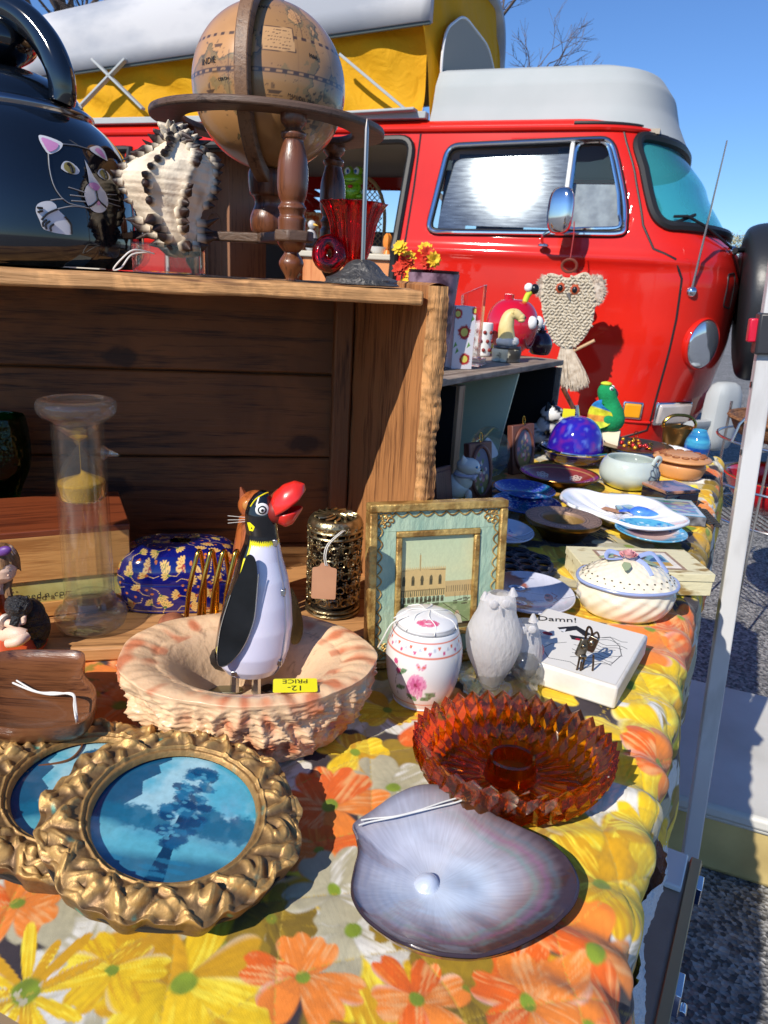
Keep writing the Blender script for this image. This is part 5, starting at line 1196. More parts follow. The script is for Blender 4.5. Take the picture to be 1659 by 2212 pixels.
def bcol(u, v, p):
 an_ = math.atan2(p.y, p.x); n1 = (mnoise.noise(Vector((math.cos(an_)*7+p.z*9, math.sin(an_)*7, math.hypot(p.x, p.y)*16)))*.7+mnoise.noise(p*95)*.5)*.62+.5; n2 = mnoise.noise(Vector((p.x*60+9, p.y*60, p.z*30)))*.5+.5; n3 = mnoise.noise(Vector((p.x*30-5, p.y*34+n1*2, p.z*30)))
 ax_ = p-Vector((0, 0, 0)); c = A1*(.9+.15*n2)
 if v < .66: k = min(1, max(0, (n1-.50)*4.5)); c = c*(1-k*.8)+A2_*k*.8
 if v > .6: k = min(1, (v-.6)*6)*.75; c = c*(1-k)+A3*k
 k = max(0, 1-abs(n3)/.04)*(.55 if v > .6 else .2)*(1 if n2 > .45 else 0); c = c*(1-k)+A4*k
 return tuple(c)
MB().grid(300, 190, bowl_pt, cu=True, cf=bcol).build('bowl_body', mat('alabaster', attr=True, rough=.34, sss=.06, coat=.25, bump=.25, bs=160), t, ang=180)
s1 = PZ(628, 1484, ZT+HB)-bc
st = MB(); ang_ = R(190); st.M = T(s1.x+.003, s1.y-.002, HB+.0024) @ RZ(R(188)) @ RX(R(-3))
st.ext(rnd_poly([(-.0135, -.0072), (.0135, -.0072), (.0135, .0072), (-.0135, .0072)], .0015), 0, .0003); sk = st.build('price_sticker', mat('yellow_sticker', (.86, .78, .02), .4), t, smooth=False)
text_mesh('price_word', 'PRICE', .0062, INK, sk, st.M @ T(0, -.0060, .0004), .00005); text_mesh('price_amount', '12-', .0075, INK, sk, st.M @ T(0, .0008, .0004), .00005)
# ---- tin penguin standing in the bowl
pf = Vector((bc.x+.002, bc.y+.004, ZT+.0145))
pf = PY(530, 1483, .458); pz0 = ZT+.0148; pf.z = pz0
t = thing('tin_penguin', 'tin wind-up penguin with white belly, black wings and open red beak, standing in the bowl', 'toy', pf)
k = pxs(PY(540, 1300, pf.y))
def pl(u, v, d=0): q = PY(u, v, pf.y+d)-pf; return q
FA = R(-30)       # front direction of the toy (towards the right and a little to the camera)
rows_b = [(1442, 500, 590), (1436, 484, 604), (1420, 472, 615), (1390, 466, 625), (1340, 474, 632), (1290, 488, 630), (1240, 504, 622), (1200, 516, 610), (1170, 528, 604), (1148, 532, 600), (1130, 530, 598), (1105, 530, 596), (1085, 536, 592), (1068, 548, 584), (1060, 560, 576)]
BK = np.array((.006, .006, .008)); BW = np.array(srgb(214, 212, 232)); BY_ = np.array(srgb(240, 226, 30))
def body(u, v):
 f = v*(len(rows_b)-1); i = min(int(f), len(rows_b)-2); g = f-i; g2 = g
 a, b = rows_b[i], rows_b[i+1]; vv = a[0]+(b[0]-a[0])*g; ul = a[1]+(b[1]-a[1])*g; ur = a[2]+(b[2]-a[2])*g
 L, Q = pl(ul, vv), pl(ur, vv); cx = (L.x+Q.x)/2; r = (Q.x-L.x)/2; an = 2*math.pi*u
 return Vector((cx+r*math.cos(an), .92*r*math.sin(an), L.z))
def bodycol(u, v, p):
 an = 2*math.pi*u; d = math.degrees(abs(math.atan2(math.sin(an-FA), math.cos(an-FA)))); h = v*(len(rows_b)-1)
 zz = .5*math.sin(an*26)*.5+.25
 if h > 8.35+.25*abs(math.sin(an*24)): # head
  return tuple(BK)
 lim = 100 if h > 5.2 else 100+9*(5.2-h)
 lim = lim-(8 if h > 7.2 else 0)
 if h > 8.0+.2*abs(math.sin(an*24)): return tuple(BY_) if d < lim+4 else tuple(BK)
 if d < lim-5:
  return tuple(BW*(1-.10*(d < 2.2)))
 if d < lim+4: return tuple(BY_)
 return tuple(BK)
MB().grid(220, 200, body, cu=True, cf=bodycol).build('body', mat('printed_tin', attr=True, rough=.16, coat=.8), t, ang=180)
tf = lambda an, v: body(an/(2*math.pi) % 1, v)
MB().tube([tf(FA, q/14*.0+.02+.56*q/14)*1.0+Vector((.0004*math.cos(FA), .0004*math.sin(FA), 0)) for q in range(15)], .0005, 5).build('seam', mat('dark_seam', (.2, .2, .25), .4), t)
for q in (.60, .40, .18):
 p_ = tf(FA, q); MB().box((p_.x, p_.y, p_.z), (.0030, .0042, .0042), M=None).build('tin_tab', mat('tin_plate', (.6, .6, .58), .25, 1), t, bevel=.0004)
p_ = pl(508, 1408)
q_ = tf(R(-110), .14); MB().box((q_.x, q_.y, q_.z), (.004, .002, .0035)).build('tin_tab', mat('tin_plate', (0, 0, 0)), t, bevel=.0004)
MB().tube([pl(490, 1420, .012), pl(462, 1430, .016), pl(442, 1440, .018), pl(438, 1425, .018)], [.010, .008, .005, .002], 12, flat=1.2).build('tail', BLACK, t)
HC_ = (pl(563, 1100));
def onbody(u, v):  # photo pixel -> front surface of the toy
 f = None
 for i in range(len(rows_b)-1):
  a, b = rows_b[i], rows_b[i+1]
  if b[0] <= v <= a[0]: g = (a[0]-v)/(a[0]-b[0]); ul = a[1]+(b[1]-a[1])*g; ur = a[2]+(b[2]-a[2])*g; break
 L, Q = pl(ul, v), pl(ur, v); cx = (L.x+Q.x)/2; r = (Q.x-L.x)/2; P_ = pl(u, v); x = max(-.97, min(.97, (P_.x-cx)/r))
 return Vector((P_.x, -.92*r*math.sqrt(1-x*x), P_.z))
for (r_, m_, o_) in ((14, WHITE, .0000), (10.5, BLACK, .0004), (7, WHITE, .0008), (3.5, BLACK, .0012)):
 c_ = onbody(571, 1093); n_ = Vector((c_.x-pl(563, 1093).x, c_.y*1.2, 0)).normalized()
 mb = MB(); mb.M = T(*(c_+n_*(.0002+o_))) @ n_.to_track_quat('Z', 'Y').to_matrix().to_4x4(); mb.lathe([(0, .0006), (r_*k*.8, .0006), (r_*k, -.0004)], 28, caps=False); mb.build('eye', m_, t, ang=180)
for L in ([(538, 1122), (545, 1120), (556, 1128), (552, 1138), (543, 1138)],):
 P_ = [onbody(a, b)+Vector((0, -.0003, 0)) for a, b in L]; MB().add(P_, [tuple(range(len(P_)))]).build('ear_patch', mat('yellow_paint', tuple(BY_), .25), t, smooth=False)
pts = [onbody(a, b)+Vector((0, -.0002, 0)) for a, b in ((545, 1088), (556, 1073), (572, 1064), (580, 1063))]
MB().tube(smoothpts(pts, 4), [.0004]*13, 5).build('crest_line', mat('yellow_paint', (0, 0, 0)), t)
RBK = mat('red_plastic_beak', srgb(224, 44, 34), .28, coat=.4, sss=.1)
def scoop(pa, pb, wid, dep, name):
 mb = MB();
 def f(u, v):
  g = u*(len(pa)-1); i = min(int(g), len(pa)-2); h = g-i
  A_ = pl(*pa[i]).lerp(pl(*pa[i+1]), h); B_ = pl(*pb[i]).lerp(pl(*pb[i+1]), h); w_ = wid*(1-u**2.5)**.5*(.55+.45*math.sin(min(1, u*1.6)*1.57))
  an = (v-.5)*math.pi; M_ = A_.lerp(B_, math.cos(an)); return M_+Vector((0, w_*math.sin(an), 0))
 mb.grid(24, 24, f); o = mb.build(name, RBK, t, ang=180); sd = o.modifiers.new('s', 'SOLIDIFY'); sd.thickness = .0009; sd.offset = 0; return o
scoop([(590, 1112), (604, 1103), (626, 1090), (648, 1074), (659, 1058)], [(584, 1090), (592, 1066), (612, 1048), (636, 1040), (657, 1046)], .0120, 0, 'upper_beak')
scoop([(590, 1108), (605, 1106), (622, 1103), (638, 1099), (653, 1095)], [(590, 1118), (600, 1127), (617, 1136), (632, 1130), (652, 1100)], .0095, 0, 'lower_beak')
MB().ball(pl(598, 1102), (.0075, .0095, .0085), 16, 10).build('beak_inside', mat('dark_red', (.22, .015, .01), .5), t)
def wing(name, pts, d0, d1, m):
 P_ = smoothpts([(a, b, 0) for a, b in pts], 6, closed=True); C_ = (sum(p.x for p in P_)/len(P_), sum(p.y for p in P_)/len(P_)); v = []; f = []; N = len(P_)
 vs_ = [p.y for p in P_]; y0_, y1_ = min(vs_), max(vs_)
 def D(vv): g = (vv-y0_)/(y1_-y0_); return d0+(d1-d0)*g
 for side_ in (0, 1):
  v += [pl(p.x, p.y, D(p.y)+side_*.0012) for p in P_]+[pl(*C_, D(C_[1])-(-side_*.0012))]
 n1 = N+1
 for i in range(N): j = (i+1) % N; f += [(i, j, N), (n1+j, n1+i, n1+N), (i, n1+i, n1+j, j)]
 return MB().add(v, f).build(name, m, t, ang=50)
TB = mat('scuffed_black_tin', (.003, .004, .005), .6, c2=(.010, .012, .015), ns=50, spec=.25)
wl = wing('wing', [(534, 1200), (520, 1235), (498, 1285), (480, 1345), (470, 1400), (470, 1432), (482, 1440), (505, 1425), (530, 1390), (548, 1340), (553, 1290), (556, 1240), (550, 1205)], -.020, -.027, TB)
pts = [pl(p.x, p.y, -.020-.007*(p.y-1200)/240-.0003) for p in smoothpts([(498, 1285, 0), (478, 1350, 0), (470, 1400, 0), (470, 1432, 0), (482, 1440, 0), (505, 1425, 0), (530, 1390, 0), (548, 1340, 0), (554, 1290, 0), (558, 1240, 0)], 5)]
MB().tube(pts, .0004, 5).build('rolled_edge', mat('tin_plate', (0, 0, 0)), wl)
wing('wing', [(628, 1270), (640, 1290), (652, 1330), (655, 1360), (648, 1385), (634, 1392), (628, 1380), (630, 1330)], .010, .016, mat('brassy_tin', (.12, .10, .05), .25, .8))
TP_ = mat('tin_plate', (0, 0, 0))
for (u, d) in ((506, -.002), (553, -.004)):
 a = pl(u+2, 1436, d); b = pl(u, 1482, d-.002); b.z = .002
 MB().tube([a, b], [.0021, .0026], 6, flat=1.7).build('leg', TP_, t, ang=20)
fo = [(-.014, .001), (-.008, .0055), (.006, .007), (.014, .004), (.016, -.002), (.010, -.007), (-.004, -.006), (-.012, -.003)]
a = pl(506, 1484); b = pl(553, 1484)
MB().ext([(p.x, p.y) for p in smoothpts([(x*.9, y*.7, 0) for x, y in fo], 4, closed=True)], 0, .0011, M=T(a.x-.008, a.y-.002, .0005) @ RZ(.1)).build('foot', mat('worn_brass_tin', (.32, .3, .2), .35, .8), t, bevel=.0003)
MB().ext([(p.x, p.y) for p in smoothpts([(x, y, 0) for x, y in fo], 4, closed=True)], 0, .0011, M=T(b.x+.016, b.y+.006, .0005) @ RZ(.35)).build('foot', BLACK, t, bevel=.0003)
# ---- gilt oval frames
GM = mat('antique_gilt', srgb(150, 104, 50), .36, .75, c2=srgb(84, 58, 36), ns=45, nlo=.38, nhi=.62, bump=.25, bs=160)
def gilt_frame(loc, rot, label, seed, pict=True):
 t = thing('oval_picture_frame', label, 'picture frame', loc, 0, 'ornate gilt oval frames', rot=rot)
 rnd = random.Random(seed); AX, AY = .0655, .0650; IX, IY = .0405, .0440
 leaf = [(i*.1745+rnd.uniform(-.05, .05), (.45, .8, .6)[i % 3]+rnd.uniform(-.1, .1), rnd.uniform(.007, .011), rnd.uniform(.3, .8)*(1 if i % 2 else -1)) for i in range(36)]
 leaf = [(i*.0873+rnd.uniform(-.03, .03), (.36, .62, .86)[i % 3]+rnd.uniform(-.06, .06), rnd.uniform(.0045, .0075), rnd.uniform(.5, 1.2)*(1 if (i//3) % 2 else -1)) for i in range(72)]
 bead = [(2*math.pi*i/34+rnd.uniform(-.05, .05), rnd.choice((.86, .72, .94, .55)), rnd.uniform(.0032, .0052)) for i in range(34)]
 def hgt(x, y, a, k):
  h = .0030+.0052*math.sin(min(1, k*1.15)*math.pi)**.7            # cove to raised band
  h += .0018*math.exp(-((k-.06)/.06)**2)+.0016*math.exp(-((k-.18)/.03)**2)
  for (la, lk, ls, lt) in leaf:
   d = math.atan2(math.sin(a-la), math.cos(a-la))*.058; e = (k-lk)*.025
   if abs(d) > .02 or abs(e) > .02: continue
   u_ = d*math.cos(lt)+e*math.sin(lt); v_ = -d*math.sin(lt)+e*math.cos(lt); v2 = v_+18*u_*u_
   h += .0026*math.exp(-(u_/(ls*.9))**4-(v2/(ls*.34))**2)*(1-.35*math.exp(-(v2/(ls*.10))**2))-.0010*math.exp(-(u_/ls)**2-((v2-.0038)/(ls*.28))**2)
  for (ba, bk, br) in bead:
   d = math.atan2(math.sin(a-ba), math.cos(a-ba))*.062; e = (k-bk)*.025; q = 1-(d*d*.55+e*e)/(br*br)
   if q > 0: h += br*.60*math.sqrt(q)
  return h
 def P_(u, v):
  a = 2*math.pi*u
  if v < .84:
   k = v/.84; w_ = 1+(.020*math.sin(a*13+seed)+.016*math.sin(a*7+2)+.012*math.sin(23*a))*k; rx = (IX+(AX-IX)*k)*w_; ry = (IY+(AY-IY)*k)*w_
   x, y = rx*math.cos(a), ry*math.sin(a); return Vector((x, y, hgt(x, y, a, k)))
  k = (v-.84)/.16; w_ = 1+(.020*math.sin(a*13+seed)+.016*math.sin(a*7+2)+.012*math.sin(23*a)); x, y = AX*w_*(1-.07*k)*math.cos(a), AY*w_*(1-.07*k)*math.sin(a)
  return Vector((x, y, (hgt(x, y, a, 1))*(1-k)-.0080*k))
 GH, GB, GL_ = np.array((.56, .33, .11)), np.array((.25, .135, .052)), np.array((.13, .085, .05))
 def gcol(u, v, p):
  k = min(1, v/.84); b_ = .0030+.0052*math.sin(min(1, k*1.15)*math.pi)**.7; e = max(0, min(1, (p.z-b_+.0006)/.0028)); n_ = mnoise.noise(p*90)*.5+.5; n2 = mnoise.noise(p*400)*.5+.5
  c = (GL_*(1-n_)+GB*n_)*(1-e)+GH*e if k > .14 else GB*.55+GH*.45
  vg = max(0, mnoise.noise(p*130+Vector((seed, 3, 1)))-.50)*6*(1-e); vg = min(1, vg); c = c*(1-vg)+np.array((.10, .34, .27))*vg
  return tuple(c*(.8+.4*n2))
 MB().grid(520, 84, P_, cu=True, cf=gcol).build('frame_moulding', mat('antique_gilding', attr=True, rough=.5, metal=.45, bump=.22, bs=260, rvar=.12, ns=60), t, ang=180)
 MB().lathe([(0, -.005), (1, -.005), (1, -.003), (0, -.003)], 48, rad=None).build('backing', DARK, t).scale = (AX*.95, AY*.95, 1)
 if pict:
  U, V = np.meshgrid(np.linspace(-1, 1, 250), np.linspace(-1, 1, 250))
  cv = Cv(U, V, srgb(86, 176, 200)); n = vnoise(U, V, 2.2, seed+5, 5); n2 = vnoise(U, V, 14, 4, 4)
  cv.put((n-.42)*4, srgb(176, 214, 222), .8); cv.put((.16-V-.1*n)*3*(n > 0), srgb(60, 150, 178), .75)
  TL1, TL2, TL3 = srgb(10, 70, 110), srgb(22, 104, 138), srgb(70, 160, 182)
  cv.poly([(-1, 1), (-.45, 1), (-.40, .86), (-.52, .72), (-.44, .6), (-.60, .4), (-.52, .2), (-.66, 0), (-.58, -.2), (-1, -.3)], TL1, .9)
  for (x, y, rx, ry) in ((-.45, -.12, .22, .16), (-.2, -.16, .18, .12), (.42, 0, .26, .20), (.62, -.06, .22, .16), (.85, .02, .2, .2), (.28, -.02, .18, .16), (-.7, -.18, .2, .2)): cv.ell(x, y, rx, ry, TL2, 0, .9, .3, .8, 3)
  cv.put((-.28-V+.06*np.sin(U*6)+.1*(n-.5))*9, srgb(96, 178, 196), .8); cv.put((-.52-V+.15*(n-.5)+.1*U)*7, TL1, .75)
  rs = random.Random(2); D1, D2 = srgb(10, 66, 108), srgb(30, 112, 152)
  cv.poly([(-.01, -.95), (.03, -.4), (.03, .2), (.13, .2), (.14, -.4), (.22, -.95)], srgb(12, 58, 92))
  for i in range(70): y = rs.uniform(-.42, .80); h_ = .30*math.sin((y+.5)/1.36*3.0)**.7+.02; cv.ell(.08+rs.uniform(-h_, h_)*.8, y, .09, .06, (D1, D2, srgb(16, 88, 130))[i % 3], rs.uniform(-.5, .5), .9, .35, .8, i)
  for i in range(40): y = rs.uniform(-.38, .72); h_ = .22*math.sin((y+.5)/1.3*3.0)**.7; cv.ell(.03+rs.uniform(-h_, h_), y+.03, .035, .02, srgb(84, 164, 190), 0, .6, .4, .8, i)
  for i in range(8): cv.ell(rs.uniform(-.7, .7), rs.uniform(-.85, -.6), .12, .03, srgb(40, 120, 156), 0, .7, .4, .8, i)
  C_ = cv.C*(.86+.28*n2)[..., None]*(.95+.1*vnoise(U, V, 60, 3))[..., None]
  rr_ = np.hypot(U, V); sheet('picture', mat('glazed_print', attr=True, rough=.12, coat=.8, spec=.6), t, U*IX*1.03, V*IY*1.03, np.zeros_like(U)+.0022, C_, mask=rr_ < 1.0)
 return t
_f1 = PZ(379, 1770, .7275)
gilt_frame((_f1.x, _f1.y, .7275), (R(2.0), R(9.0), R(-4)), 'gilt oval frame with a blue landscape print, topmost of the three overlapping frames', 3)
gilt_frame((-.1540, .3430, .7155), (R(1.5), R(4.5), R(25)), 'gilt oval frame half covered by the frame with the whole blue print', 9)
gilt_frame((-.2450, .3380, .7095), (R(0), R(0), R(60)), 'gilt oval frame lowest of the three, mostly outside the left edge of the photo', 14)
# ---- pearl shell
ol = [(762, 1792), (800, 1766), (850, 1738), (900, 1720), (950, 1714), (985, 1716), (1015, 1730), (1050, 1760), (1075, 1775), (1120, 1796), (1180, 1826), (1225, 1866), (1248, 1910), (1246, 1950), (1222, 1988), (1170, 2030), (1100, 2065), (1020, 2083), (930, 2075), (850, 2045), (790, 2000), (762, 1960), (757, 1925), (764, 1885), (772, 1852), (768, 1820)]
OLp = [PZ(a, b, .709) for a, b in smoothpts2] if False else [PZ(p.x, p.y, .709) for p in smoothpts([(a, b, 0) for a, b in ol], 7, closed=True)]
pc = PZ(935, 1915, .704)
t = thing('pearl_oyster_shell', 'polished pearl oyster shell, bluish mother-of-pearl with a dark rim and a blister pearl', 'shell', Vector((pc.x, pc.y, ZT)))
N = len(OLp); NR = 60; hinge = PZ(890, 1735, .704)-pc
PE = [np.array(srgb(*c)) for c in ((226, 230, 236), (168, 188, 214), (200, 192, 204), (122, 98, 100), (62, 48, 52), (34, 26, 30), (150, 190, 180), (196, 150, 180))]
def shp(u, v):
 i = u*N; a = int(i) % N; g = i-int(i); E_ = OLp[a].lerp(OLp[(a+1) % N], g)-pc; p_ = E_*v
 dir_ = (p_.x*.7-p_.y)/.09
 z = .0018+.0105*v**2.2+.0010*math.sin(v*9+u*12)*v*(1-v)+.00004*math.sin(v*60+5*mnoise.noise(Vector((p_.x*40, p_.y*40, 0))))*v+.0004*mnoise.noise(Vector((p_.x*90, p_.y*90, 4)))+(.0015*mnoise.noise(Vector((p_.x*60, p_.y*60, 0))) if v < .98 else 0)
 z += .004*math.exp(-((p_.x-hinge.x)**2+(p_.y-hinge.y)**2)/.0006)
 dx, dy = p_.x+.003, p_.y-.002; q = 1-(dx*dx+dy*dy)/(.0062**2)
 if q > 0: z += .0050*q**.6
 if v >= .985: z -= .0016
 return Vector((p_.x, p_.y, z))
def shc(u, v, p_):
 a = math.atan2(p_.y, p_.x); N_ = lambda k, s_=0: mnoise.noise(Vector((p_.x*k+s_, p_.y*k, s_)))*.5+.5
 rad = mnoise.noise(Vector((math.cos(a)*26, math.sin(a)*26, v*5)))*.5+.5; rad2 = mnoise.noise(Vector((math.cos(a)*80, math.sin(a)*80, v*7)))*.5+.5; n1 = N_(30, 3); n2 = N_(16, 8)
 side_ = .5+.5*math.cos(a+.55)                       # 1 towards the lower right, 0 at the pale upper left
 reach = v*(.52+.50*side_)+.10*(rad-.5)+.10*(n2-.5)
 c = PE[0]*(1-n1)+PE[1]*n1; k = min(1, max(0, (n2-.45)*3))*.6; c = c*(1-k)+PE[2]*k
 sm = lambda x, a_, b_: min(1, max(0, (x-a_)/(b_-a_)))
 k = sm(reach, .32, .66)*.9; c = c*(1-k)+np.array(srgb(134, 114, 120))*k
 k = sm(reach, .66, .88); c = c*(1-k)+np.array(srgb(66, 50, 52))*k
 edge = sm(v, .90, .985)*(1 if math.sin(a+.2) < .25 else .55); c = c*(1-edge)+PE[4]*edge
 for lo, hue in ((.70, (110, 160, 150)), (.78, (150, 90, 130)), (.85, (80, 110, 120))):
  k = math.exp(-((v-lo-.05*(rad-.5)-.04*(1-side_))/.022)**2)*.38*sm(side_, .25, .7); c = c*(1-k)+np.array(srgb(*hue))*k
 dx, dy = p_.x+.003, p_.y-.002; q = 1-(dx*dx+dy*dy)/(.0068**2)
 if q > 0: c = c*.5+np.array(srgb(186, 196, 216))*.5
 return tuple(np.clip(c*(.82+.26*rad2+.10*rad), 0, 1))
mp_ = mat('mother_of_pearl', attr=True, rough=.30, metal=.08, coat=.9, bump=.05, bs=90, avar=.10, ns=45)
pb = mp_.node_tree.nodes['Principled BSDF']
try: pb.inputs['Thin Film Thickness'].default_value = 0; pb.inputs['Thin Film IOR'].default_value = 1.5
except Exception: pass
o = MB().grid(360, NR*2, lambda u, v: shp(u, 1-v*.999), cu=True, cf=lambda u, v, p_: shc(u, 1-v*.999, p_)).build('nacre', mp_, t, ang=180)
MB().grid(180, 8, lambda u, v: (lambda p_: Vector((p_.x*(1-.12*v), p_.y*(1-.12*v), p_.z-.0005-(.0065)*math.sin(v*1.57))))(shp(u, 1)), cu=True).build('outer_shell', mat('dark_shell_rim', srgb(64, 52, 46), .4, c2=srgb(150, 120, 90), ns=90, coat=.5), t, ang=180)
sp_ = [PZ(a, b, .7125)-Vector(t.location)+Vector((0, 0, 0)) for a, b in ((1025, 1728), (990, 1738), (950, 1748), (900, 1760), (850, 1772), (800, 1782), (775, 1790))]
for p_ in sp_: p_.z = .0128
sp_[0].z = .0150; sp_[-1].z = .0130
t2 = thing('white_string', 'white string lying across the hinge end of the pearl shell', 'string', t.location)
MB().tube(smoothpts(sp_, 5), .0005, 6).build('strand', STRING, t2); MB().tube(smoothpts([p_+Vector((.001, .0016*math.sin(i*1.3)+.002, .0003)) for i, p_ in enumerate(sp_)], 5), .0005, 6).build('strand', STRING, t2)
q = PZ(945, 1785, .712)-Vector(t.location)
# ---- amber glass diamond-point ashtray
ac = Vector((.0885, .3935, ZT)); t = thing('amber_glass_dish', 'amber pressed glass round dish with diamond points all round and a candle cup inside', 'glass dish', ac); t.scale = (1.0, .84, .95)
AM = glass('amber_glass', (1, .60, .09), .0, .27, 1.5, ttint=(.98, .54, .08))
NP = 36; RO, HA = .0655, .036
mb = MB(); seg = NP*2; V_ = []; F_ = []
def ringv(r_even, z_even, r_odd, z_odd, sh_=0):
 s_ = len(V_)
 for i in range(seg):
  r, z = (r_even, z_even) if (i+sh_) % 2 == 0 else (r_odd, z_odd); a = 2*math.pi*i/seg; V_.append((r*math.cos(a), r*math.sin(a), z))
 return s_
rings = [ringv(.046, .0, .044, .0), ringv(.0535, .005, .048, .006), ringv(.0540, .012, .0575, .0115), ringv(.0610, .0185, .0570, .0195), ringv(.0590, .0265, .0630, .026), ringv(.0632, HA, .0618, HA-.0048), ringv(.0604, HA-.0006, .0585, HA-.0058), ringv(.0520, .026, .0555, .024), ringv(.0535, .0175, .0490, .019), ringv(.0465, .011, .0500, .012), ringv(.0455, .0065, .0435, .0065), ringv(.030, .0048, .030, .0058), ringv(.0165, .0048, .0165, .0056)]
for a, b in zip(rings[:-1], rings[1:]):
 for i in range(seg):
  j = (i+1) % seg
  if i % 2 == 0: F_ += [(a+i, a+j, b+j), (a+i, b+j, b+i)]
  else: F_ += [(a+i, a+j, b+i), (a+j, b+j, b+i)]
F_.append(tuple(reversed(range(rings[0], rings[0]+seg)))); F_.append(tuple(range(rings[-1], rings[-1]+seg)))
mb.add(V_, F_); mb.build('dish_body', AM, t, smooth=False)
MB().lathe([(.0168, .0050), (.0165, .006), (.0150, .019), (.0140, .0205), (.0125, .0195), (.0115, .010), (0, .009)], 20).build('candle_cup', AM, t, ang=25)
for i in range(24):
 a = 2*math.pi*i/24+.05; mb = MB().tube([(.019*math.cos(a), .019*math.sin(a), .0058), (.041*math.cos(a), .041*math.sin(a), .0066)], [.0005, .0013], 5) if i == 0 else mb.tube([(.019*math.cos(a), .019*math.sin(a), .0058), (.041*math.cos(a), .041*math.sin(a), .0066)], [.0005, .0013], 5)
mb.build('star_ribs', AM, t)
# ---- porcelain ginger jar
jc = Vector((.0355, .4895, ZT)); t = thing('porcelain_jar', 'small white porcelain jar with peony flowers and orange bands, domed lid tied with string', 'jar', jc)
k = .028; H = .062
pj = prof([(.0, 0), (.70, 0), (.74, .02), (.90, .20), (1.0, .48), (.99, .70), (.86, .92), (.80, .965), (.80, 1.0), (.78, 1.04), (.55, 1.10), (.2, 1.13), (0, 1.135)], 9)
def jar_paint(A_, Z_):
 x = A_; cv = Cv(x, Z_, srgb(226, 224, 222)); OR = srgb(214, 92, 50); PK = srgb(198, 84, 128); PD = srgb(140, 30, 76); GN = srgb(84, 130, 80); LN = srgb(70, 50, 60)
 for z in (.09, .735, .90): cv.put((.006-np.abs(Z_-z))*300, OR)
 rs = random.Random(6)
 for i in range(46): cv.ell(-3.1+6.2*i/46, .82+.03*((i % 3)-1), .045, .020, (PK, srgb(190, 190, 200), OR)[i % 3])
 for ox in (-1.8, .35, 2.4):
  for (dx, dz, s_) in ((0, .40, 1.0),):
   for q in range(11): a = q*.571; cv.ell(ox+dx+.17*math.cos(a), .38+.075*math.sin(a), .13, .055, srgb(220, 140, 180), a*.3, .9, .1); cv.line([(ox+dx+.05*math.cos(a), .38+.02*math.sin(a)), (ox+dx+.25*math.cos(a), .38+.12*math.sin(a))], .008, PD, .5)
   for q in range(7): a = q*.9+.3; cv.ell(ox+.08*math.cos(a), .385+.035*math.sin(a), .075, .032, srgb(192, 84, 138), a, .9, .12)
   cv.ell(ox, .385, .05, .02, PD)
  for (dx, dz, r_) in ((-.45, .30, .5), (.42, .26, -.4), (-.40, .52, .9), (.30, .20, .2), (-.1, .20, -.6)): cv.ell(ox+dx, dz, .16, .035, GN, r_*.3, .9, .1); cv.line([(ox+dx-.13, dz-.02), (ox+dx+.13, dz+.02)], .006, LN, .6)
  cv.line([(ox-.55, .16), (ox-.62, .35), (ox-.5, .55), (ox-.58, .62)], .009, LN, .7)
  for (dx, dz) in ((-.6, .62), (-.50, .52)): cv.ell(ox+dx, dz, .08, .035, PK)
  for sx in (-1, 1): cv.ell(ox+.12+sx*.07, .63, .07, .03, srgb(214, 150, 170), sx*.4, 1, .1); cv.ell(ox+.12+sx*.07, .63, .03, .014, OR)
 cv.line([(0, 0), (0, .0)], .001, LN)
 for q in range(9): a = q*.7; cv.ell(-1.57+.35*math.cos(a), 1.09+.012*math.sin(a), .16, .010, srgb(206, 80, 120), 0, .8)
 return cv.C
nz_ = 150; zl = np.linspace(0, 1, nz_); ps = np.array(pj); tt = np.linspace(0, len(pj)-1, nz_); ri_ = np.interp(tt, range(len(pj)), ps[:, 0]); zi_ = np.interp(tt, range(len(pj)), ps[:, 1])
A_, Zi = np.meshgrid(np.linspace(-math.pi, math.pi, 260), zi_); Ri = np.repeat(ri_[:, None], 260, 1)
sheet('jar_body', PAINTG, t, Ri*k*np.cos(A_), Ri*k*np.sin(A_), Zi*H, jar_paint(A_, Zi))
MB().tube([(k*.805*math.cos(a*.131), k*.805*math.sin(a*.131), H*.975) for a in range(48)], .0006, 6, closed=True).build('lid_gap', mat('shadow_grey_seam', (.3, .3, .3), .6), t)
sg = MB(); top_ = Vector((0, 0, H*1.14))
for i in range(7):
 a = i*.9+.3; sg.tube(smoothpts([top_+Vector((.001*i-.003, 0, 0)), Vector((.011*math.cos(a), .011*math.sin(a), H*1.13)), Vector((.019*math.cos(a+.2), .019*math.sin(a+.2), H*1.075)), Vector((.024*math.cos(a+.1), .024*math.sin(a+.1), H*1.0))], 4), .0004, 5)
sg.tube(smoothpts([Vector((-.014, -.008, H*1.11)), Vector((-.025, -.010, H*1.02)), Vector((-.031, -.008, H*.8)), Vector((-.034, -.004, H*.65))], 5), .0005, 5)
sg.build('lid_string', STRING, t)
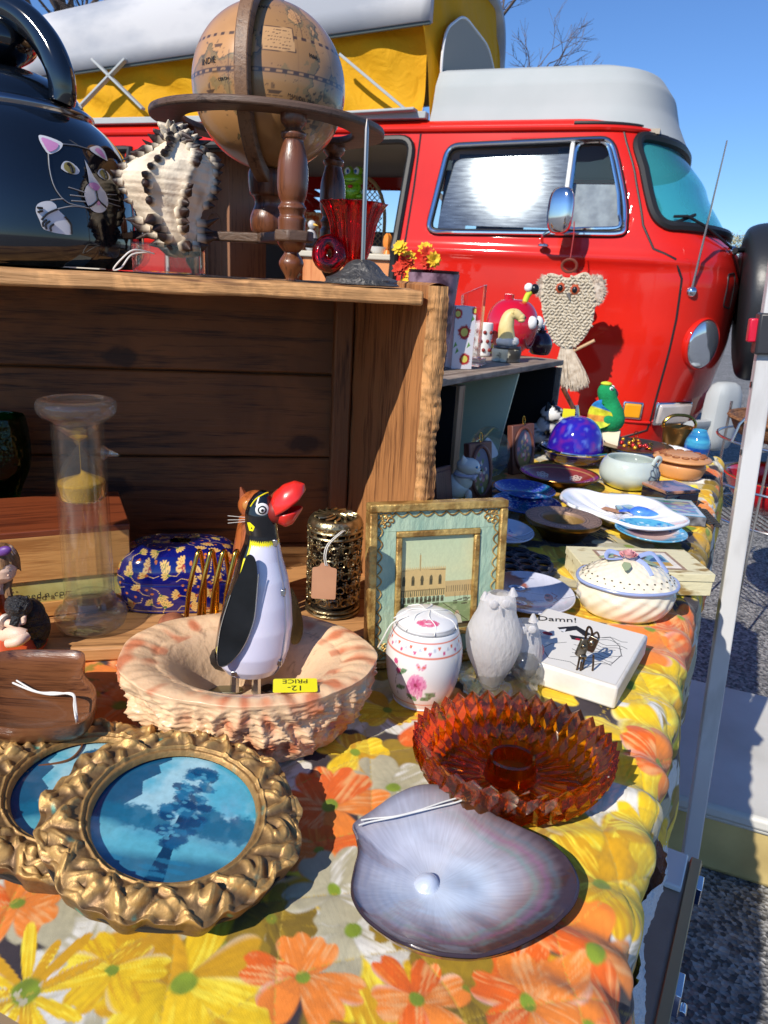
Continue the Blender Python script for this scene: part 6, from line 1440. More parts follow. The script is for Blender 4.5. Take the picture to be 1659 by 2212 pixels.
# ---- frosted glass owls on a clear base
oc = PZ(1075, 1470, ZT); oc.y = .505; oc.x = PY(1080, 1400, .505).x
t = thing('glass_owls', 'frosted glass figurine of two owls on a clear rocky glass base', 'figurine', oc)
FG = frosted('frosted_glass', (.95, .92, .91))
def ol_(u, v, d=0): q = PY(u, v, oc.y+d)-oc; return q
def owl(cu, rows_, d, ears, nm, face):
 rows_ = resample(rows_, 5)
 def f(u, v):
  g = v*(len(rows_)-1); i = min(int(g), len(rows_)-2); h = g-i; a, b = rows_[i], rows_[i+1]; vv = a[0]+(b[0]-a[0])*h
  L, Q = ol_(a[1]+(b[1]-a[1])*h, vv, d), ol_(a[2]+(b[2]-a[2])*h, vv, d); an = 2*math.pi*u; r = (Q.x-L.x)/2
  rp = 1+(.010*math.sin(an*16+v*30)*(1 if v < .55 else .3))
  return Vector(((L.x+Q.x)/2+r*rp*math.cos(an), d+.8*r*rp*math.sin(an), L.z))
 body_ = MB().grid(72, 60, f, cu=True).build(nm, FG, t, ang=180)
 for (u, v) in ears:
  MB().tube([ol_(u, v+16, d-.001), ol_(u, v, d-.001)], [.0040, .0010], 10).build('ear', FG, body_)
 for (u, v) in face: MB().ball(ol_(u, v, d-.0125), (.0034, .0010, .0034), 14, 8).build('eye', FG, body_)
 (u0, v0), (u1, v1) = face; MB().tube([ol_((u0+u1)/2, v0+4, d-.0155), ol_((u0+u1)/2+1, v0+20, d-.016)], [.0012, .0005], 8).build('beak', FG, body_)
owl(1060, [(1482, 1040, 1078), (1465, 1032, 1086), (1440, 1022, 1102), (1410, 1010, 1118), (1385, 1006, 1126), (1360, 1008, 1128), (1335, 1020, 1122), (1318, 1030, 1116), (1302, 1036, 1116), (1288, 1044, 1114), (1279, 1058, 1104)], 0, [(1048, 1278), (1108, 1270)], 'large_owl', [(1066, 1306), (1094, 1304)])
owl(1140, [(1462, 1120, 1150), (1440, 1112, 1164), (1410, 1106, 1172), (1380, 1108, 1170), (1355, 1112, 1164), (1340, 1118, 1158)], .014, [(1122, 1336), (1152, 1326)], 'small_owl', [(1130, 1362), (1150, 1360)])
CG = glass('clear_glass', (.97, .98, .97), 0, .5, 1.5)
MB().lathe(prof([(0, 0), (.030, 0), (.033, .005), (.026, .012), (.018, .016), (.010, .022), (0, .024)], 4), 26, rad=lambda a, r, z: 1+.10*math.sin(5*a)+.07*math.sin(9*a+z*300), ctr=(.004, .006, 0)).build('glass_base', CG, t, ang=30)
MB().ball(ol_(1135, 1440, .004), (.012, .010, .012), 12, 7, dis=lambda n: 1+.2*mnoise.noise(n*3)).build('glass_rock', CG, t, ang=20)
MB().ball(ol_(1165, 1405, .02), (.004, .004, .006), 10, 8).build('pink_bud', mat('pink_tint_glass', (.6, .1, .14), .2), t)
# ---- white tile with a pen drawing
TLp, TRp, BRp, BLp = [PZ(*p_, .7215) for p_ in ((1172, 1322), (1401, 1371), (1287, 1470), (1092, 1432))]
ex = (TRp-TLp).normalized()+Vector((0, 0, 0)); ex = Matrix.Rotation(R(-8), 3, 'Z') @ ex*(TRp-TLp).length; W_t = ex.length; ex.normalize(); ca = math.atan2(ex.y, ex.x)
ey = TRp-BRp; pn = Vector((-ex.y, ex.x, 0)); H_t = abs(ey.dot(pn)); cm_ = TRp-ex*W_t/2-pn*H_t/2
t = thing('ceramic_tile', 'thick white tile with a black line drawing and the word Damn! behind the amber dish', 'tile', Vector((cm_.x, cm_.y, ZT)), ca)
MB().box((0, 0, .0098), (W_t, H_t, .0192)).build('tile_body', mat('white_bisque', srgb(232, 228, 220), .65, c2=srgb(206, 198, 186), ns=30, bump=.3, bs=60), t, bevel=.0022)
U, V = np.meshgrid(np.linspace(-.5, .5, 300), np.linspace(-.5, .5, 240)); cv = Cv(U*W_t*1000, V*H_t*1000, srgb(224, 220, 212)); K = srgb(24, 24, 28); w2, h2 = W_t*500, H_t*500
rs = random.Random(9)
cv.poly([(-w2*.55, h2*.35), (-w2*.25, h2*.62), (w2*.12, h2*.45), (w2*.02, h2*.30), (-w2*.2, h2*.45), (-w2*.40, h2*.22)], K); cv.poly([(-w2*.25, h2*.20), (w2*.15, h2*.30), (w2*.12, h2*.12), (-w2*.15, h2*.06)], K)
cv.poly([(-w2*.5, h2*.28), (-w2*.36, h2*.24), (-w2*.38, h2*.40)], srgb(220, 220, 220)); cv.ell(-w2*.62, h2*.02, 4.5, 3.4, srgb(170, 24, 44)); cv.ell(-w2*.05, h2*.12, 2.4, 2, srgb(170, 24, 44))
for i in range(9):
 y = -h2*.55+i*h2*.12; x = rs.uniform(-.1, .1)*w2
 cv.line([(x+w2*(.05+.09*j), y+2.4*math.sin(j*1.3+i)+j*.9) for j in range(9)], .45, K)
for i in range(5): cv.line([(-w2*.62+(3+1.7*i)*math.cos(a*.4), -h2*.02+(3+1.5*i)*math.sin(a*.4)) for a in range(7, 15)], .25, K, .8)
cv.line([(-w2*.5, -h2*.55), (-w2*.28, -h2*.8), (w2*.1, -h2*.72), (w2*.35, -h2*.85), (w2*.55, -h2*.5), (w2*.75, -h2*.4), (w2*.82, 0), (w2*.7, h2*.3), (w2*.45, h2*.55), (w2*.3, h2*.42)], .45, K); cv.line([(-w2*.5, -h2*.55), (-w2*.42, -h2*.3), (-w2*.2, -h2*.1)], .4, K)
sheet('drawing', mat('ink_on_bisque', attr=True, rough=.6), t, U*(W_t-.005), V*(H_t-.005), np.zeros_like(U)+.01975, cv.C)
text_mesh('word', 'Damn!', .013, INK, t, T(-W_t*.30, H_t*.27, .0201) @ RZ(R(30)), .0001, shear=.2)
# ---- bent wire figure holder
wc = PZ(1258, 1492, ZT); t = thing('wire_clip_stand', 'small rusty bent wire and metal clip stand before the white tile', 'clip stand', wc)
RUST = mat('rusty_wire', srgb(104, 84, 66), .4, .8, c2=srgb(50, 40, 34), ns=200)
def wl_(u, v, d=0): return PY(u, v, wc.y+d)-wc
mb = MB()
for L in ([(1236, 1500), (1240, 1470), (1248, 1440), (1252, 1420)], [(1268, 1502), (1262, 1480), (1254, 1455), (1256, 1430)], [(1276, 1498), (1277, 1470), (1281, 1440), (1282, 1415)], [(1246, 1500), (1255, 1460), (1262, 1425)]):
 mb.tube(smoothpts([wl_(a, b, -.002*i) if i else Vector((wl_(a, b).x, wl_(a, b).y, .0008)) for i, (a, b) in enumerate(L)], 5), .0008, 6)
mb.tube(smoothpts([wl_(1262, 1412), wl_(1266, 1370), wl_(1272, 1354), (wl_(1279, 1366)), wl_(1276, 1400)], 5), .0009, 6); mb.tube(smoothpts([wl_(1280, 1372), wl_(1290, 1366), wl_(1294, 1378), wl_(1288, 1380)], 5), .0008, 6); mb.build('wires', RUST, t)
CLM = mat('clip_steel', (.42, .38, .3), .3, 1, c2=(.2, .17, .12), ns=150)
for (u, v, w_, h_, rz) in ((1258, 1398, .0042, .015, .3), (1277, 1390, .0042, .013, -.5)):
 mb = MB(); q = wl_(u, v); mb.M = T(*q) @ RZ(rz) @ RY(.2); mb.ext(rnd_poly([(-w_, -h_/2), (w_, -h_/2), (w_*1.1, h_/2), (-w_*.7, h_/2)], .002), -.0014, .0014, M=RX(R(90))); mb.ball((0, -.0018, .001), (.0022, .0012, .0024), 10, 6); mb.build('clip', CLM, t, bevel=.0005)
MB().box((wl_(1258, 1418).x, 0, wl_(1258, 1418).z), (.006, .005, .004)).build('clamp', CLM, t, bevel=.001)
# ---- lidded ceramic pomander box with a rose
lc = Vector((.2385, .665, ZT)); t = thing('lidded_ceramic_box', 'cream ceramic lidded bowl with pierced lid, pink rose and blue ribbon on top', 'ceramic box', lc)
IV = mat('ivory_glaze', srgb(232, 222, 198), .22, coat=.6, sss=.1)
BLU = mat('blue_glaze_trim', srgb(150, 164, 204), .25, coat=.4)
sx, sy = .0455, .036
MB().grid(160, 40, lambda u, v: (lambda a, r, z: Vector((sx*r*math.cos(a), sy*r*math.sin(a), z)))(2*math.pi*u, (.80+.22*math.sin(min(1, v*1.25)*2.3))*(1+.018*math.sin(6*a_(u))+.020*max(0, math.sin(a_(u)*9+v*7))*math.sin(v*3.14)+.018*math.sin(a_(u)*15-v*11)*math.sin(v*3.14)), .034*v), cu=True).build('bowl_body', IV, t, ang=180) if False else None
def a_(u): return 2*math.pi*u
def base_(u, v):
 a = a_(u); r = .82+.20*math.sin(min(1, v*1.2)*2.2); rel = .022*max(0, math.sin(a*7+v*6+math.sin(v*9)))*math.sin(v*3.14)+.016*math.sin(a*17-v*14)*math.sin(v*3.14)
 if v > .94: r -= (v-.94)*1.6
 if v < .08: r *= .95+.6*v
 return Vector((sx*(r+rel)*math.cos(a), sy*(r+rel)*math.sin(a), .034*v))
MB().grid(220, 50, base_, cu=True).build('bowl_body', IV, t, ang=180)
def lid_(u, v):
 a = a_(u); r = 1.06*(1-v)**.75*(1+.012*math.sin(6*a)*(1-v)); z = .033+.022*(1-(1-v)**1.6)+.0008*math.sin(a*20)*math.sin(v*25)*(1-v)
 return Vector((sx*r*math.cos(a), sy*r*math.sin(a), z))
MB().grid(180, 50, lid_, cu=True).build('lid', IV, t, ang=180)
MB().tube([lid_(i/80, .0)+Vector((0, 0, .0006)) for i in range(80)], .0016, 8, closed=True).build('lid_edge', BLU, t)
hl = MB()
for i in range(30):
 for vv, rr_ in ((.13, .0007), (.24, .0009)):
  p_ = lid_((i+.5*(vv > .2))/30, vv); q = lid_((i+.5*(vv > .2))/30, vv+.02); hl.ball(p_+Vector((0, 0, .0001)), (rr_*1.2, rr_*1.2, rr_*.7), 8, 5)
hl.build('pierced_holes', mat('dark_hole', (.05, .035, .02), .9), t)
mb = MB(); rc = Vector((-.004, -.004, .0575))
for i in range(15):
 a = i*2.4; r_ = .0012+.00052*i; pt = []
 def pet(u, v, a=a, r_=r_): an = a+(u-.5)*2.2; rr = r_*(.6+.5*v); return rc+Vector((rr*math.cos(an), rr*math.sin(an)*.9, .0075*v*(1-.045*i)+.001*math.sin(u*3.14)))
 mb.grid(8, 5, pet)
mb.build('rose', mat('pink_bisque', srgb(232, 176, 178), .45, sss=.1), t, ang=180)
GL = mat('pale_green_bisque', srgb(150, 164, 128), .5)
for (x, y, rz) in ((-.008, -.014, -1.9), (.010, -.006, -.2), (.008, .006, .6), (-.016, .002, 2.8)):
 MB().ext([(0, -.003), (.006, -.0045), (.012, -.002), (.014, 0), (.012, .002), (.006, .0045), (0, .003)], 0, .0008, M=T(x, y, .0555) @ RZ(rz) @ RY(.25)).build('leaf', GL, t, bevel=.0003)
for L in ([(-.006, 0, .057), (-.020, .004, .060), (-.024, -.004, .055), (-.010, -.004, .056)], [(.006, 0, .057), (.020, .004, .060), (.028, .0, .053), (.036, -.003, .044)], [(.004, -.004, .056), (.010, -.012, .054), (.014, -.022, .047)]):
 MB().tube(smoothpts(L, 6), .0022, 6, flat=.35).build('ribbon', BLU, t)
# ---- decoupage box
c4 = [PZ(*p_, .7265) for p_ in ((1248, 1182), (1494, 1188), (1524, 1240), (1246, 1232))]
ex = (c4[2]-c4[3]); W_d = ex.length; ex.normalize(); D_d = ((c4[0]+c4[1])/2-(c4[2]+c4[3])/2).length; cc_ = sum(c4, Vector())/4
t = thing('decoupage_box', 'cream crackle paper covered box with a framed postcard picture on its lid', 'box', Vector((cc_.x, cc_.y, ZT)), math.atan2(ex.y, ex.x))
CRK = mat('crackled_cream', srgb(222, 212, 172), .6, c2=srgb(150, 120, 66), ns=55, nlo=.56, nhi=.66, stretch=(.5, 1.4, 1.4), bump=.3, bs=100, detail=9)
MB().box((0, 0, .008), (W_d-.002, D_d-.002, .0155)).build('box_body', CRK, t, bevel=.0006); MB().box((0, 0, .0205), (W_d, D_d, .0085)).build('lid', CRK, t, bevel=.0006)
U, V = np.meshgrid(np.linspace(-.5, .5, 130), np.linspace(-.5, .5, 80)); cv = Cv(U, V, srgb(226, 214, 196)); cv.rect(-.5, -.5, .5, .5, srgb(160, 130, 104)); cv.rect(-.46, -.43, .46, .43, srgb(232, 222, 206)); cv.rect(-.38, -.32, .38, .32, srgb(120, 164, 180)); cv.rect(-.38, -.32, .38, -.12, srgb(190, 150, 66)); cv.poly([(-.1, -.3), (-.22, .1), (-.05, .3), (.1, .1), (.08, -.3)], srgb(50, 44, 44)); cv.poly([(.1, -.1), (.36, -.05), (.34, .22), (.2, .1)], srgb(60, 96, 140)); cv.ell(-.26, .1, .06, .14, srgb(196, 120, 60))
cv.C *= (.8+.4*vnoise(U, V, 16, 4))[..., None]
sheet('picture_card', PAINT, t, U*W_d*.62, V*D_d*.72, np.zeros_like(U)+.0252, cv.C)
# ---- Florentine picture frame with a canal print
bl, br_ = PZ(792, 1446, ZT), PZ(1062, 1402, ZT); bl = Vector((-.0080, .5255, ZT)); ex = Vector((.105, .034, 0)); W_v = .1160; ex.normalize(); LEAN = R(-6)
t = thing('florentine_frame', 'pale green and gold Florentine picture frame with a faded canal print, leaning against the crate', 'picture frame', bl+ex*W_v/2+Vector((0, .0, 0)), 0, rot=(Matrix.Rotation(math.atan2(ex.y, ex.x), 4, 'Z') @ RX(LEAN)).to_euler())
H_v = .134; w2, h2 = W_v/2, H_v
FGm = mat('florentine_gilt', srgb(212, 176, 104), .42, .5, c2=srgb(150, 112, 58), ns=70, nlo=.42, nhi=.6, bump=.4, bs=220); FGr = mat('pale_green_gesso', srgb(176, 196, 168), .55, c2=srgb(140, 170, 150), ns=90, stretch=(1, 1, .4), bump=.3, bs=300)
MB().box((0, .004, h2/2), (W_v-.004, .008, h2-.004)).build('backing', DARK, t, smooth=False)
def frame_ring(name, x0, x1, y0, y1, m, bev=.0012):      # x0: outer inset, x1: inner inset, y0..y1 depth
 mb = MB()
 mb.box((0, (y0+y1)/2, h2-(x0+x1)/2), (W_v-2*x0, y1-y0, x1-x0)).box((0, (y0+y1)/2, (x0+x1)/2), (W_v-2*x0, y1-y0, x1-x0))
 for s_ in (-1, 1): mb.box((s_*(w2-(x0+x1)/2), (y0+y1)/2, h2/2), (x1-x0, y1-y0, h2-2*x1-.0002))
 return mb.build(name, m, t, bevel=bev)
frame_ring('outer_moulding', 0, .0065, -.006, .007, FGm); frame_ring('green_band', .0065, .0225, -.0025, .0, FGr, .0003); frame_ring('inner_moulding', .0225, .0275, -.0042, .0, FGm)
sc_m = MB();
def scroll(x, z, s_, fl=1, n=10):
 sc_m.tube([(x+fl*s_*(1-i/n)*math.cos(i*.62), -.0030, z+s_*(1-i/n)*math.sin(i*.62)) for i in range(n)], .0007, 5, flat=.8)
for i in range(12):
 zz_ = .012+i*(H_v-.024)/11
 for s_ in (-1, 1): sc_m.tube([(s_*(w2-.0085-.0025*math.sin(q*.785)), -.003, zz_-.0045+.0011*q) for q in range(5)] if False else [(s_*(w2-.0075-.0035*math.sin(q/6*math.pi)), -.003, zz_-.0048+.0016*q) for q in range(7)], .0006, 5)
for i in range(9):
 xx_ = -w2+.016+i*(W_v-.032)/8
 for z_, dz in ((H_v-.0075, -1), (.0075, 1)): sc_m.tube([(xx_-.0052+.00173*q, -.003, z_+dz*.0035*math.sin(q/6*math.pi)) for q in range(7)], .0006, 5)
for sx_ in (-1, 1):
 for sz_ in (0, 1):
  for j in range(6): scroll(sx_*(w2-.014-.004*math.cos(j)), (H_v-.014 if sz_ else .014)+.004*math.sin(j*1.1), .0036, sx_)
sc_m.build('gilt_scrolls', FGm, t)
U, V = np.meshgrid(np.linspace(0, 1, 240), np.linspace(0, 1, 300)); X = U; Y = V*.80-.01; cv = Cv(X, Y, srgb(188, 208, 172)); n = vnoise(X, Y, 3.2, 8, 5)
cv.C = cv.C*(1-Y[..., None]*.10); cv.put((n-.45)*3*(Y > .35)*(1.1-Y), srgb(232, 214, 160), .85); cv.put((.42-np.abs(Y-.50))*1.8*(Y > .4), srgb(226, 208, 150), .5)
BE = srgb(206, 176, 118); DK = srgb(74, 70, 50)
cv.rect(0, .285, .62, .505, BE); cv.rect(.62, .27, 1, .40, srgb(196, 168, 116)); cv.line([(0, .505), (.3, .51), (.62, .50)], .004, DK)
for i in range(26): cv.poly([(i*.024, .505), (i*.024+.012, .535), (i*.024+.024, .505)], BE)
for i in range(5): cv.ell(.07+.12*i, .425, .022, .035, DK, 0, .9); cv.rect(.05+.12*i, .38, .09+.12*i, .425, DK, .9)
cv.rect(0, .335, .62, .345, DK, .6)
for i in range(22): cv.rect(.012+.028*i, .29, .024+.028*i, .335, srgb(60, 84, 66), .85)
for i in range(11): cv.ell(.028+.056*i, .265, .02, .022, DK, 0, .85); cv.rect(.008+.056*i, .235, .048+.056*i, .265, DK, .85)
for i in range(12): cv.rect(.64+.03*i, .31, .652+.03*i, .36, DK, .6)
cv.line([(.28, .5), (.28, .62)], .012, BE); cv.line([(.28, .5), (.28, .64)], .004, DK)
cv.rect(0, 0, 1, .225, srgb(132, 150, 104)); cv.put((vnoise(X*3, Y*16, 4, 3)-.5)*5*(Y < .225), srgb(176, 186, 140), .6)
rs = random.Random(4)
for i in range(26): x = rs.random(); y = .235+rs.uniform(-.02, .03); cv.line([(x, y), (x+rs.uniform(-.01, .01), y+rs.uniform(.03, .1))], .003, DK, .8); cv.poly([(x-.03, y-.012), (x+.04, y-.006), (x+.03, y-.022), (x-.02, y-.022)], DK, .8)
cv.poly([(.55, .15), (.66, .08), (.85, .05), (1, .05), (1, .0), (.8, -.0), (.62, .05)], srgb(52, 40, 28)); cv.poly([(.05, .19), (.2, .22), (.45, .17), (.4, .14), (.12, .15)], srgb(60, 56, 40))
cv.ell(.80, .12, .03, .03, srgb(190, 160, 130)); cv.poly([(.74, .04), (.78, .12), (.84, .12), (.88, .04)], srgb(200, 196, 176)); cv.line([(.60, .22), (.95, .06)], .004, DK); cv.rect(0, 0, 1, .03, srgb(96, 84, 54), .8)
cv.C *= (.92+.16*vnoise(X, Y, 60, 5))[..., None]
sheet('canal_print', mat('aged_print', attr=True, rough=.35, coat=.2), t, (U-.5)*(W_v-.052), np.zeros_like(U)-.0004, .0265+V*(H_v-.053), cv.C)
# ---- pair of carved wooden dishes at the left edge
ol2 = [(-70, 1470), (-40, 1420), (20, 1401), (110, 1399), (172, 1402), (184, 1418), (178, 1440), (186, 1458), (205, 1480), (208, 1505), (196, 1540), (160, 1562), (60, 1572), (-30, 1560), (-75, 1520)]
for i, (zz_, lab) in enumerate(((.7018, 'carved walnut leaf-shaped dish, lower of the stacked pair at the left edge'), (.7205, 'carved walnut leaf-shaped dish on top of its twin, at the left edge'))):
 top_z = zz_+.020; P_ = [PZ(p_.x, p_.y, .7405) for p_ in smoothpts([(a, b, 0) for a, b in ol2], 6, closed=True)]; cx = sum((p_ for p_ in P_), Vector())/len(P_); N = len(P_)
 sh_ = Vector((-.004, -.010, 0)) if i == 0 else Vector()
 t = thing('wooden_dish', lab, 'dish', Vector((cx.x, cx.y, zz_))+sh_, 0, 'stacked wooden leaf dishes')
 pr_ = [(.0, 0), (.72, 0), (.86, .003), (.97, .010), (1.0, .0165), (.995, .0188), (.975, .0188), (.955, .0165), (.90, .0135), (.5, .0120), (0, .0118)]
 mb = MB(); vs = []; fs = []
 for (r_, z_) in pr_: vs += [((p_.x-cx.x)*r_, (p_.y-cx.y)*r_, z_) for p_ in P_]
 for a in range(len(pr_)-1): fs += [(a*N+j, a*N+(j+1) % N, (a+1)*N+(j+1) % N, (a+1)*N+j) for j in range(N)]
 mb.add(vs, fs).build('dish_body', wood('walnut', srgb(122, 76, 46), srgb(66, 36, 22), 'X', 7, .32, .35, coat=.3), t, ang=60)
t = thing('white_string', 'white price string draped over the rim of the wooden dishes', 'string', Vector((0, 0, 0)))
MB().tube(smoothpts([PZ(28, 1475, .7345), PZ(70, 1492, .7350), PZ(110, 1500, .7352), PZ(155, 1498, .7412), PZ(163, 1520, .742), PZ(166, 1550, .741), PZ(172, 1572, .725), PZ(180, 1580, .708)], 6), .0007, 6).build('strand', STRING, t)
MB().tube(smoothpts([PZ(36, 1470, .7347), PZ(80, 1494, .7352), PZ(120, 1496, .7362), PZ(157, 1502, .7415), PZ(160, 1525, .742), PZ(164, 1552, .741), PZ(170, 1578, .722)], 6), .0006, 6).build('strand', STRING, t)
# ================================================================== things on the crate's floor
ZF = .7015+.0135
# ---- tall glass sand timer
p = PZ(195, 1384, ZF); q = PY(194, 1300, p.y+.026)
t = thing('sand_timer', 'tall clear glass tube sand timer with yellow sand and thick round glass foot and top', 'sand timer', Vector((q.x, p.y+.027, ZF)))
zt_ = PY(191, 858, t.location.y).z-ZF; k = pxs(PY(193, 1100, t.location.y)); RT = 53*k; RF = 77*k
def tz(v): return PY(193, v, t.location.y).z-ZF
TG = glass('timer_glass', (.99, 1, .99), 0, .93, 1.6, milk=.012); TG2 = glass('solid_timer_glass', (.98, .99, .98), 0, .60, 1.5, milk=.05, bump=.3, bs=70)
lean = PY(191, 880, t.location.y).x-PY(195, 1340, t.location.y).x
MB().lathe(prof([(0, 0), (RF*.8, 0), (RF, .007), (RF*.98, .014), (RF*.80, .019), (RT*1.1, .021), (RT, .026)], 6), 64).build('foot', TG2, t, ang=180)
mb = MB().lathe([(RT, .024), (RT, tz(905))], 64, caps=False).lathe([(RT-.0018, tz(905)), (RT-.0018, .024)], 64, caps=False); mb.build('tube', TG, t, ang=180)
MB().lathe(prof([(RT, tz(912)), (RT*1.1, tz(908)), (RF*.97, tz(895)), (RF*1.03, tz(880)), (RF*.98, tz(866)), (RF*.8, tz(862)), (RT*.95, tz(868)), (RT*.6, tz(872)), (0, tz(873))], 6), 64).build('top_flange', TG2, t, ang=180)
zn = tz(962); zb = tz(1078); zu = tz(915)
bulb = prof([(RT*.92, zu), (RT*.80, tz(925)), (RT*.30, tz(948)), (.0022, tz(960)), (.0018, tz(964)), (.003, tz(968)), (RT*.35, tz(982)), (RT*.72, tz(1010)), (RT*.93, tz(1045)), (RT*.94, tz(1066)), (RT*.80, tz(1078)), (RT*.3, tz(1084)), (0, tz(1086))], 6)
MB().lathe(bulb, 56, caps=False).build('bulb', glass('bulb_glass', (.98, .99, .98), 0, .62, 1.3, milk=.02), t, ang=180)
SAND = mat('yellow_sand', srgb(226, 176, 56), .9, c2=srgb(206, 150, 36), ns=900, bump=.5, bs=900)
MB().grid(48, 20, lambda u, v: (lambda a, r: Vector((r*math.cos(a), r*math.sin(a), tz(1076)+(tz(1040)-tz(1076))*min(1, v*2.2)+(max(0, v-.4545)/.5455)*.0075*(1+.25*math.cos(a)))))(a_(u), RT*(.80+.125*min(1, v*2.2)) if v < .4545 else RT*.925*(1-(v-.4545)/.5455)), cu=True).build('sand_heap', SAND, t, ang=180)
MB().lathe([(0, tz(955)), (RT*.22, tz(949)), (RT*.35, tz(944)), (0, tz(949))], 30).build('sand_above', SAND, t); MB().tube([(0, 0, tz(960)), (0, 0, tz(1040))], .0002, 5).build('sand_thread', SAND, t)
MB().tube([(RT*.95, 0, tz(976)), (RT+.003, 0, tz(976)), (RT+.008, 0, tz(978)), (RT+.0105, 0, tz(980))], [.006, .003, .0018, .001], 14).build('glass_nib', TG2, t, ang=180)
# ---- wooden frame box with a glass plaque
a = PZ(-40, 1350, ZF); b = PZ(150, 1327, ZF); ex = (b-a).normalized(); an = math.atan2(ex.y, ex.x)
H_b = PY(100, 1150, b.y-.005).z-ZF
b = a+ex*((b-a).length+.052)
t = thing('wooden_box', 'oak box with a lettered glass plaque in its front, left in the crate', 'box', b+Vector((0, 0, 0)), an)
OAK = wood('light_oak', srgb(206, 148, 84), srgb(164, 108, 54), 'X', 5, .5, .2)
Lb = .24
MB().box((-Lb/2, .05, H_b-.001), (Lb, .10, .006)).build('lid', wood('red_brown_lid', srgb(126, 62, 34), srgb(88, 40, 22), 'X', 5, .4, .2), t, bevel=.001)
MB().box((-Lb/2, .004, H_b*.70), (Lb-.002, .008, H_b*.52)).box((-Lb/2, .004, H_b*.09), (Lb-.002, .008, H_b*.17)).box((-Lb/2, .095, H_b*.5-.002), (Lb-.002, .008, H_b-.006)).box((-.004, .05, H_b*.5-.002), (.008, .084, H_b-.008)).build('box_body', OAK, t, bevel=.0006)
MB().box((-Lb/2, .0045, H_b*.31), (Lb-.02, .004, H_b*.27)).build('plaque_backing', mat('lit_gold_card', srgb(240, 226, 160), .5, c2=srgb(190, 168, 96), ns=30), t, smooth=False)  # bright gold colour imitates sunlight gathered by the glass in front
MB().box((-Lb/2, .0016, H_b*.31), (Lb-.02, .001, H_b*.27)).build('glass_plaque', glass('plaque_glass', (.98, .99, .94), 0, .96), t)
text_mesh('lettering', 'Man...', .0115, INK, t, T(-.107, .0006, H_b*.36) @ RX(R(90)), .0001, spacing=1.1); text_mesh('lettering', 'need a computer', .0078, INK, t, T(-.0585, .0006, H_b*.235) @ RX(R(90)), .0001, spacing=1.1)
# ---- green glass vase behind
p = PZ(20, 1215, ZF); vy = .66; c = PY(12, 1110, vy)
t = thing('green_glass_vase', 'dark green crackled glass footed vase in the shade at the crate left end', 'vase', Vector((c.x, vy, ZF)))
hv = PY(12, 905, vy).z-ZF; rv = 62*pxs(PY(12, 1000, vy))
MB().lathe(prof([(0, 0), (.75*rv, 0), (.7*rv, .08*hv), (.45*rv, .3*hv), (.55*rv, .5*hv), (.95*rv, .68*hv), (rv, .85*hv), (.93*rv, hv), (.88*rv, hv), (.93*rv, .85*hv), (.85*rv, .7*hv), (.3*rv, .52*hv), (0, .5*hv)], 6), 44, rad=lambda a, r, z: 1+.02*math.sin(12*a+z*70)).build('vase_body', glass('green_glass', (.08, .45, .2), .05, .3, ttint=(.06, .4, .18), bump=.5, bs=120), t, ang=180)
# ---- painted girl figurine hugging a black cat
c = PY(18, 1395, .50); fy = .500; p = PZ(20, 1396, ZT)
fz = ZF; fy = PZ(20, 1396, ZF).y+.006
t = thing('girl_figurine', 'resin figurine of a seated girl in an orange dress hugging a black cat', 'figurine', Vector((PY(20, 1380, fy).x, fy, fz)))
def fl_(u, v, d=0): q = PY(u, v, fy+d); return q-Vector(t.location)
kk = pxs(PY(20, 1280, fy)); SKN = mat('painted_skin', srgb(232, 196, 172), .5, sss=.1); HR = mat('painted_hair', srgb(150, 112, 74), .55, c2=srgb(92, 62, 40), ns=260, stretch=(1, 1, .25), bump=.5, bs=260)
ODR = mat('orange_paint_dress', srgb(206, 84, 28), .5, c2=srgb(186, 70, 24), ns=90); BLF = mat('black_fur_paint', (.012, .012, .014), .45, c2=(.035, .035, .04), ns=300, bump=1.0, bs=420)
rows_g = [(1392, -50, 62, .012), (1370, -48, 60, .010), (1345, -35, 44, .006), (1320, -24, 34, .003), (1300, -16, 26, .001), (1282, -8, 18, 0), (1268, -3, 14, 0), (1258, -1, 13, -.001), (1250, -6, 27, -.002), (1238, -16, 36, -.003), (1222, -22, 40, -.003), (1205, -25, 38, -.002), (1190, -22, 34, -.001), (1180, -12, 26, 0), (1175, 0, 14, 0)]
def gb(u, v):
 g = v*(len(rows_g)-1); i = min(int(g), len(rows_g)-2); h = g-i; a, b = rows_g[i], rows_g[i+1]; vv = a[0]+(b[0]-a[0])*h; L = fl_(a[1]+(b[1]-a[1])*h, vv); Q = fl_(a[2]+(b[2]-a[2])*h, vv); d = a[3]+(b[3]-a[3])*h; an = a_(u); r = (Q.x-L.x)/2
 face = math.exp(-((g-8.7)/.5)**2)*.0010*math.exp(-((math.atan2(math.sin(an-R(-35)), math.cos(an-R(-35))))/.25)**2)
 return Vector(((L.x+Q.x)/2+(r+face)*math.cos(an), d+(r*.85+face)*math.sin(an), L.z))
body_ = MB().grid(90, 110, gb, cu=True, cf=lambda u, v, p_: tuple(srgb(232, 196, 172)) if v*(len(rows_g)-1) > 5.2 else tuple(srgb(206, 84, 28))).build('body', PAINT, t, ang=180)
hm = MB(); rnd = random.Random(3)
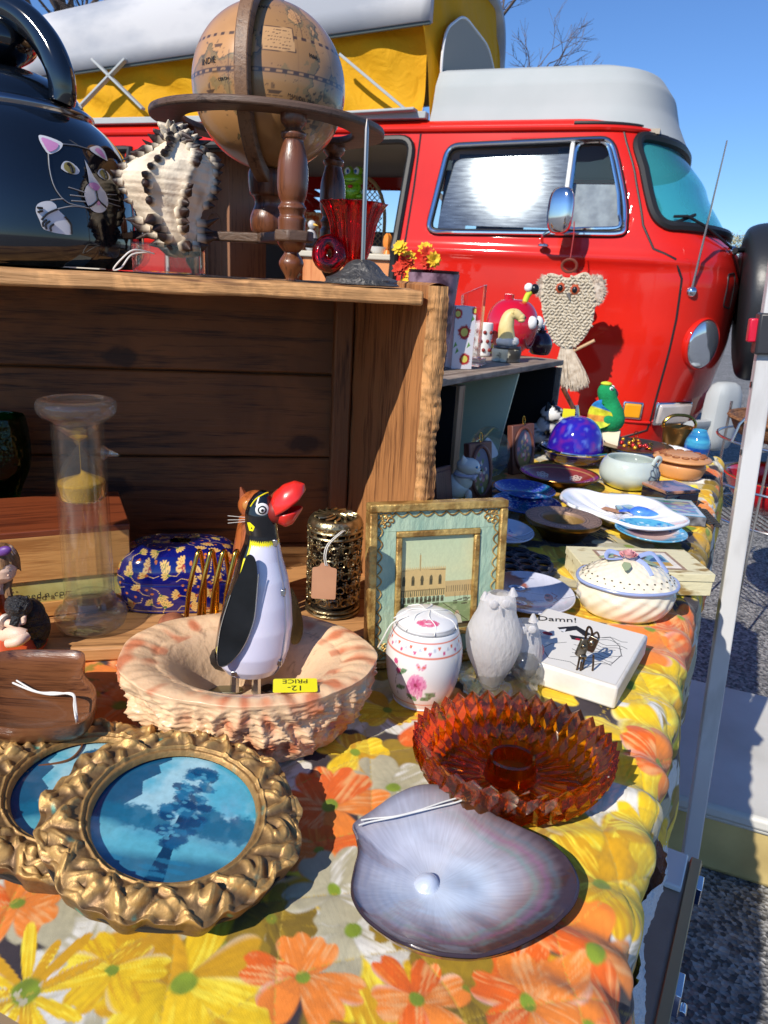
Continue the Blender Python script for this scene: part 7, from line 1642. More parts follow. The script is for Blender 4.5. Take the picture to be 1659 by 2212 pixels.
def hair(u, v):
 an = a_(u); z0 = fl_(0, 1238).z; z1 = fl_(0, 1172).z; c_ = fl_(5, 1208); r = 34*kk*1.03*math.sqrt(max(0, 1-(v*.97)**2.2)); fr = math.atan2(math.sin(an-R(-42)), math.cos(an-R(-42))); cut = .45*math.exp(-(fr/.75)**2)
 vv = cut+(1-cut)*v; r = 34*kk*1.04*(math.sqrt(max(0, 1-max(0, (vv-.35)/.65)**2.2)))*(1+.02*math.sin(an*22+v*9)); return Vector((c_.x+r*math.cos(an), r*.92*math.sin(an)-.001, z0+(z1-z0)*vv))
MB().grid(120, 24, hair, cu=True).build('hair', HR, t, ang=180)
MB().tube(smoothpts([fl_(-24, 1215, -.008), fl_(-20, 1250, -.010), fl_(-10, 1282, -.008), fl_(-14, 1300, -.008)], 5), [.0045*(1-.04*i) for i in range(16)], 10).build('braid', HR, t); MB().tube(smoothpts([fl_(20, 1250, .002), fl_(16, 1270, -.002), fl_(20, 1290, -.004)], 5), .003, 8).build('braid', HR, t)
PUR = mat('purple_paint', srgb(104, 62, 138), .45)
for (dx, r_) in ((-12, .5), (8, -.4)): MB().ball(fl_(0+dx, 1192-abs(dx)*.2, -.013), (.0062, .0028, .0035), 14, 8, M=RY(r_)).build('bow', PUR, t)
def facept(u, v, off=0):
 g = None
 for i in range(len(rows_g)-1):
  if rows_g[i+1][0] <= v <= rows_g[i][0]: a, b = rows_g[i], rows_g[i+1]; h = (a[0]-v)/(a[0]-b[0]); L = fl_(a[1]+(b[1]-a[1])*h, v); Q = fl_(a[2]+(b[2]-a[2])*h, v); d = a[3]+(b[3]-a[3])*h; break
 P_ = fl_(u, v); cx = (L.x+Q.x)/2; r = (Q.x-L.x)/2; x = max(-.95, min(.95, (P_.x-cx)/r)); return Vector((P_.x, d-.85*r*math.sqrt(1-x*x)-off, P_.z))
for (u, w_) in ((14, 3.4), (33, 2.2)):
 e = MB().ball(facept(u, 1224, -.0003), (w_*kk, .0006, 1.9*kk), 12, 8).build('eye', WHITE, t); MB().ball(facept(u+.6, 1224, .0001), (1.5*kk, .0006, 1.6*kk), 10, 6).build('pupil', INK, e)
 MB().tube([facept(u-3.4, 1218, .0003), facept(u, 1215.5, .0003), facept(u+3, 1217, .0003)], .4*kk, 5).build('eyebrow', HR, t)
MB().ball(facept(31, 1233, .0004), (2.2*kk, .0012, 2.6*kk), 10, 8).build('nose', SKN, t); MB().ball(facept(27, 1243, -.0001), (3*kk, .0005, 1.1*kk), 10, 6).build('mouth', mat('rose_paint', srgb(196, 96, 90), .5), t)
MB().tube(smoothpts([fl_(-16, 1296, -.006), fl_(-14, 1325, -.014), fl_(10, 1344, -.018)], 6), [.0062-.0002*i for i in range(13)], 12).build('sleeve', ODR, t)
MB().tube([fl_(6, 1342, -.018), fl_(12, 1345, -.019)], .0062, 12).build('cuff', mat('white_lace', srgb(226, 214, 200), .6), t)
arm = MB().tube(smoothpts([fl_(10, 1344, -.018), fl_(28, 1348, -.020), fl_(42, 1345, -.019)], 6), [.0034-.00008*i for i in range(13)], 12).ball(fl_(46, 1343, -.019), (.0034, .0022, .0026))
for i in range(4): arm.tube(smoothpts([fl_(46, 1345-2.5*i, -.020), fl_(52, 1343-3.2*i, -.021), fl_(55, 1339-3*i, -.0195)], 3), [.0011]*6+[.0008], 7)
arm.tube([fl_(42, 1339, -.019), fl_(47, 1333, -.020)], [.0012, .0009], 7); arm.build('forearm_and_hand', SKN, t)
sk_ = MB(); sk_.grid(60, 14, lambda u, v: (lambda a: Vector((fl_(5, 1370).x+(.020+.012*v)*math.cos(a)*1.1, -.004+(.014+.012*v)*math.sin(a), .020*(1-v)+.002+.0012*math.sin(a*9)*v)))(a_(u)), cu=True).build('skirt', ODR, t, ang=180)
MB().tube(smoothpts([fl_(0, 1375, -.012), fl_(30, 1368, -.024), fl_(55, 1372, -.024)], 6), [.0058-.0001*i for i in range(13)], 12).tube(smoothpts([fl_(55, 1372, -.024), fl_(40, 1385, -.030), fl_(15, 1390, -.030)], 6), [.0044-.0001*i for i in range(13)], 12).build('legs', SKN, t)
cat_ = MB(); cat_.ball(fl_(72, 1352, -.002), (.0125, .011, .0165), 24, 16).ball(fl_(66, 1325, -.004), (.0110, .009, .0120), 20, 12).ball(fl_(40, 1310, -.016), (.0098, .0085, .0085), 24, 14).ball(fl_(34, 1316, -.022), (.0048, .004, .0035), 14, 8)
cat_.tube(smoothpts([fl_(82, 1370, -.006), fl_(90, 1385, -.004), fl_(78, 1393, -.012)], 5), .0035, 8).tube([fl_(40, 1322, -.018), fl_(28, 1352, -.024)], [.004, .003], 8); cb_ = cat_.build('cat', BLF, t, ang=180)
for u in (22, 55): MB().tube([fl_(u, 1300, -.015), fl_(u+(2 if u > 40 else -2), 1287, -.014)], [.0042, .0006], 8).build('cat_ear', BLF, cb_)
for u in (29, 41): MB().ball(fl_(u, 1311, -.0235), (.0011, .0008, .0011), 8, 6).build('cat_eye', mat('glossy_eye', (.02, .02, .02), .05), cb_)
# ---- cobalt lacquered box with gold leaves
p0 = PZ(262, 1322, ZF); cx_ = PY(385, 1240, .60)
bx = thing('lacquer_box', 'cobalt blue lacquered box with a domed lid painted with gold leaf sprays', 'box', Vector((cx_.x, p0.y+.036, ZF)), R(10))
Wb, Db, Hb = 262*pxs(PY(385, 1250, .60)), .070, .055
def sup(a, e): c_, s_ = math.cos(a), math.sin(a); return math.copysign(abs(c_)**e, c_), math.copysign(abs(s_)**e, s_)
def bxp(U, V):
 A = U*2*np.pi; rq = (np.abs(np.cos(A))**3.4+np.abs(np.sin(A))**3.4)**(-1/3.4); cx, sx_ = rq*np.cos(A), rq*np.sin(A)
 Z = np.where(V < .45, V/.45*Hb*.55, Hb*.55+Hb*.45*np.sin(np.clip((V-.45)/.55, 0, 1)*np.pi/2)); K = np.where(V < .45, .92+.08*np.sin(V/.45*np.pi/2), np.cos(np.clip((V-.45)/.55, 0, 1)*np.pi/2)**.42)
 K = K-.012*np.exp(-((V-.40)/.008)**2)
 return cx*K*Wb/2, sx_*K*Db/2, Z
def bxc(U, V):
 X, Y, Z = bxp(U, V); Pm = (Wb+Db)*1.6; A = U*Pm; B = V*.095; top = V > .56
 sd_ = np.abs(X)/Wb > np.abs(Y)/Db; A2 = np.where(top, X+5, np.where(sd_, Y+3, X)); B2 = np.where(top, Y+5, Z); cv = Cv(A2, B2, (.003, .008, .15)); rs = random.Random(5); G = srgb(232, 190, 110); RD = srgb(176, 70, 40); GNc = srgb(60, 110, 60)
 spots = [(-Wb/2+Wb*(i+.5*(j % 2))/7, .006+.0135*j) for j in range(4) for i in range(8)]+[(3-Db/2+Db*i/5, .006+.0135*j) for j in range(4) for i in range(6)]+[(5-Wb/2+Wb*(i+.5*(j % 2))/7, 5-Db/2+Db*j/5) for j in range(6) for i in range(8)]; spots = [(x+rs.uniform(-.003, .003), y+rs.uniform(-.003, .003)) for x, y in spots]
 for (x, y) in spots:
  m = (np.abs(A2-x) < .012) & (np.abs(B2-y) < .012); idx = np.where(m)
  if len(idx[0]) < 4: continue
  sub = Cv(A2[idx], B2[idx], (0, 0, 0)); sub.C = cv.C[idx]; an = rs.uniform(0, 6.28); cc = rs.choice((RD, RD, GNc)); L = rs.uniform(.0052, .0075)
  for q in range(5): a = an+(q-2)*.42; sub.ell(x+L*.55*math.cos(a), y+L*.55*math.sin(a), L*.5, L*.17, G, a, 1, .15); sub.line([(x, y), (x+L*.7*math.cos(a), y+L*.7*math.sin(a))], .0003, cc, .8)
  sub.ell(x, y, L*.22, L*.2, cc); sub.line([(x, y), (x-L*math.cos(an), y-L*.8*math.sin(an)), (x-1.6*L*math.cos(an+.4), y-1.6*L*math.sin(an+.4))], .0003, G); sub.ell(x-L*1.1*math.cos(an+1), y-L*1.1*math.sin(an+1), .0011, .0011, srgb(214, 120, 40)); cv.C[idx] = sub.C
 cv.put(np.exp(-((V-.40)/.004)**2), (.002, .004, .05), .9); cv.put(np.exp(-((V-.03)/.006)**2), G, .6)
 return cv.C
painted('lacquered_shell', mat('cobalt_lacquer', attr=True, rough=.10, coat=1), bx, 420, 200, bxp, bxc, v1=.995)
# ---- brass coil letter holder
p = PZ(430, 1345, ZF); t = thing('brass_letter_holder', 'brass coil letter holder with tall loops between the blue box and the penguin', 'letter holder', Vector((PY(445, 1300, .548).x, .548, ZF)), 0)
BRS = mat('polished_brass', srgb(214, 166, 74), .18, 1)
for i in range(5):
 b0 = PY(400+27*i, 1345, .540)-Vector(t.location); tp = PY(430+27*i, 1190, .552)-Vector(t.location); b1 = PY(440+27*i, 1345, .562)-Vector(t.location); b0.z = .002; b1.z = .002
 w_ = (b1-b0)*.5; mid = (b0+b1)/2
 pts = [b0, b0.lerp(tp, .5)+Vector((-.002, -.003, 0)), b0.lerp(tp, .86)+Vector((-.001, -.003, 0)), tp, b1.lerp(tp, .86)+Vector((.001, .003, 0)), b1.lerp(tp, .5)+Vector((.002, .003, 0)), b1]
 MB().tube(smoothpts(pts, 6), .0019, 10).build('loop', BRS, t)
MB().box(((PY(475, 1345, .55)-Vector(t.location)).x, .003, .001), (.056, .028, .002)).build('base_plate', BRS, t, bevel=.0005)
# ---- clay pig bead critter
p = PY(376, 1338, .545); t = thing('clay_critter', 'small brown clay animal with ring shaped eyes in front of the brass loops', 'figurine', Vector((p.x, .540, ZF)))
kk = pxs(p); CLY = mat('red_clay', srgb(168, 104, 72), .7, c2=srgb(120, 66, 44), ns=120)
MB().ball((0, 0, 22*kk), (30*kk, .012, 24*kk), 26, 16).ball((3*kk, -.012, 10*kk), (12*kk, .005, 8*kk), 14, 8).build('body', CLY, t)
for sx_ in (-1, 1):
 MB().tube([(sx_*19*kk+7.5*kk*math.cos(a*.393), -.0125, 27*kk+9*kk*math.sin(a*.393)) for a in range(16)], 2*kk, 6, closed=True).build('eye_ring', mat('nickel', (.5, .5, .48), .25, 1), t); MB().ball((sx_*19*kk, -.0110, 27*kk), (7*kk, .002, 8*kk), 12, 8).build('eye', BLACK, t)
for x in (0, 6): MB().ball((x*kk, -.0168, 10*kk), (1.8*kk, .001, 1.8*kk), 8, 6).build('nostril', INK, t)
# ---- wooden cat behind the penguin
cy_ = .60; p = PY(548, 1130, cy_); t = thing('wooden_cat', 'carved brown wooden cat with pointed ears and wire whiskers standing behind the penguin', 'figurine', Vector((p.x, cy_, ZF)))
RW = wood('rosewood', srgb(176, 96, 48), srgb(110, 50, 24), 'Z', 6, .25, .15, coat=.5)
def wc_(u, v, d=0): return PY(u, v, cy_+d)-Vector(t.location)
hd = wc_(556, 1092); kk = pxs(PY(550, 1100, cy_))
MB().lathe(prof([(0, 0), (.020, 0), (.022, .01), (.018, .05), (.013, .08), (.011, hd.z-.010), (0, hd.z)], 5), 30).build('body', RW, t); MB().ball(hd, (42*kk, .013, 34*kk), 28, 16).build('head', RW, t)
for (u, v, u2, v2) in ((530, 1080, 520, 1052), (590, 1078, 600, 1056)): MB().tube([wc_(u, v), wc_(u2, v2)], [.0062, .0008], 4, flat=.45).build('ear', wood('ear_wood', srgb(150, 80, 44), srgb(100, 50, 30), 'Z', 6, .6, .3), t, ang=20)
MB().ball(wc_(536, 1092, -.011), (.005, .002, .005), 16, 8).build('eye', mat('glass_eye_ring', srgb(196, 130, 66), .1, coat=1), t)
for dv in (0, 9, 16): MB().tube([wc_(535, 1118+dv*.5, -.012), wc_(492, 1114+dv, -.016)], .0003, 4).build('whisker', mat('white_bristle', (.7, .66, .6), .4), t)
# ---- filigree canister with price tag
ky = .600; c = PY(722, 1240, ky); t = thing('filigree_canister', 'round pierced brass filigree canister with a lid and a brown price tag on a string', 'canister', Vector((PY(718, 1300, ky).x, ky+.004, ZF)))
Hc = PY(718, 1135, ky-.02).z-ZF; kk = pxs(c); Rc = 57*kk
FIL = mat('antique_brass', srgb(196, 180, 140), .30, .95, c2=srgb(120, 104, 76), ns=120, bump=.2, bs=300)
MB().lathe([(Rc*.86, .004), (Rc*.86, Hc-.006)], 40).build('dark_lining', mat('dark_glass_liner', (.012, .01, .008), .15, coat=1), t)
fm = MB()
def cyl(a, z, r=Rc): return Vector((r*math.cos(a), r*math.sin(a), z))
for j in range(6):
 for i in range(15):
  a0_ = 2*math.pi*(i+.5*(j % 2))/15; z0_ = .010+j*(Hc-.022)/5.4; s_ = .0056
  for fx in (-1, 1):
   pts = []
   for q in range(12): an = q*.52; r_ = s_*(1-q/12.5); pts.append(cyl(a0_+fx*(.0042+r_*math.cos(an))/Rc, z0_+.004+r_*math.sin(an)))
   fm.tube(pts, [.0011-.00005*q for q in range(12)], 5, flat=.7)
  fm.ball(cyl(a0_, z0_+.0100), .0015, 7, 5);
  for q in range(5): fm.ball(cyl(a0_+.0022*math.cos(q*1.257)/Rc, z0_+.0100+.0022*math.sin(q*1.257)), .0010, 6, 4)
fm.build('filigree_wall', FIL, t, merge=False)
for z_ in (.002, .006, Hc-.014, Hc-.009): MB().tube([cyl(a*.131, z_, Rc*1.01) for a in range(48)], .0013, 6, closed=True).build('rim', FIL, t)
lm = MB().lathe(prof([(Rc*1.0, Hc-.008), (Rc*1.02, Hc-.004), (Rc*.93, Hc), (Rc*.80, Hc+.0012)], 4), 60, caps=False); lid__ = lm.build('lid', FIL, t)
sp_ = MB()
for i in range(14):
 a = i*.4488; pts = [Vector((r_*Rc*math.cos(a+.22*math.sin(r_*5)), r_*Rc*math.sin(a+.22*math.sin(r_*5)), Hc+.0012+.002*(1-r_))) for r_ in (.15, .3, .45, .6, .8)]; sp_.tube(pts, .0012, 5)
sp_.ball((0, 0, Hc+.003), (.005, .005, .002), 12, 8); sp_.build('lid_rosette', FIL, lid__, merge=False)
tg = PY(700, 1255, ky-.034)-Vector(t.location);
mb = MB(); wt, ht = 25*kk, 38*kk; out_ = rnd_poly([(-wt, -ht), (wt, -ht), (wt, ht*.72), (wt*.45, ht*.78), (wt*.3, ht), (-wt*.3, ht), (-wt*.45, ht*.78), (-wt, ht*.72)], .0016)
mb.ext(out_, -.0003, .0003, M=T(*tg) @ RX(R(82))); mb.build('price_tag', mat('kraft_tag', srgb(186, 136, 104), .8, c2=srgb(176, 126, 96), ns=60), t, smooth=False)
lp_ = [PY(703, 1222, ky-.033), PY(700, 1200, ky-.033), PY(708, 1175, ky-.030), PY(735, 1150, ky-.022), PY(750, 1142, ky-.01)]
MB().tube(smoothpts([q-Vector(t.location) for q in lp_], 6), .0004, 5).tube(smoothpts([q-Vector(t.location)+Vector((.0015, 0, 0)) for q in lp_], 6), .0004, 5).build('tag_string', STRING, t)
# ================================================================== things on top of the grey crate
Z2 = .8685
def at2(u, v, z=Z2): return PZ(u, v, z)
def dish(name, part, label, cat, c, rx, ry, prof_, paint, m, rz=0, z=ZT, thick=.0016, group=None, n=96):
 """a shallow dish: prof_(r)->height for r in 0..1, painted on its upper face"""
 t = thing(name, label, cat, Vector((c.x, c.y, z)), rz, group)
 U, V = np.meshgrid(np.linspace(0, 2*np.pi, n), np.linspace(.001, 1, n//2)); X, Y = V*np.cos(U), V*np.sin(U)
 C = paint(X, Y); Z = np.vectorize(prof_)(V)
 o = sheet(part, m, t, X*rx, Y*ry, Z+thick, C, thick); return t
p = at2(936, 803); hh = PY(925, 583, p.y+.03).z-Z2; kk = pxs(Vector((p.x, p.y+.03, .95)))
t = thing('purple_votive_glass', 'dark purple frosted votive glass at the near end of the grey crate top', 'votive glass', Vector((PY(930, 700, p.y+.03).x, p.y+.034, Z2)))
R0, R1 = 38*kk, 54*kk
MB().lathe([(0, 0), (R0, 0), (R0*1.01, hh*.12), (R0+(R1-R0)*.5, hh*.55), (R1, hh), (R1-.0022, hh), (R0+(R1-R0)*.5-.002, hh*.55), (R0*.9, .008), (0, .008)], 56).build('glass_body', glass('purple_glass', (.24, .13, .20), .18, .45, ttint=(.30, .18, .26)), t, ang=30)
fz_ = MB().lathe([(R0*1.015, .004), (R0+(R1-R0)*.5+.0008, hh*.55), (R1+.0006, hh*.97)], 48, caps=False); fz_.build('frost_coating', mat('mauve_frost', srgb(146, 116, 130), .4, c2=srgb(74, 48, 62), ns=36, nlo=.42, nhi=.56, bump=.3, bs=90), t)
p = at2(985, 796); by = p.y+.012
t = thing('floral_box', 'small white upright box printed with red and yellow daisies on the grey crate', 'box', Vector((PY(987, 790, by).x, by, Z2)), R(18))
kk = pxs(Vector((p.x, by, .93))); Wf, Hf = 46*kk, (PY(987, 660, by).z-Z2)
MB().box((0, 0, Hf/2), (Wf*1.05, .036, Hf)).build('box_body', mat('white_card', (.72, .71, .72), .5), t, bevel=.001)
U, V = np.meshgrid(np.linspace(0, 1, 70), np.linspace(0, 1, 150)); cv = Cv(U, V*2.6, srgb(218, 216, 222))
for (x, y, r_) in ((.5, 1.55, .36), (.62, .42, .30), (.12, 2.3, .26), (.95, 2.45, .2)):
 cv.ell(x, y, r_*.80, r_*.80, srgb(176, 36, 30), 0, 1, .25, .5, 3)
 for q in range(18): a = q*.349; cv.poly([(x+r_*.35*math.cos(a-.15), y+r_*.35*math.sin(a-.15)), (x+r_*math.cos(a), y+r_*math.sin(a)), (x+r_*.35*math.cos(a+.15), y+r_*.35*math.sin(a+.15))], srgb(176, 36, 30))
 cv.ell(x, y, r_*.48, r_*.48, srgb(216, 206, 96))
for (x, y) in ((.1, 1.0), (.85, 2.1), (.2, .75), (.75, 1.0)): cv.poly([(x-.08, y-.12), (x, y+.15), (x+.1, y)], srgb(96, 150, 70))
sheet('daisy_print', PAINT, t, (U-.5)*Wf*1.02, np.zeros_like(U)-.0184, V*Hf*.99+.0004, cv.C)
p = at2(1015, 792); by = p.y+.030
t = thing('crystal_block', 'tall clear glass award block on a glass foot behind the floral box', 'glass block', Vector((PY(1012, 780, by).x, by, Z2)), R(-20))
kk = pxs(Vector((p.x, by, .95))); Hq = PY(1010, 612, by).z-Z2
MB().box((0, 0, .006), (64*kk, .045, .012)).add([(-24*kk, -.010, .012), (22*kk, -.010, .012), (22*kk, .010, .012), (-24*kk, .010, .012), (-26*kk, -.008, Hq*.86), (24*kk, -.008, Hq), (24*kk, .008, Hq), (-26*kk, .008, Hq*.86)], [(0, 1, 2, 3), (4, 7, 6, 5), (0, 4, 5, 1), (1, 5, 6, 2), (2, 6, 7, 3), (3, 7, 4, 0)]).build('crystal_body', glass('crystal', (.97, .98, .98), 0, .35, 1.52), t, smooth=False, bevel=.0015)
p = at2(1038, 775); t = thing('dotted_mug', 'small white cup with dark red dots between the crystal block and the red apple bank', 'cup', Vector((PY(1042, 770, p.y+.05).x, p.y+.06, Z2)))
cvx = MB().lathe(prof([(0, 0), (.013, 0), (.0155, .01), (.0165, .055), (.015, .055), (.014, .01), (0, .006)], 4), 36); cvx.build('cup_body', WHITE, t)
for j in range(3):
 for i in range(8):
  a = i*.785+.4*(j % 2); mb = MB() if (i, j) == (0, 0) else mb; mb.ball((.0163*math.cos(a), .0163*math.sin(a), .012+.016*j), (.0042, .0042, .0048) if False else .0036, 10, 6)
mb.build('red_dots', mat('dark_red', (.22, .015, .01), .5), t)
p = at2(1106, 772); ay = p.y+.055; ac_ = PY(1106, 702, ay); kk = pxs(ac_); ra = 56*kk
t = thing('red_apple_bank', 'glossy red apple shaped bank with a smiling face and a bee-striped worm on top', 'bank', Vector((ac_.x, ay, Z2)))
AR = mat('red_apple_glaze', srgb(196, 10, 40), .12, coat=1); hz = ac_.z-Z2; rz_ = max(hz, ra*.98)
ab = MB().ball((0, 0, rz_), (ra, ra*.95, rz_), 48, 30, dis=lambda n: 1-.14*max(0, n.z)**6+.03*math.sin(5*math.atan2(n.y, n.x))*(n.z < -.6)); ab.build('apple_body', AR, t, ang=180)
MB().lathe([(.009, 2*rz_*.93-.002), (.010, 2*rz_*.93+.008), (0, 2*rz_*.93+.009)], 20, ctr=(-ra*.22, 0, 0)).build('stem', AR, t)
def apt(a, e, k_=1.0): a = R(a); e = R(e); return Vector((ra*k_*math.cos(e)*math.cos(a), .95*ra*k_*math.cos(e)*math.sin(a), rz_+rz_*k_*math.sin(e)))
for a in (-50, -12):
 e = MB().ball(apt(a, 8, .985), (.0105, .009, .0125), 18, 10).build('eye', WHITE, t); MB().ball(apt(a+6, 8, 1.10), (.0052, .005, .0068), 14, 8).build('pupil', BLACK, e)
MB().tube(smoothpts([apt(-68, -22, 1.0), apt(-50, -38, 1.02), apt(-25, -44, 1.03), apt(0, -34, 1.02), apt(10, -18, 1.0)], 5), .0026, 8).build('smile', mat('deep_red_line', (.25, .005, .02), .3), t)
w0 = apt(-30, 62, .9); mb = MB().tube(smoothpts([w0, w0+Vector((.004, 0, .012)), w0+Vector((.010, -.002, .020))], 5), .0055, 12); mb.build('worm_body', mat('lime_paint', srgb(196, 214, 60), .4), t)
MB().ball(w0+Vector((.004, -.002, .026)), .0085, 18, 12).build('worm_head', WHITE, t); MB().ball(w0+Vector((.015, -.004, .024)), (.0085, .0085, .0095), 18, 12).build('worm_cap', BLACK, t)
MB().box((-ra*.72, -ra*.66, .012), (.014, .0006, .018), M=None).build('price_sticker', mat('yellow_sticker', (0, 0, 0)), t)
p = at2(1094, 782); dy = p.y+.012; dk = pxs(Vector((p.x, dy, .9)))
t = thing('dog_figurine', 'cream bulldog head figurine on a grey stone patterned round box before the red apple', 'figurine', Vector((PY(1093, 770, dy).x, dy, Z2)))
hB = 34*dk
STN = mat('stone_pattern', srgb(196, 190, 166), .5, c2=srgb(60, 56, 50), ns=34, nlo=.48, nhi=.53, bump=.4, bs=60)
MB().lathe(prof([(0, 0), (29*dk, 0), (30*dk, hB*.2), (30*dk, hB*.8), (0, hB*.82)], 4), 30).build('stone_box', STN, t); MB().lathe([(29*dk, hB*.8), (31*dk, hB*.9), (29*dk, hB), (0, hB)], 30).build('box_lid', mat('dark_pewter', (.1, .1, .1), .3, .8), t)
CRD = mat('cream_figurine', srgb(226, 208, 150), .45, c2=srgb(206, 180, 110), ns=40); WS_ = mat('pale_stone', srgb(206, 204, 200), .5)
MB().ball((0, 0, hB+8*dk), (25*dk, 22*dk, 14*dk), 22, 12, dis=lambda n: 1+.12*mnoise.noise(n*4)).build('plinth', WS_, t)
nk = smoothpts([(-2*dk, 0, hB+12*dk), (-6*dk, 0, hB+38*dk), (-2*dk, 0, hB+60*dk), (10*dk, -.002, hB+66*dk), (22*dk, -.003, hB+60*dk)], 6)
MB().tube(nk, [19*dk-(.42*i)*dk for i in range(len(nk))], 16).ball(nk[-1], (10*dk, 10*dk, 9*dk), 16, 10).ball((24*dk, -.004, hB+54*dk), (8*dk, 9*dk, 5*dk), 14, 8).tube([(6*dk, -.006, hB+74*dk), (2*dk, -.009, hB+66*dk)], [3*dk, 5*dk], 8).build('dog_head', CRD, t, ang=180)
for y in (-.0055, .004): MB().ball((23*dk, y-.002, hB+64*dk), 1.8*dk, 8, 6).build('eye', INK, t)
MB().ball((31*dk, -.004, hB+60*dk), 3*dk, 8, 6).build('nose', INK, t)
p = at2(1167, 768); t = thing('dark_pot', 'small dark plum glazed pot with lid at the far end of the grey crate', 'pot', Vector((PY(1167, 760, p.y+.02).x, p.y+.025, Z2))); kk = pxs(p)
MB().lathe(prof([(0, 0), (18*kk, 0), (24*kk, 12*kk), (25*kk, 26*kk), (17*kk, 42*kk), (9*kk, 48*kk), (11*kk, 52*kk), (0, 53*kk)], 4), 36).build('pot_body', mat('plum_glaze', (.035, .012, .025), .2, coat=.6), t); MB().ball((0, 0, 57*kk), (6*kk, 6*kk, 6*kk), 12, 8, dis=lambda n: 1+.2*math.sin(6*math.atan2(n.y, n.x))).build('lid_knob', mat('blue_grey_knob', (.08, .12, .2), .2), t)
p = at2(1160, 766); t = thing('lily_ornament', 'small white lily shaped ornament behind the dark plum pot', 'ornament', Vector((PY(1163, 700, p.y+.05).x, p.y+.05, Z2)))
MB().tube([(0, 0, 0), (0, 0, .03)], .004).lathe([(0, 0), (.014, 0), (.012, .004), (0, .005)], 20).build('stand', WHITE, t)
for a in range(5):
 an = a*1.257; MB().tube([(0, 0, .03), (.009*math.cos(an), .009*math.sin(an), .050), (.016*math.cos(an), .016*math.sin(an), .064)], [.004, .005, .001], 8, flat=.5).build('petal', WHITE, t)
# ================================================================== inside and before the grey crate
def lean_plaque(u0, u1, v0, v1, yb, label, seed):
 """a dark wooden plaque with an oval picture, leaning back"""
 c = PY((u0+u1)/2, v1, yb); k_ = pxs(c); W_ = (u1-u0)*k_; H_ = PY((u0+u1)/2, v0, yb).z-ZT
 an = R(40); Wr = W_*1.25
 t = thing('wooden_plaque', label, 'plaque', Vector((c.x, yb, ZT)), 0, 'oval picture plaques', rot=(RZ(an) @ RX(R(-8))).to_euler())
 WP_ = wood('plum_brown_wood', srgb(112, 68, 56), srgb(70, 38, 32), 'Z', 5, .4, .2)
 MB().box((0, .006, H_/2), (Wr, .012, H_)).build('board', WP_, t, bevel=.0015)
 MB().tube([(Wr*.40*math.cos(a*.131), -.001, H_/2+H_*.43*math.sin(a*.131)) for a in range(48)], .0028, 8, closed=True).build('oval_moulding', WP_, t)
 U, V = np.meshgrid(np.linspace(-1, 1, 50), np.linspace(-1, 1, 70)); cv = Cv(U, V, srgb(96, 104, 128)); rs = random.Random(seed)
 cv.ell(0, -.6, .9, .5, srgb(120, 110, 60), 0, 1, .3)
 for i in range(26): cv.ell(rs.gauss(0, .3), rs.gauss(-.1, .35), rs.uniform(.08, .18), rs.uniform(.06, .14), rs.choice((srgb(186, 120, 130), srgb(206, 170, 120), srgb(120, 80, 110), srgb(90, 120, 80), srgb(200, 190, 180))), 0, .9, .3)
 sheet('oval_picture', PAINT, t, U*Wr*.38, np.zeros_like(U)-.0006, H_/2+V*H_*.41, cv.C, mask=np.hypot(U, V) < 1)
 MB().tube([(.003*math.cos(a*.6), 0, H_+.007+.007*math.sin(a*.6)) for a in range(11)], .0008, 6, closed=True).build('hanging_ring', mat('polished_brass', (0, 0, 0)), t)
lean_plaque(1012, 1068, 957, 1078, PZ(1040, 1080, ZT).y, 'brown wooden plaque with an oval flower picture behind the white cat figurine', 3)
lean_plaque(1103, 1160, 918, 1020, PZ(1130, 1022, ZT).y, 'brown wooden plaque with an oval figure picture left of the cobalt glass dome', 8)
c = PZ(946, 1092, ZT); t = thing('wooden_plaque', 'plain brown wooden panel leaning by the edge of the large wooden crate', 'panel', Vector((c.x+.008, c.y, ZT)), 0, rot=(RZ(R(50)) @ RX(R(-10))).to_euler())
MB().box((0, .004, .027), (.045, .008, .054)).build('board', wood('plum_brown_wood', (0, 0, 0), (0, 0, 0)), t, bevel=.001); MB().box((0, -.0012, .027), (.034, .002, .043)).build('raised_centre', wood('plum_brown_wood', (0, 0, 0), (0, 0, 0)), t, bevel=.0008)
c = PY(1056, 985, 1.14); t = thing('glass_plate', 'round clear glass plate with a white leaf relief propped inside the grey crate', 'plate', Vector((c.x, 1.135, .7101)), 0, rot=(RZ(R(30)) @ RX(R(76))).to_euler())
rp_ = 52*pxs(c)
MB().lathe(prof([(0, 0), (rp_*.6, 0), (rp_, .008), (rp_, .010), (rp_*.6, .003), (0, .003)], 4), 56, ctr=(0, rp_, 0)).build('plate_body', glass('pale_glass', (.85, .94, .92), .04, .8), t)
MB().ext([(q.x, q.y) for q in smoothpts([(-.02, rp_-.016, 0), (.0, rp_+.022, 0), (.02, rp_-.004, 0), (.004, rp_-.012, 0)], 5, closed=True)], .0035, .0045).build('leaf_relief', mat('etched_white', (.6, .62, .62), .7), t)
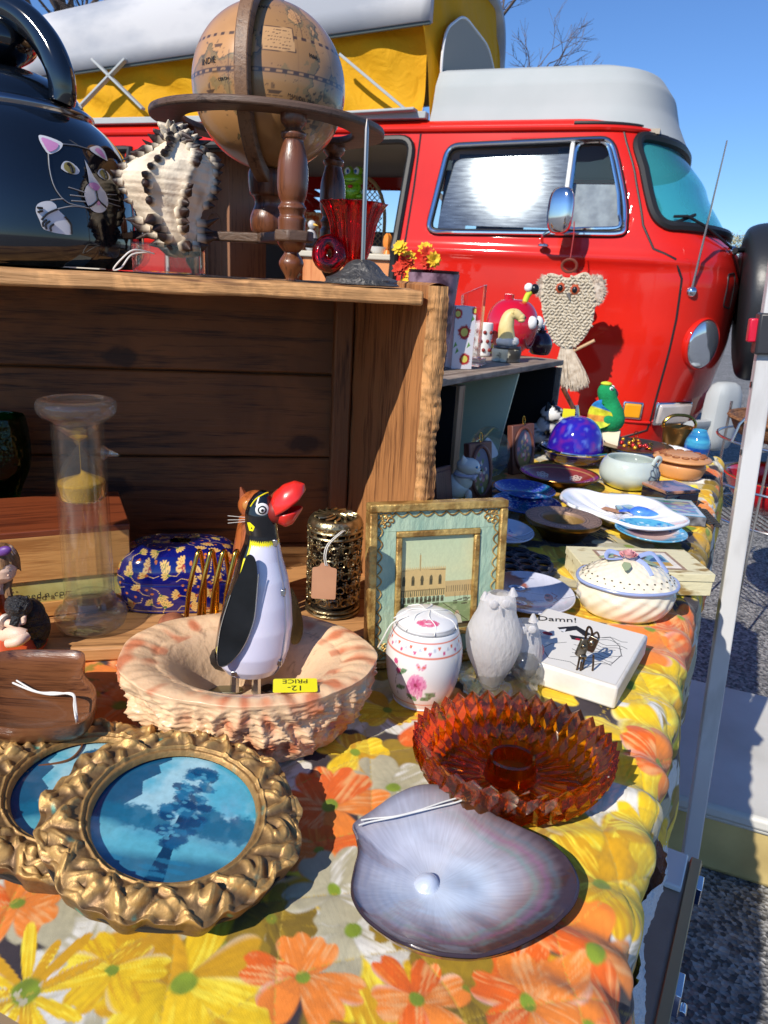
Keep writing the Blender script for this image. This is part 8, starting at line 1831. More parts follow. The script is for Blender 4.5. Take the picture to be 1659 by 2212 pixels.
def catfig(u0, u1, v0, v1, yb, label, stripes, face=-40, z=ZT):
 c = PY((u0+u1)/2, v1, yb); k_ = pxs(c); H_ = (PY((u0+u1)/2, v0, yb).z-z)*1.12; W_ = (u1-u0)*k_*1.3
 t = thing('cat_figurine', label, 'figurine', Vector((c.x, yb, z)), R(face))
 def colf(n): return (.72, .70, .66)
 def bc_(p_):
  if not stripes: return tuple(srgb(222, 218, 206))
  s_ = math.sin(p_.z*230+2.5*mnoise.noise(Vector(p_)*50)+p_.x*60); return tuple(srgb(20, 20, 24)) if s_ > .62 else tuple(srgb(226, 224, 220))
 mb = MB()
 def add_ball(c_, r_): mb.grid(26, 18, lambda u, v: Vector(c_)+Vector((r_[0]*math.sin(math.pi*v)*math.cos(a_(u)), r_[1]*math.sin(math.pi*v)*math.sin(a_(u)), -r_[2]*math.cos(math.pi*v))), cu=True, cf=lambda u, v, p_: bc_(p_))
 add_ball((-.16*W_, 0, H_*.26), (W_*.36, W_*.32, H_*.27)); add_ball((.0, 0, H_*.45), (W_*.26, W_*.25, H_*.28)); add_ball((.10*W_, 0, H_*.74), (W_*.29, W_*.27, H_*.19)); add_ball((W_*.30, 0, H_*.68), (W_*.13, W_*.14, H_*.075))
 for sy_ in (-1, 1): add_ball((W_*.22, sy_*W_*.13, H_*.12), (W_*.09, W_*.08, H_*.16)); add_ball((W_*.30, sy_*W_*.13, H_*.03), (W_*.13, W_*.08, H_*.035))
 body_ = mb.build('body', PAINTG, t, ang=180)
 for sy_ in (-1, 1):
  MB().tube([(W_*.06, sy_*W_*.16, H_*.84), (W_*.02, sy_*W_*.21, H_*.99)], [W_*.12, W_*.015], 10, flat=.6).build('ear', mat('pink_ear', srgb(214, 150, 150), .4) if stripes else mat('cream_glaze_cat', srgb(222, 218, 206), .3), t)
  MB().ball((W_*.355, sy_*W_*.11, H_*.77), (W_*.03, W_*.05, H_*.028), 12, 8).build('eye', mat('blue_eye', srgb(70, 130, 170), .1) if not stripes else INK, t)
 MB().ball((W_*.43, 0, H_*.70), (W_*.03, W_*.04, H_*.018), 10, 6).build('nose', mat('pink_ear', (0, 0, 0)), t)
 MB().tube(smoothpts([(-W_*.35, 0, H_*.08), (-W_*.30, -W_*.32, H_*.05), (W_*.05, -W_*.36, H_*.05)], 5), W_*.06, 8).build('tail', mat('cream_glaze_cat', srgb(222, 218, 206), .3) if not stripes else INK, t)
 if not stripes: MB().tube([(W_*.05+W_*.25*math.cos(a*.3927), W_*.24*math.sin(a*.3927), H_*.56) for a in range(16)], W_*.05, 6, closed=True).ball((W_*.28, -W_*.1, H_*.54), W_*.08, 10, 6).build('ribbon', mat('lilac_ribbon', srgb(186, 180, 196), .4), t)
 return t
catfig(962, 1030, 990, 1084, PZ(996, 1084, ZT).y+.012, 'white sitting cat figurine with a ribbon by the large wooden crate edge', False, -25)
catfig(1140, 1208, 876, 975, PZ(1175, 975, ZT).y+.02, 'white and black striped cat figurine behind the cobalt glass dome', True, -30)
c = PZ(1245, 1012, ZT); k_ = pxs(c); gy = c.y+.045
cx = PY(1245, 950, gy)
t = thing('glass_bowl', 'clear glass bowl with a silver rim holding the cobalt glass dome', 'bowl', Vector((cx.x, gy, ZT)))
zr_ = PY(1245, 968, gy).z-ZT; rr_ = 74*pxs(cx)
MB().lathe(prof([(0, 0), (rr_*.5, 0), (rr_*.8, zr_*.4), (rr_*.97, zr_), (rr_*.94, zr_), (rr_*.75, zr_*.42), (0, .004)], 5), 60).build('bowl_body', glass('violet_tint_glass', (.7, .66, .85), 0, .6), t)
MB().tube([(rr_*math.cos(a*.131), rr_*math.sin(a*.131), zr_) for a in range(48)], .0028, 8, closed=True).build('silver_rim', CHROME, t)
rd = 61*pxs(cx); zd = PY(1245, 903, gy-.01).z-(ZT+zr_)
t = thing('cobalt_glass_dome', 'swirled cobalt and violet glass dome turned over on the silver rimmed bowl', 'glass dome', Vector((cx.x, gy, ZT+zr_*.55)))
def domec(u, v, p_):
 n_ = mnoise.noise(Vector((p_.x*30, p_.y*30, p_.z*30))+Vector((mnoise.noise(p_*60)*1.2, 0, 0)))*.5+.5; n2 = mnoise.noise(p_*75+Vector((9, 2, 2)))*.5+.5
 c_ = np.array((.008, .012, .42))*(1-n_)+np.array((.035, .01, .30))*n_; k = max(0, n2-.60)*1.8; c_ = c_*(1-k)+np.array((.32, .02, .16))*k; k = max(0, .36-n2)*4; c_ = c_*(1-min(1, k))+np.array((.16, .28, .75))*min(1, k); return tuple(np.clip(c_, 0, 1))
H_d = zd+zr_*.45
MB().grid(72, 44, lambda u, v: Vector((rd*math.cos(v*1.57)**.75*math.cos(a_(u)), rd*math.cos(v*1.57)**.75*math.sin(a_(u)), .002+H_d*math.sin(v*1.5708))), cu=True, cf=domec).build('dome', mat('swirled_glass_skin', attr=True, rough=.06, coat=1), t, ang=180)
c = PZ(1208, 1066, ZT); gy = c.y+.045; cx = PY(1208, 1022, gy); k_ = pxs(cx); rr_ = 84*k_; zr_ = PY(1208, 1022, gy).z-ZT
t = thing('enamelled_bowl', 'wide brass bowl enamelled red inside with white rosettes in front of the cobalt dome', 'bowl', Vector((cx.x, gy, ZT)))
MB().lathe(prof([(0, 0), (rr_*.30, 0), (rr_*.36, .003), (rr_*.75, zr_*.45), (rr_, zr_)], 6), 72, caps=False).build('outer_bowl', mat('dark_brass', srgb(130, 94, 50), .3, .9), t)
U, V = np.meshgrid(np.linspace(-np.pi, np.pi, 200), np.linspace(0, 1, 60)); cv = Cv(U, V, srgb(136, 50, 42)); cv.C *= (.75+.5*vnoise(U*4, V*6, 3, 5))[..., None]
for x in (-2.6, -1.0, .55, 2.1):
 for q in range(6): cv.ell(x+.20*math.cos(q*1.047), .62+.09*math.sin(q*1.047), .10, .05, srgb(214, 196, 180), 0, .9, .3)
 for q in range(6): cv.ell(x+.20*math.cos(q*1.047), .62+.09*math.sin(q*1.047), .05, .025, srgb(110, 60, 50))
 cv.ell(x, .62, .09, .04, srgb(214, 196, 180)); cv.ell(x, .62, .04, .02, srgb(110, 60, 50))
cv.put((.02-np.abs(V-.9))*60, srgb(190, 150, 90), .8); Vr = V*rr_*.985
sheet('enamel_inside', PAINTG, t, Vr*np.cos(U), Vr*np.sin(U), zr_*(.10+.90*V**2.2), cv.C)
MB().tube([(rr_*math.cos(a*.0982), rr_*math.sin(a*.0982), zr_) for a in range(64)], .0013, 8, closed=True).build('brass_rim', mat('dark_brass', (0, 0, 0)), t)
c = PZ(1355, 1066, ZT); gy = c.y+.04; k_ = pxs(PY(1355, 1030, gy)); rr_ = 63*k_; hh = PY(1355, 998, gy-.03).z-ZT
t = thing('ceramic_bowl', 'pale grey glazed round bowl painted with a dark leaf, right of the red enamelled bowl', 'bowl', Vector((PY(1357, 1030, gy).x, gy, ZT)))
CG_ = mat('celadon_glaze', srgb(196, 206, 198), .15, c2=srgb(176, 188, 186), ns=20, coat=.8)
MB().lathe(prof([(0, 0), (rr_*.55, 0), (rr_*.9, hh*.25), (rr_, hh*.52), (rr_*.92, hh*.85), (rr_*.80, hh), (rr_*.74, hh*.97), (rr_*.86, hh*.7), (rr_*.8, hh*.3), (0, hh*.12)], 6), 72).build('bowl_body', CG_, t, ang=180)
lf = MB(); AL = R(-48)
def rsurf(a, z):
 P_ = prof([(0, 0), (rr_*.55, 0), (rr_*.9, hh*.25), (rr_, hh*.52), (rr_*.92, hh*.85), (rr_*.80, hh)], 6)
 for (r0, z0), (r1, z1) in zip(P_[:-1], P_[1:]):
  if z0 <= z <= z1 and z1 > z0: r_ = r0+(r1-r0)*(z-z0)/(z1-z0)+.0008; return Vector((r_*math.cos(a), r_*math.sin(a), z))
 return Vector((rr_*math.cos(a), rr_*math.sin(a), z))
for q in range(9):
 an = q*.698; lf.tube([rsurf(AL, hh*.52), rsurf(AL+.13*math.cos(an), hh*(.52+.16*math.sin(an))), rsurf(AL+.30*math.cos(an), hh*(.52+.34*math.sin(an)))], [.0014, .0010, .0005], 5)
 lf.tube(smoothpts([rsurf(AL+.30*math.cos(an), hh*(.52+.34*math.sin(an))), rsurf(AL+.37*math.cos(an+.35), hh*(.52+.40*math.sin(an+.35))), rsurf(AL+.30*math.cos(an+.698), hh*(.52+.34*math.sin(an+.698)))], 4), .0008, 5)
lf.build('leaf_drawing', mat('slate_leaf', srgb(96, 104, 116), .4), t); MB().tube(smoothpts([rsurf(AL+.2, hh*.9), rsurf(AL+.2, hh*.99)+Vector((.006, -.004, .006)), rsurf(AL+.05, hh*.98)+Vector((.002, -.004, .01)), rsurf(AL-.1, hh*.95)], 6), .0035, 10, flat=.6).build('leaf_lip', CG_, t)
c = PZ(1400, 1000, ZT); gy = 1.335; cx = PY(1398, 975, gy); k_ = pxs(cx); L_x, L_y = 94*k_, .075
t = thing('milk_glass_tray', 'long white milk glass tray with scalloped edge at the far table end', 'tray', Vector((cx.x, gy, ZT)), R(-8))
ML = mat('milk_glass', (.82, .82, .84), .12, coat=.6, sss=.1)
MB().grid(180, 26, lambda u, v: (lambda a, r: Vector((L_x*r*math.cos(a), L_y*r*math.sin(a), .004+.020*max(0, v-.45)**1.3/.46)))(a_(u), v*(1+.030*abs(math.sin(a_(u)*22))*(v > .9))), cu=True).build('tray_body', ML, t, ang=180).modifiers.new('s', 'SOLIDIFY').thickness = .003
MB().box((-L_x*.80, -L_y*.40, .016), (.022, .012, .001)).build('price_sticker', mat('yellow_sticker', (0, 0, 0)), t)
t = thing('brass_plate', 'shallow brass plate heaped with gold trinkets lying on the milk glass tray', 'plate', Vector((PY(1372, 978, gy-.03).x, gy-.02, ZT+.026)))
MB().lathe(prof([(0, 0), (.03, 0), (.062, .008), (.064, .010), (.03, .003), (0, .002)], 5), 56).build('plate_body', mat('dark_brass', (0, 0, 0)), t)
rnd = random.Random(6)
for i in range(26):
 a = rnd.uniform(0, 6.28); r_ = .035*math.sqrt(rnd.random()); q = MB(); c_ = (r_*math.cos(a)+.008, r_*math.sin(a), .006+.008*rnd.random())
 if i % 3: q.ball(c_, rnd.uniform(.0025, .0045), 10, 6).build('bead', mat(['gold_bead', 'amber_bead', 'red_bead'][i % 3], [(.6, .4, .1), (.7, .35, .03), (.5, .03, .03)][i % 3], .2, .5), t)
 else: q.tube([(c_[0]+.005*math.cos(b*.5), c_[1]+.005*math.sin(b*.5), c_[2]+.002*math.sin(b)) for b in range(12)], .001, 6, closed=True).build('ring', mat('polished_brass', (0, 0, 0)), t)
MB().tube([(0, 0, .008), (.001, 0, .024)], .0012).tube([(.004*math.cos(b*.5), 0, .028+.006*math.sin(b*.5)) for b in range(13)], .0009, 6, closed=True).build('loop_finial', mat('copper', srgb(190, 110, 70), .2, 1), t)
c = PZ(1470, 1056, ZT); gy = 1.24; cx = PY(1470, 1010, gy); k_ = pxs(cx); rr_ = 60*k_; hz = PY(1470, 990, gy-.04).z-ZT
t = thing('terracotta_pot', 'round tan terracotta pot with a pierced ornamental lid near the table corner', 'pot', Vector((cx.x, gy, ZT)))
TC = mat('tan_terracotta', srgb(214, 156, 104), .5, c2=srgb(196, 134, 84), ns=20, coat=.2)
MB().lathe(prof([(0, 0), (rr_*.62, 0), (rr_*.80, hz*.25), (rr_*.84, hz*.55), (rr_*.72, hz*.68), (rr_*.70, hz*.72)], 5), 60, caps=False).build('pot_body', TC, t, ang=180)
ld = MB().lathe(prof([(rr_*.70, hz*.70), (rr_*.98, hz*.76), (rr_, hz*.84), (rr_*.9, hz*.9), (rr_*.5, hz*1.0), (0, hz*1.02)], 5), 64, caps=False).build('lid', TC, t, ang=180)
lm = MB()
for i in range(14): a = i*.4488; lm.tube([(rr_*.70*math.cos(a)+.006*math.cos(b*.9), rr_*.70*math.sin(a)+.005*math.sin(b*.9), hz*.965-.02*abs(0)) for b in range(7)], .0012, 5, closed=True)
lm.build('lid_ornament', mat('brown_slip', srgb(140, 84, 50), .6), ld)
c4 = [PZ(*q, ZT+.022) for q in ((1425, 1050), (1500, 1040), (1478, 1068), (1410, 1072))]
ex = (c4[2]-c4[3]); W_ = ex.length; ex.normalize(); cc_ = sum(c4, Vector())/4
t = thing('lacquer_trinket_box', 'small black lacquer box with a painted lid before the terracotta pot', 'box', Vector((cc_.x, cc_.y+.01, ZT)), math.atan2(ex.y, ex.x))
MB().box((0, 0, .010), (.060, .055, .020)).build('box_body', mat('black_lacquer', (.006, .006, .02), .1, coat=1), t, bevel=.0015)
MB().box((0, 0, .0225), (.062, .057, .005)).build('lid', mat('painted_lid', srgb(170, 120, 96), .2, c2=srgb(40, 30, 40), ns=30, nlo=.45, nhi=.55, coat=1), t, bevel=.0015)
MB().tube([(-.029+.0029*i, -.0280, .006+.0018*(i % 2)) for i in range(21)], .0005, 4).build('gold_zigzag', GOLD, t)
c4 = [PZ(*q, ZT+.014) for q in ((1345, 1072), (1492, 1076), (1478, 1112), (1350, 1100))]; cc_ = sum(c4, Vector())/4; ex = (c4[2]-c4[3]).normalized()
t = thing('picture_box', 'flat box with a pale framed flower picture on its lid beside the white dish', 'box', Vector((cc_.x, cc_.y, ZT)), math.atan2(ex.y, ex.x))
MB().box((0, 0, .0065), (.118, .085, .013)).build('box_body', mat('dark_lace_side', (.05, .05, .06), .5, c2=(.25, .25, .27), ns=90), t, bevel=.001)
U, V = np.meshgrid(np.linspace(0, 1, 90), np.linspace(0, 1, 60)); cv = Cv(U, V, srgb(150, 190, 196)); cv.rect(.42, .06, .99, .94, srgb(214, 214, 210)); cv.rect(.46, .12, .95, .88, srgb(120, 160, 170)); rs = random.Random(2)
for i in range(40): cv.ell(rs.uniform(.48, .93), rs.uniform(.15, .85), .05, .05, rs.choice((srgb(150, 110, 150), srgb(90, 140, 90), srgb(200, 190, 150), srgb(120, 120, 170))), 0, .8, .3)
for i in range(20): cv.ell(rs.uniform(.02, .38), rs.uniform(.05, .95), .05, .06, rs.choice((srgb(170, 206, 206), srgb(110, 160, 170), srgb(200, 206, 190))), 0, .8, .3)
sheet('lid_picture', PAINTG, t, (U-.5)*.116, (V-.5)*.083, np.zeros_like(U)+.0134, cv.C)
lc_ = MB()
for i in range(9):
 for j in range(2): lc_.tube([(.066+.010*j+.005*math.cos(b*.7), -.036+.009*i+.005*math.sin(b*.7), .002+.003*(1-j)) for b in range(9)], .0012, 5, closed=True)
t2 = thing('black_lace_mat', 'black crocheted lace mat under the edge of the picture box', 'mat', t.location, t.rotation_euler.z); lc_.build('lace_loops', mat('black_thread', (.03, .03, .035), .8), t2)
ol = [(1207, 1080), (1222, 1066), (1262, 1066), (1310, 1076), (1370, 1078), (1420, 1092), (1450, 1112), (1486, 1130), (1484, 1142), (1440, 1152), (1380, 1150), (1330, 1136), (1290, 1122), (1250, 1108), (1222, 1096)]
P_ = [PZ(q.x, q.y, ZT+.016) for q in smoothpts([(a, b, 0) for a, b in ol], 8, closed=True)]; cc_ = sum(P_, Vector())/len(P_); N_ = len(P_)
t = thing('fish_shaped_dish', 'white milk glass dish shaped like a long fish with ribbed tail', 'dish', Vector((cc_.x, cc_.y, ZT)))
MB().grid(N_, 26, lambda u, v: (lambda q: Vector(((q.x-cc_.x)*(1-v*.999), (q.y-cc_.y)*(1-v*.999), .004+.016*(1-v)**2.6+.0012*math.sin(a_(u)*14)*(1-v)*v*4)))(P_[int(round(u*N_)) % N_]), cu=True).build('dish_body', ML, t, ang=180).modifiers.new('s', 'SOLIDIFY').thickness = .004
fx_ = PZ(1378, 1112, ZT+.010)
t = thing('blue_fish_ornament', 'small bright blue fish ornament lying in the white dish', 'ornament', Vector((fx_.x, fx_.y, ZT+.0135)), R(-25))
BF = mat('bright_blue_glaze', srgb(44, 92, 206), .2, c2=srgb(90, 150, 226), ns=60, coat=.8)
MB().tube(smoothpts([(-.012, 0, 0), (-.002, 0, .001), (.014, 0, .001), (.030, 0, 0)], 4), [.0015, .003, .005, .0068, .0078, .008, .0078, .0072, .0062, .005, .0036, .002, .0008], 14, flat=.7).build('body', BF, t, ang=180)
MB().ext([(-.010, 0), (-.024, .012), (-.020, 0), (-.024, -.012)], -.001, .002).build('tail_fin', BF, t, bevel=.0004)
q = PZ(1322, 1100, ZT+.012); t = thing('brown_tag', 'brown paper price tag lying in the white dish beside the blue fish', 'tag', Vector((q.x, q.y, ZT+.011)), R(-40)); MB().ext(rnd_poly([(-.013, -.007), (.013, -.007), (.013, .007), (-.013, .007)], .002), 0, .0005).build('card', mat('kraft_tag', (0, 0, 0)), t, smooth=False); MB().tube([(.012, 0, .0005), (.02, .003, .001), (.03, -.002, .001)], .0004).build('string', STRING, t)
def P2(u0, u1, v): a = PZ(u0, v, ZT+.006); b = PZ(u1, v, ZT+.006); return (a+b)/2, (b-a).length/2
def paint_blue(X, Y):
 cv = Cv(X, Y, (.012, .04, .34)); cv.put((vnoise(X, Y, 3, 3)-.5)*5, (.01, .16, .2), .8); cv.put((vnoise(X, Y, 26, 5)-.68)*14, srgb(150, 170, 190), .7); cv.ell(.1, .1, .16, .10, srgb(150, 186, 200), 0, .8, .4); cv.ell(-.3, .3, .25, .14, srgb(20, 110, 70), .4, .8, .4); return cv.C
c, r_ = P2(1068, 1192, 1072); dish('cobalt_dish', 'dish_body', 'round cobalt enamel dish with green flecks, the farther of the two blue dishes', 'dish', c, r_, .050, lambda r: .004+.012*r**3, paint_blue, PAINTG, .2)
def paint_glit(X, Y):
 cv = Cv(X, Y, (.010, .05, .24)); cv.put((vnoise(X, Y, 34, 4)-.6)*12*(np.abs(Y-.5) < .4), srgb(170, 190, 206), .8); cv.put((vnoise(X, Y, 4, 8)-.5)*5, (.005, .10, .16), .8); cv.put((vnoise(X, Y, 30, 9)-.7)*12, srgb(190, 110, 120), .7); return cv.C
c, r_ = P2(1063, 1206, 1106); dish('cobalt_dish', 'dish_body', 'oval dark blue dish with silver glitter streaks, the nearer of the two blue dishes', 'dish', c, r_, .052, lambda r: .004+.014*r**3, paint_glit, PAINTG, -.1)
def paint_hya(X, Y):
 cv = Cv(X, Y, srgb(206, 212, 226)); rs = random.Random(4)
 for (x0, y0) in ((-.45, .1), (-.1, .35), (-.3, -.35)):
  cv.line([(x0+.1, y0), (.75, -.55+.2*x0)], .018, srgb(60, 100, 90))
  for i in range(60): cv.ell(x0+rs.gauss(0, .15), y0+rs.gauss(0, .11), .05, .035, rs.choice((srgb(36, 70, 160), srgb(70, 110, 200), srgb(120, 150, 220))), rs.uniform(0, 3), .9, .3)
 return cv.C
c, r_ = P2(1058, 1146, 1160); dish('flower_dish', 'dish_body', 'white oval dish painted with blue hyacinths behind the gilt frame', 'dish', c-Vector((.008, 0, 0)), r_+.01, .046, lambda r: .003+.010*r**3, paint_hya, PAINTG)
def paint_turq(X, Y):
 cv = Cv(X, Y, srgb(86, 164, 200)); cv.ell(.1, .1, .72, .5, srgb(206, 176, 168), .2, 1, .3, .5, 6); cv.ell(-.35, .2, .2, .18, srgb(170, 140, 160), 0, .8, .4)
 rs = random.Random(7)
 for i in range(90): a = rs.uniform(0, 6.28); r_ = rs.uniform(.72, .98); cv.ell(r_*math.cos(a), r_*math.sin(a), .04, .035, rs.choice((srgb(40, 110, 180), srgb(200, 220, 230), srgb(60, 140, 190))), 0, .9, .3)
 return cv.C
c, r_ = P2(1332, 1472, 1164); dish('turquoise_dish', 'dish_body', 'turquoise oval glass dish with a pinkish centre between the white dish and the cream box', 'dish', c, r_, .045, lambda r: .006+.010*r**2.5, paint_turq, PAINTG)
c, r_ = P2(1136, 1288, 1150); t = thing('carved_candle_tray', 'round dark tray with a carved zodiac-like rim and bronze centre well', 'tray', Vector((c.x, c.y, ZT)))
def tray_paint(X, Y):
 r = np.hypot(X, Y); a = np.arctan2(Y, X); cv = Cv(a, r, srgb(150, 122, 104)); DKc = srgb(44, 32, 34)
 for q in (.60, .68, .90, .97): cv.put((.010-np.abs(r-q))*200, DKc, .9)
 k = (a/(2*np.pi)*32) % 1; cv.put(((np.abs(k-.5) < .07) & (r > .68) & (r < .90)).astype(float), DKc, .9); cv.put(((np.abs(k-.1) < .05) & (r > .72+.08*np.sin(a*13)) & (r < .86)).astype(float), DKc, .8); cv.put(((vnoise(a*14, r*22, 1.6, 4) > .6) & (r > .9)).astype(float), DKc, .6)
 cv.put(((r < .56)).astype(float), srgb(140, 112, 66)); return cv.C
U, V = np.meshgrid(np.linspace(0, 2*np.pi, 260), np.linspace(.001, 1, 110)); hz = .026
Zt = np.where(V > .58, hz-.002*(1-V), np.where(V > .50, hz-(.58-V)/.08*.014, hz-.014))
sheet('carved_face', mat('carved_tray', attr=True, rough=.45, metal=.25, bump=.2, bs=300), t, V*np.cos(U)*r_, V*np.sin(U)*r_, Zt, tray_paint(V*np.cos(U), V*np.sin(U)))
MB().lathe(prof([(r_*.55, 0), (r_*.6, .004), (r_*.8, .014), (r_*.98, .020), (r_, .0245), (r_*.995, hz)], 4), 64, caps=False).build('tray_side', mat('dark_brass', (0, 0, 0)), t)
c = PZ(1098, 1222, ZT+.003); t = thing('iron_trivet', 'black cast openwork trivet lying on the flowered cloth behind the gilt frame', 'trivet', c)
mb = MB(); s_ = .013
for i in range(-2, 3):
 for j in range(-2, 3):
  if abs(i)+abs(j) > 3: continue
  mb.tube([(i*.019+s_*.72*math.cos(b*.524), j*.019+s_*.72*math.sin(b*.524), .003) for b in range(12)], .0028, 6, closed=True)
mb.tube([(.047*math.cos(b*.196), .047*math.sin(b*.196), .003) for b in range(32)], .0030, 6, closed=True).build('openwork', mat('blue_black_iron', (.015, .02, .035), .4, .3), t)
def paint_dog(X, Y):
 cv = Cv(X, Y, srgb(200, 202, 216)); OR = srgb(176, 96, 52); OR2 = srgb(206, 134, 84)
 cv.ell(-.50, .52, .52, .36, OR, -.3, 1, .2, .5, 3); cv.ell(-.42, -.46, .50, .32, OR, .35, 1, .2, .5, 5); cv.ell(-.8, .2, .3, .5, OR2, 0, .7, .3, .8, 8); cv.C *= (.9+.2*vnoise(X*6, Y, 5, 3))[..., None]
 for y in (.34, -.38): cv.ell(-.28, y, .20, .12, srgb(236, 236, 240)); cv.ell(-.28, y, .13, .10, srgb(70, 96, 160)); cv.ell(-.28, y, .06, .05, srgb(16, 16, 30)); cv.ring(-.28, y, .20, .12, .016, srgb(60, 40, 40)); cv.ell(-.24, y+.03, .03, .02, srgb(250, 250, 250))
 cv.line([(-.1, .16), (.3, .12)], .012, srgb(150, 150, 170)); cv.line([(-.1, -.2), (.3, -.14)], .012, srgb(150, 150, 170))
 cv.ell(.42, 0, .10, .20, srgb(206, 120, 110)); cv.ell(.40, .10, .05, .05, srgb(90, 30, 30)); cv.ell(.40, -.10, .05, .05, srgb(90, 30, 30)); cv.line([(.50, .24), (.62, .1), (.55, 0), (.62, -.1), (.50, -.24)], .014, srgb(150, 70, 70)); return cv.C
c, r_ = P2(1052, 1236, 1288); dish('dog_plate', 'plate_body', 'white plate painted with a brown and white spaniel face behind the frosted owls', 'plate', c, r_, .052, lambda r: .003+.006*r**4, paint_dog, PAINTG, -.12, n=150)
q = PZ(1310, 1165, ZT); t = thing('straw_sprig', 'few dry straw stalks lying beside the carved tray', 'straw', q)
mb = MB(); rnd = random.Random(9)
for i in range(9): a = rnd.uniform(1.9, 2.5); L = rnd.uniform(.03, .06); x = rnd.uniform(-.012, .012); mb.tube([(x, rnd.uniform(-.012, .01), .001+.0005*i), (x+L*.5*math.cos(a), L*.5*math.sin(a), .003), (x+L*math.cos(a), L*math.sin(a), .0015+.0004*i)], .0005, 5)
mb.build('stalks', mat('dry_straw', srgb(206, 180, 120), .7), t)
# ================================================================== far end: parrot, basket, blue vase, stick
gy = 1.36; c = PY(1312, 940, gy); k_ = pxs(c); t = thing('felt_parrot', 'green felt parrot with a yellow and blue wing at the far table end', 'soft toy', Vector((c.x, gy, ZT)), R(-20))
def pp(u, v, d=0): q = PY(u, v, gy+d)-Vector((c.x, gy, ZT)); r2 = RZ(R(20)) @ Vector((q.x, q.y-0, q.z)); return r2
hb = pp(1312, 926).z
MB().tube([(-.022, 0, hb*.5), (.022, 0, hb*.5)], hb*.5, 24).build('cream_roll', mat('cream_felt', srgb(220, 206, 180), .9, c2=srgb(80, 66, 60), ns=30, nlo=.6, nhi=.68), t)
FLT = mat('green_felt', srgb(20, 150, 90), .95, c2=srgb(14, 128, 74), ns=60, bump=.4, bs=300)
pts = smoothpts([pp(1316, 930), pp(1318, 905), pp(1318, 880), pp(1312, 855), pp(1308, 838), pp(1308, 826)], 6); rr__ = [14, 19, 24, 27, 29, 30, 30.5, 30, 29, 28, 27, 25, 23, 21.5, 20, 19.5, 19, 19, 19, 19, 19, 18.5, 18, 17, 16, 14, 12, 9, 6, 4, 2]
MB().tube(pts, [x*k_*1.0 for x in rr__[:len(pts)]], 26).build('body', FLT, t, ang=180)
MB().ball(pp(1310, 829), (12*k_, 12*k_, 5*k_), 14, 8).build('crown_patch', mat('yellow_green_felt', srgb(200, 206, 60), .9), t)
for s_ in (-1, 1): e = MB().ball(pp(1322, 838)+Vector((0, s_*16*k_, 0)), 4.2*k_, 12, 8).build('eye', WHITE, t); MB().ball(pp(1323, 838)+Vector((0, s_*19*k_, 0)), 2.2*k_, 10, 6).build('pupil', INK, e)
MB().tube(smoothpts([pp(1325, 842), pp(1332, 852), pp(1330, 862)], 4), [6*k_, 5.5*k_, 5*k_, 4.5*k_, 4*k_, 3*k_, 2*k_, 1*k_, .5*k_], 10).build('beak', mat('dark_beak', (.04, .03, .03), .4), t)
wg = MB(); wg.grid(40, 30, lambda u, v: pp(1298, 898)+Vector((26*k_*math.cos(a_(u))*math.sin(v*3.1416), -20*k_-5*k_*abs(math.cos(v*3.1416)), 30*k_*math.cos(v*3.1416)*(1-.25*math.cos(a_(u))))), cu=True, cf=lambda u, v, p_: tuple(srgb(*((40, 130, 200) if v < .30 else (214, 214, 50) if v < .48 else (226, 150, 60) if v < .62 else (206, 220, 70) if v < .8 else (60, 180, 110)))))
wg.build('wing', mat('printed_felt', attr=True, rough=.95, avar=.5, ns=90), t, ang=180)
gy = 1.40; c = PY(1460, 962, gy); k_ = pxs(c); t = thing('brass_basket', 'small brass basket with an arched handle at the far table corner', 'basket', Vector((c.x, gy, ZT)))
hz = PY(1460, 925, gy).z-ZT; rb_ = 33*k_
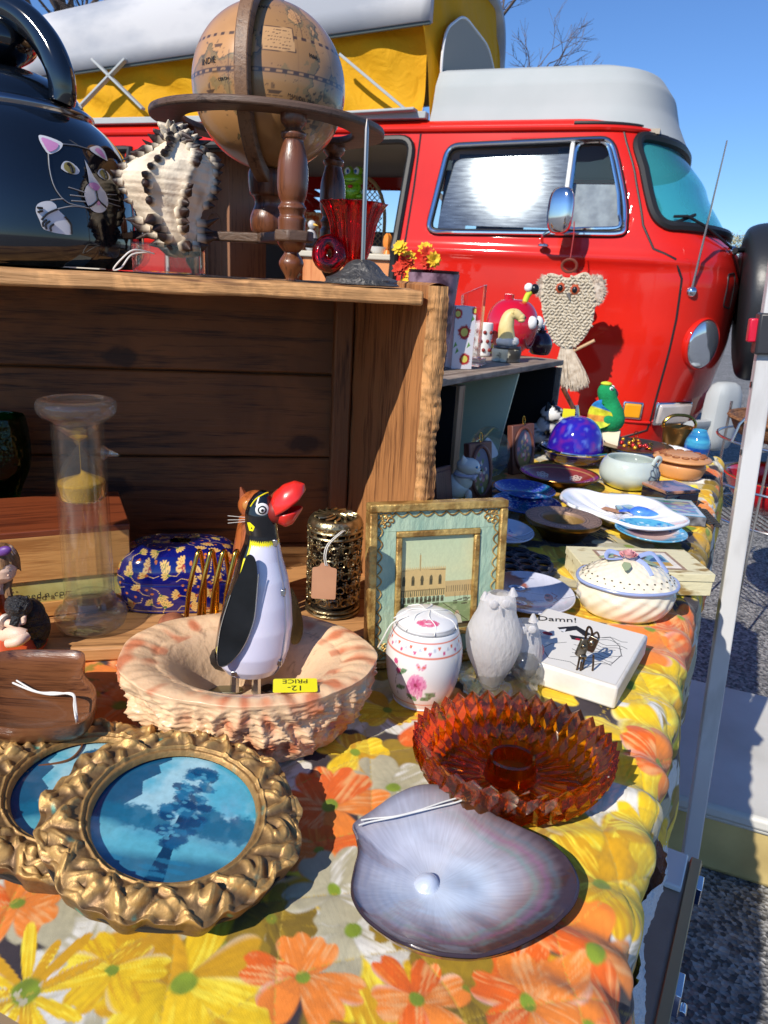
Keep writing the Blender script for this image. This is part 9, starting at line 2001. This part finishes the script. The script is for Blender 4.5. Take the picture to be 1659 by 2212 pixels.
MB().lathe(prof([(0, 0), (rb_*.62, 0), (rb_*.7, .003), (rb_*.95, hz*.7), (rb_, hz), (rb_*.95, hz), (rb_*.6, .008), (0, .006)], 5), 44).build('basket_body', mat('dark_brass', (0, 0, 0)), t)
ht = PY(1458, 896, gy).z-ZT
MB().tube(smoothpts([(-rb_, 0, hz), (-rb_*1.02, 0, hz+(ht-hz)*.45), (-rb_*.6, 0, hz+(ht-hz)*.9), (0, 0, ht), (rb_*.6, 0, hz+(ht-hz)*.9), (rb_*1.02, 0, hz+(ht-hz)*.45), (rb_, 0, hz)], 5), .0024, 8, flat=1.4).build('handle', mat('polished_brass', (0, 0, 0)), t)
c = PY(1502, 985, 1.36); k_ = pxs(c); t = thing('blue_glass_vase', 'squat blue swirled glass vase beside the brass basket at the table corner', 'vase', Vector((c.x, 1.36, ZT)))
hz = PY(1500, 928, 1.36).z-ZT; rb_ = 26*k_
MB().lathe(prof([(0, 0), (rb_*.6, 0), (rb_, hz*.35), (rb_*.98, hz*.65), (rb_*.6, hz*.95), (rb_*.55, hz), (rb_*.5, hz*.93), (0, hz*.9)], 5), 40).build('vase_body', mat('blue_swirl_glass', srgb(14, 70, 150), .05, c2=srgb(70, 160, 190), ns=22, stretch=(.4, .4, 2.5), nlo=.4, nhi=.6, coat=1), t, ang=180)
gy = 1.33; a_0 = PY(1216, 838, gy); b_0 = PY(1246, 898, gy); t = thing('parasol_stick', 'thin brown stick with a tip and yellow price sticker leaning at the grey crate end', 'stick', Vector((b_0.x, gy, ZT)))
dlt = (a_0-b_0); e0 = Vector((.0+(ZT-b_0.z)*dlt.x/dlt.z, 0, .002))
MB().tube([e0, a_0-Vector(t.location)], .0042, 10).build('shaft', wood('dark_turned_wood', (0, 0, 0), (0, 0, 0)), t); MB().tube([b_0-Vector(t.location)+Vector((-.004, 0, .018)), b_0-Vector(t.location)], [.0052, .0058], 10).build('ferrule', mat('tin_plate', (0, 0, 0)), t)
MB().box((b_0.x-t.location.x-.016, -.004, b_0.z-ZT+.004), (.022, .0006, .016)).build('price_sticker', mat('yellow_sticker', (0, 0, 0)), t)
bpy.context.view_layer.update()
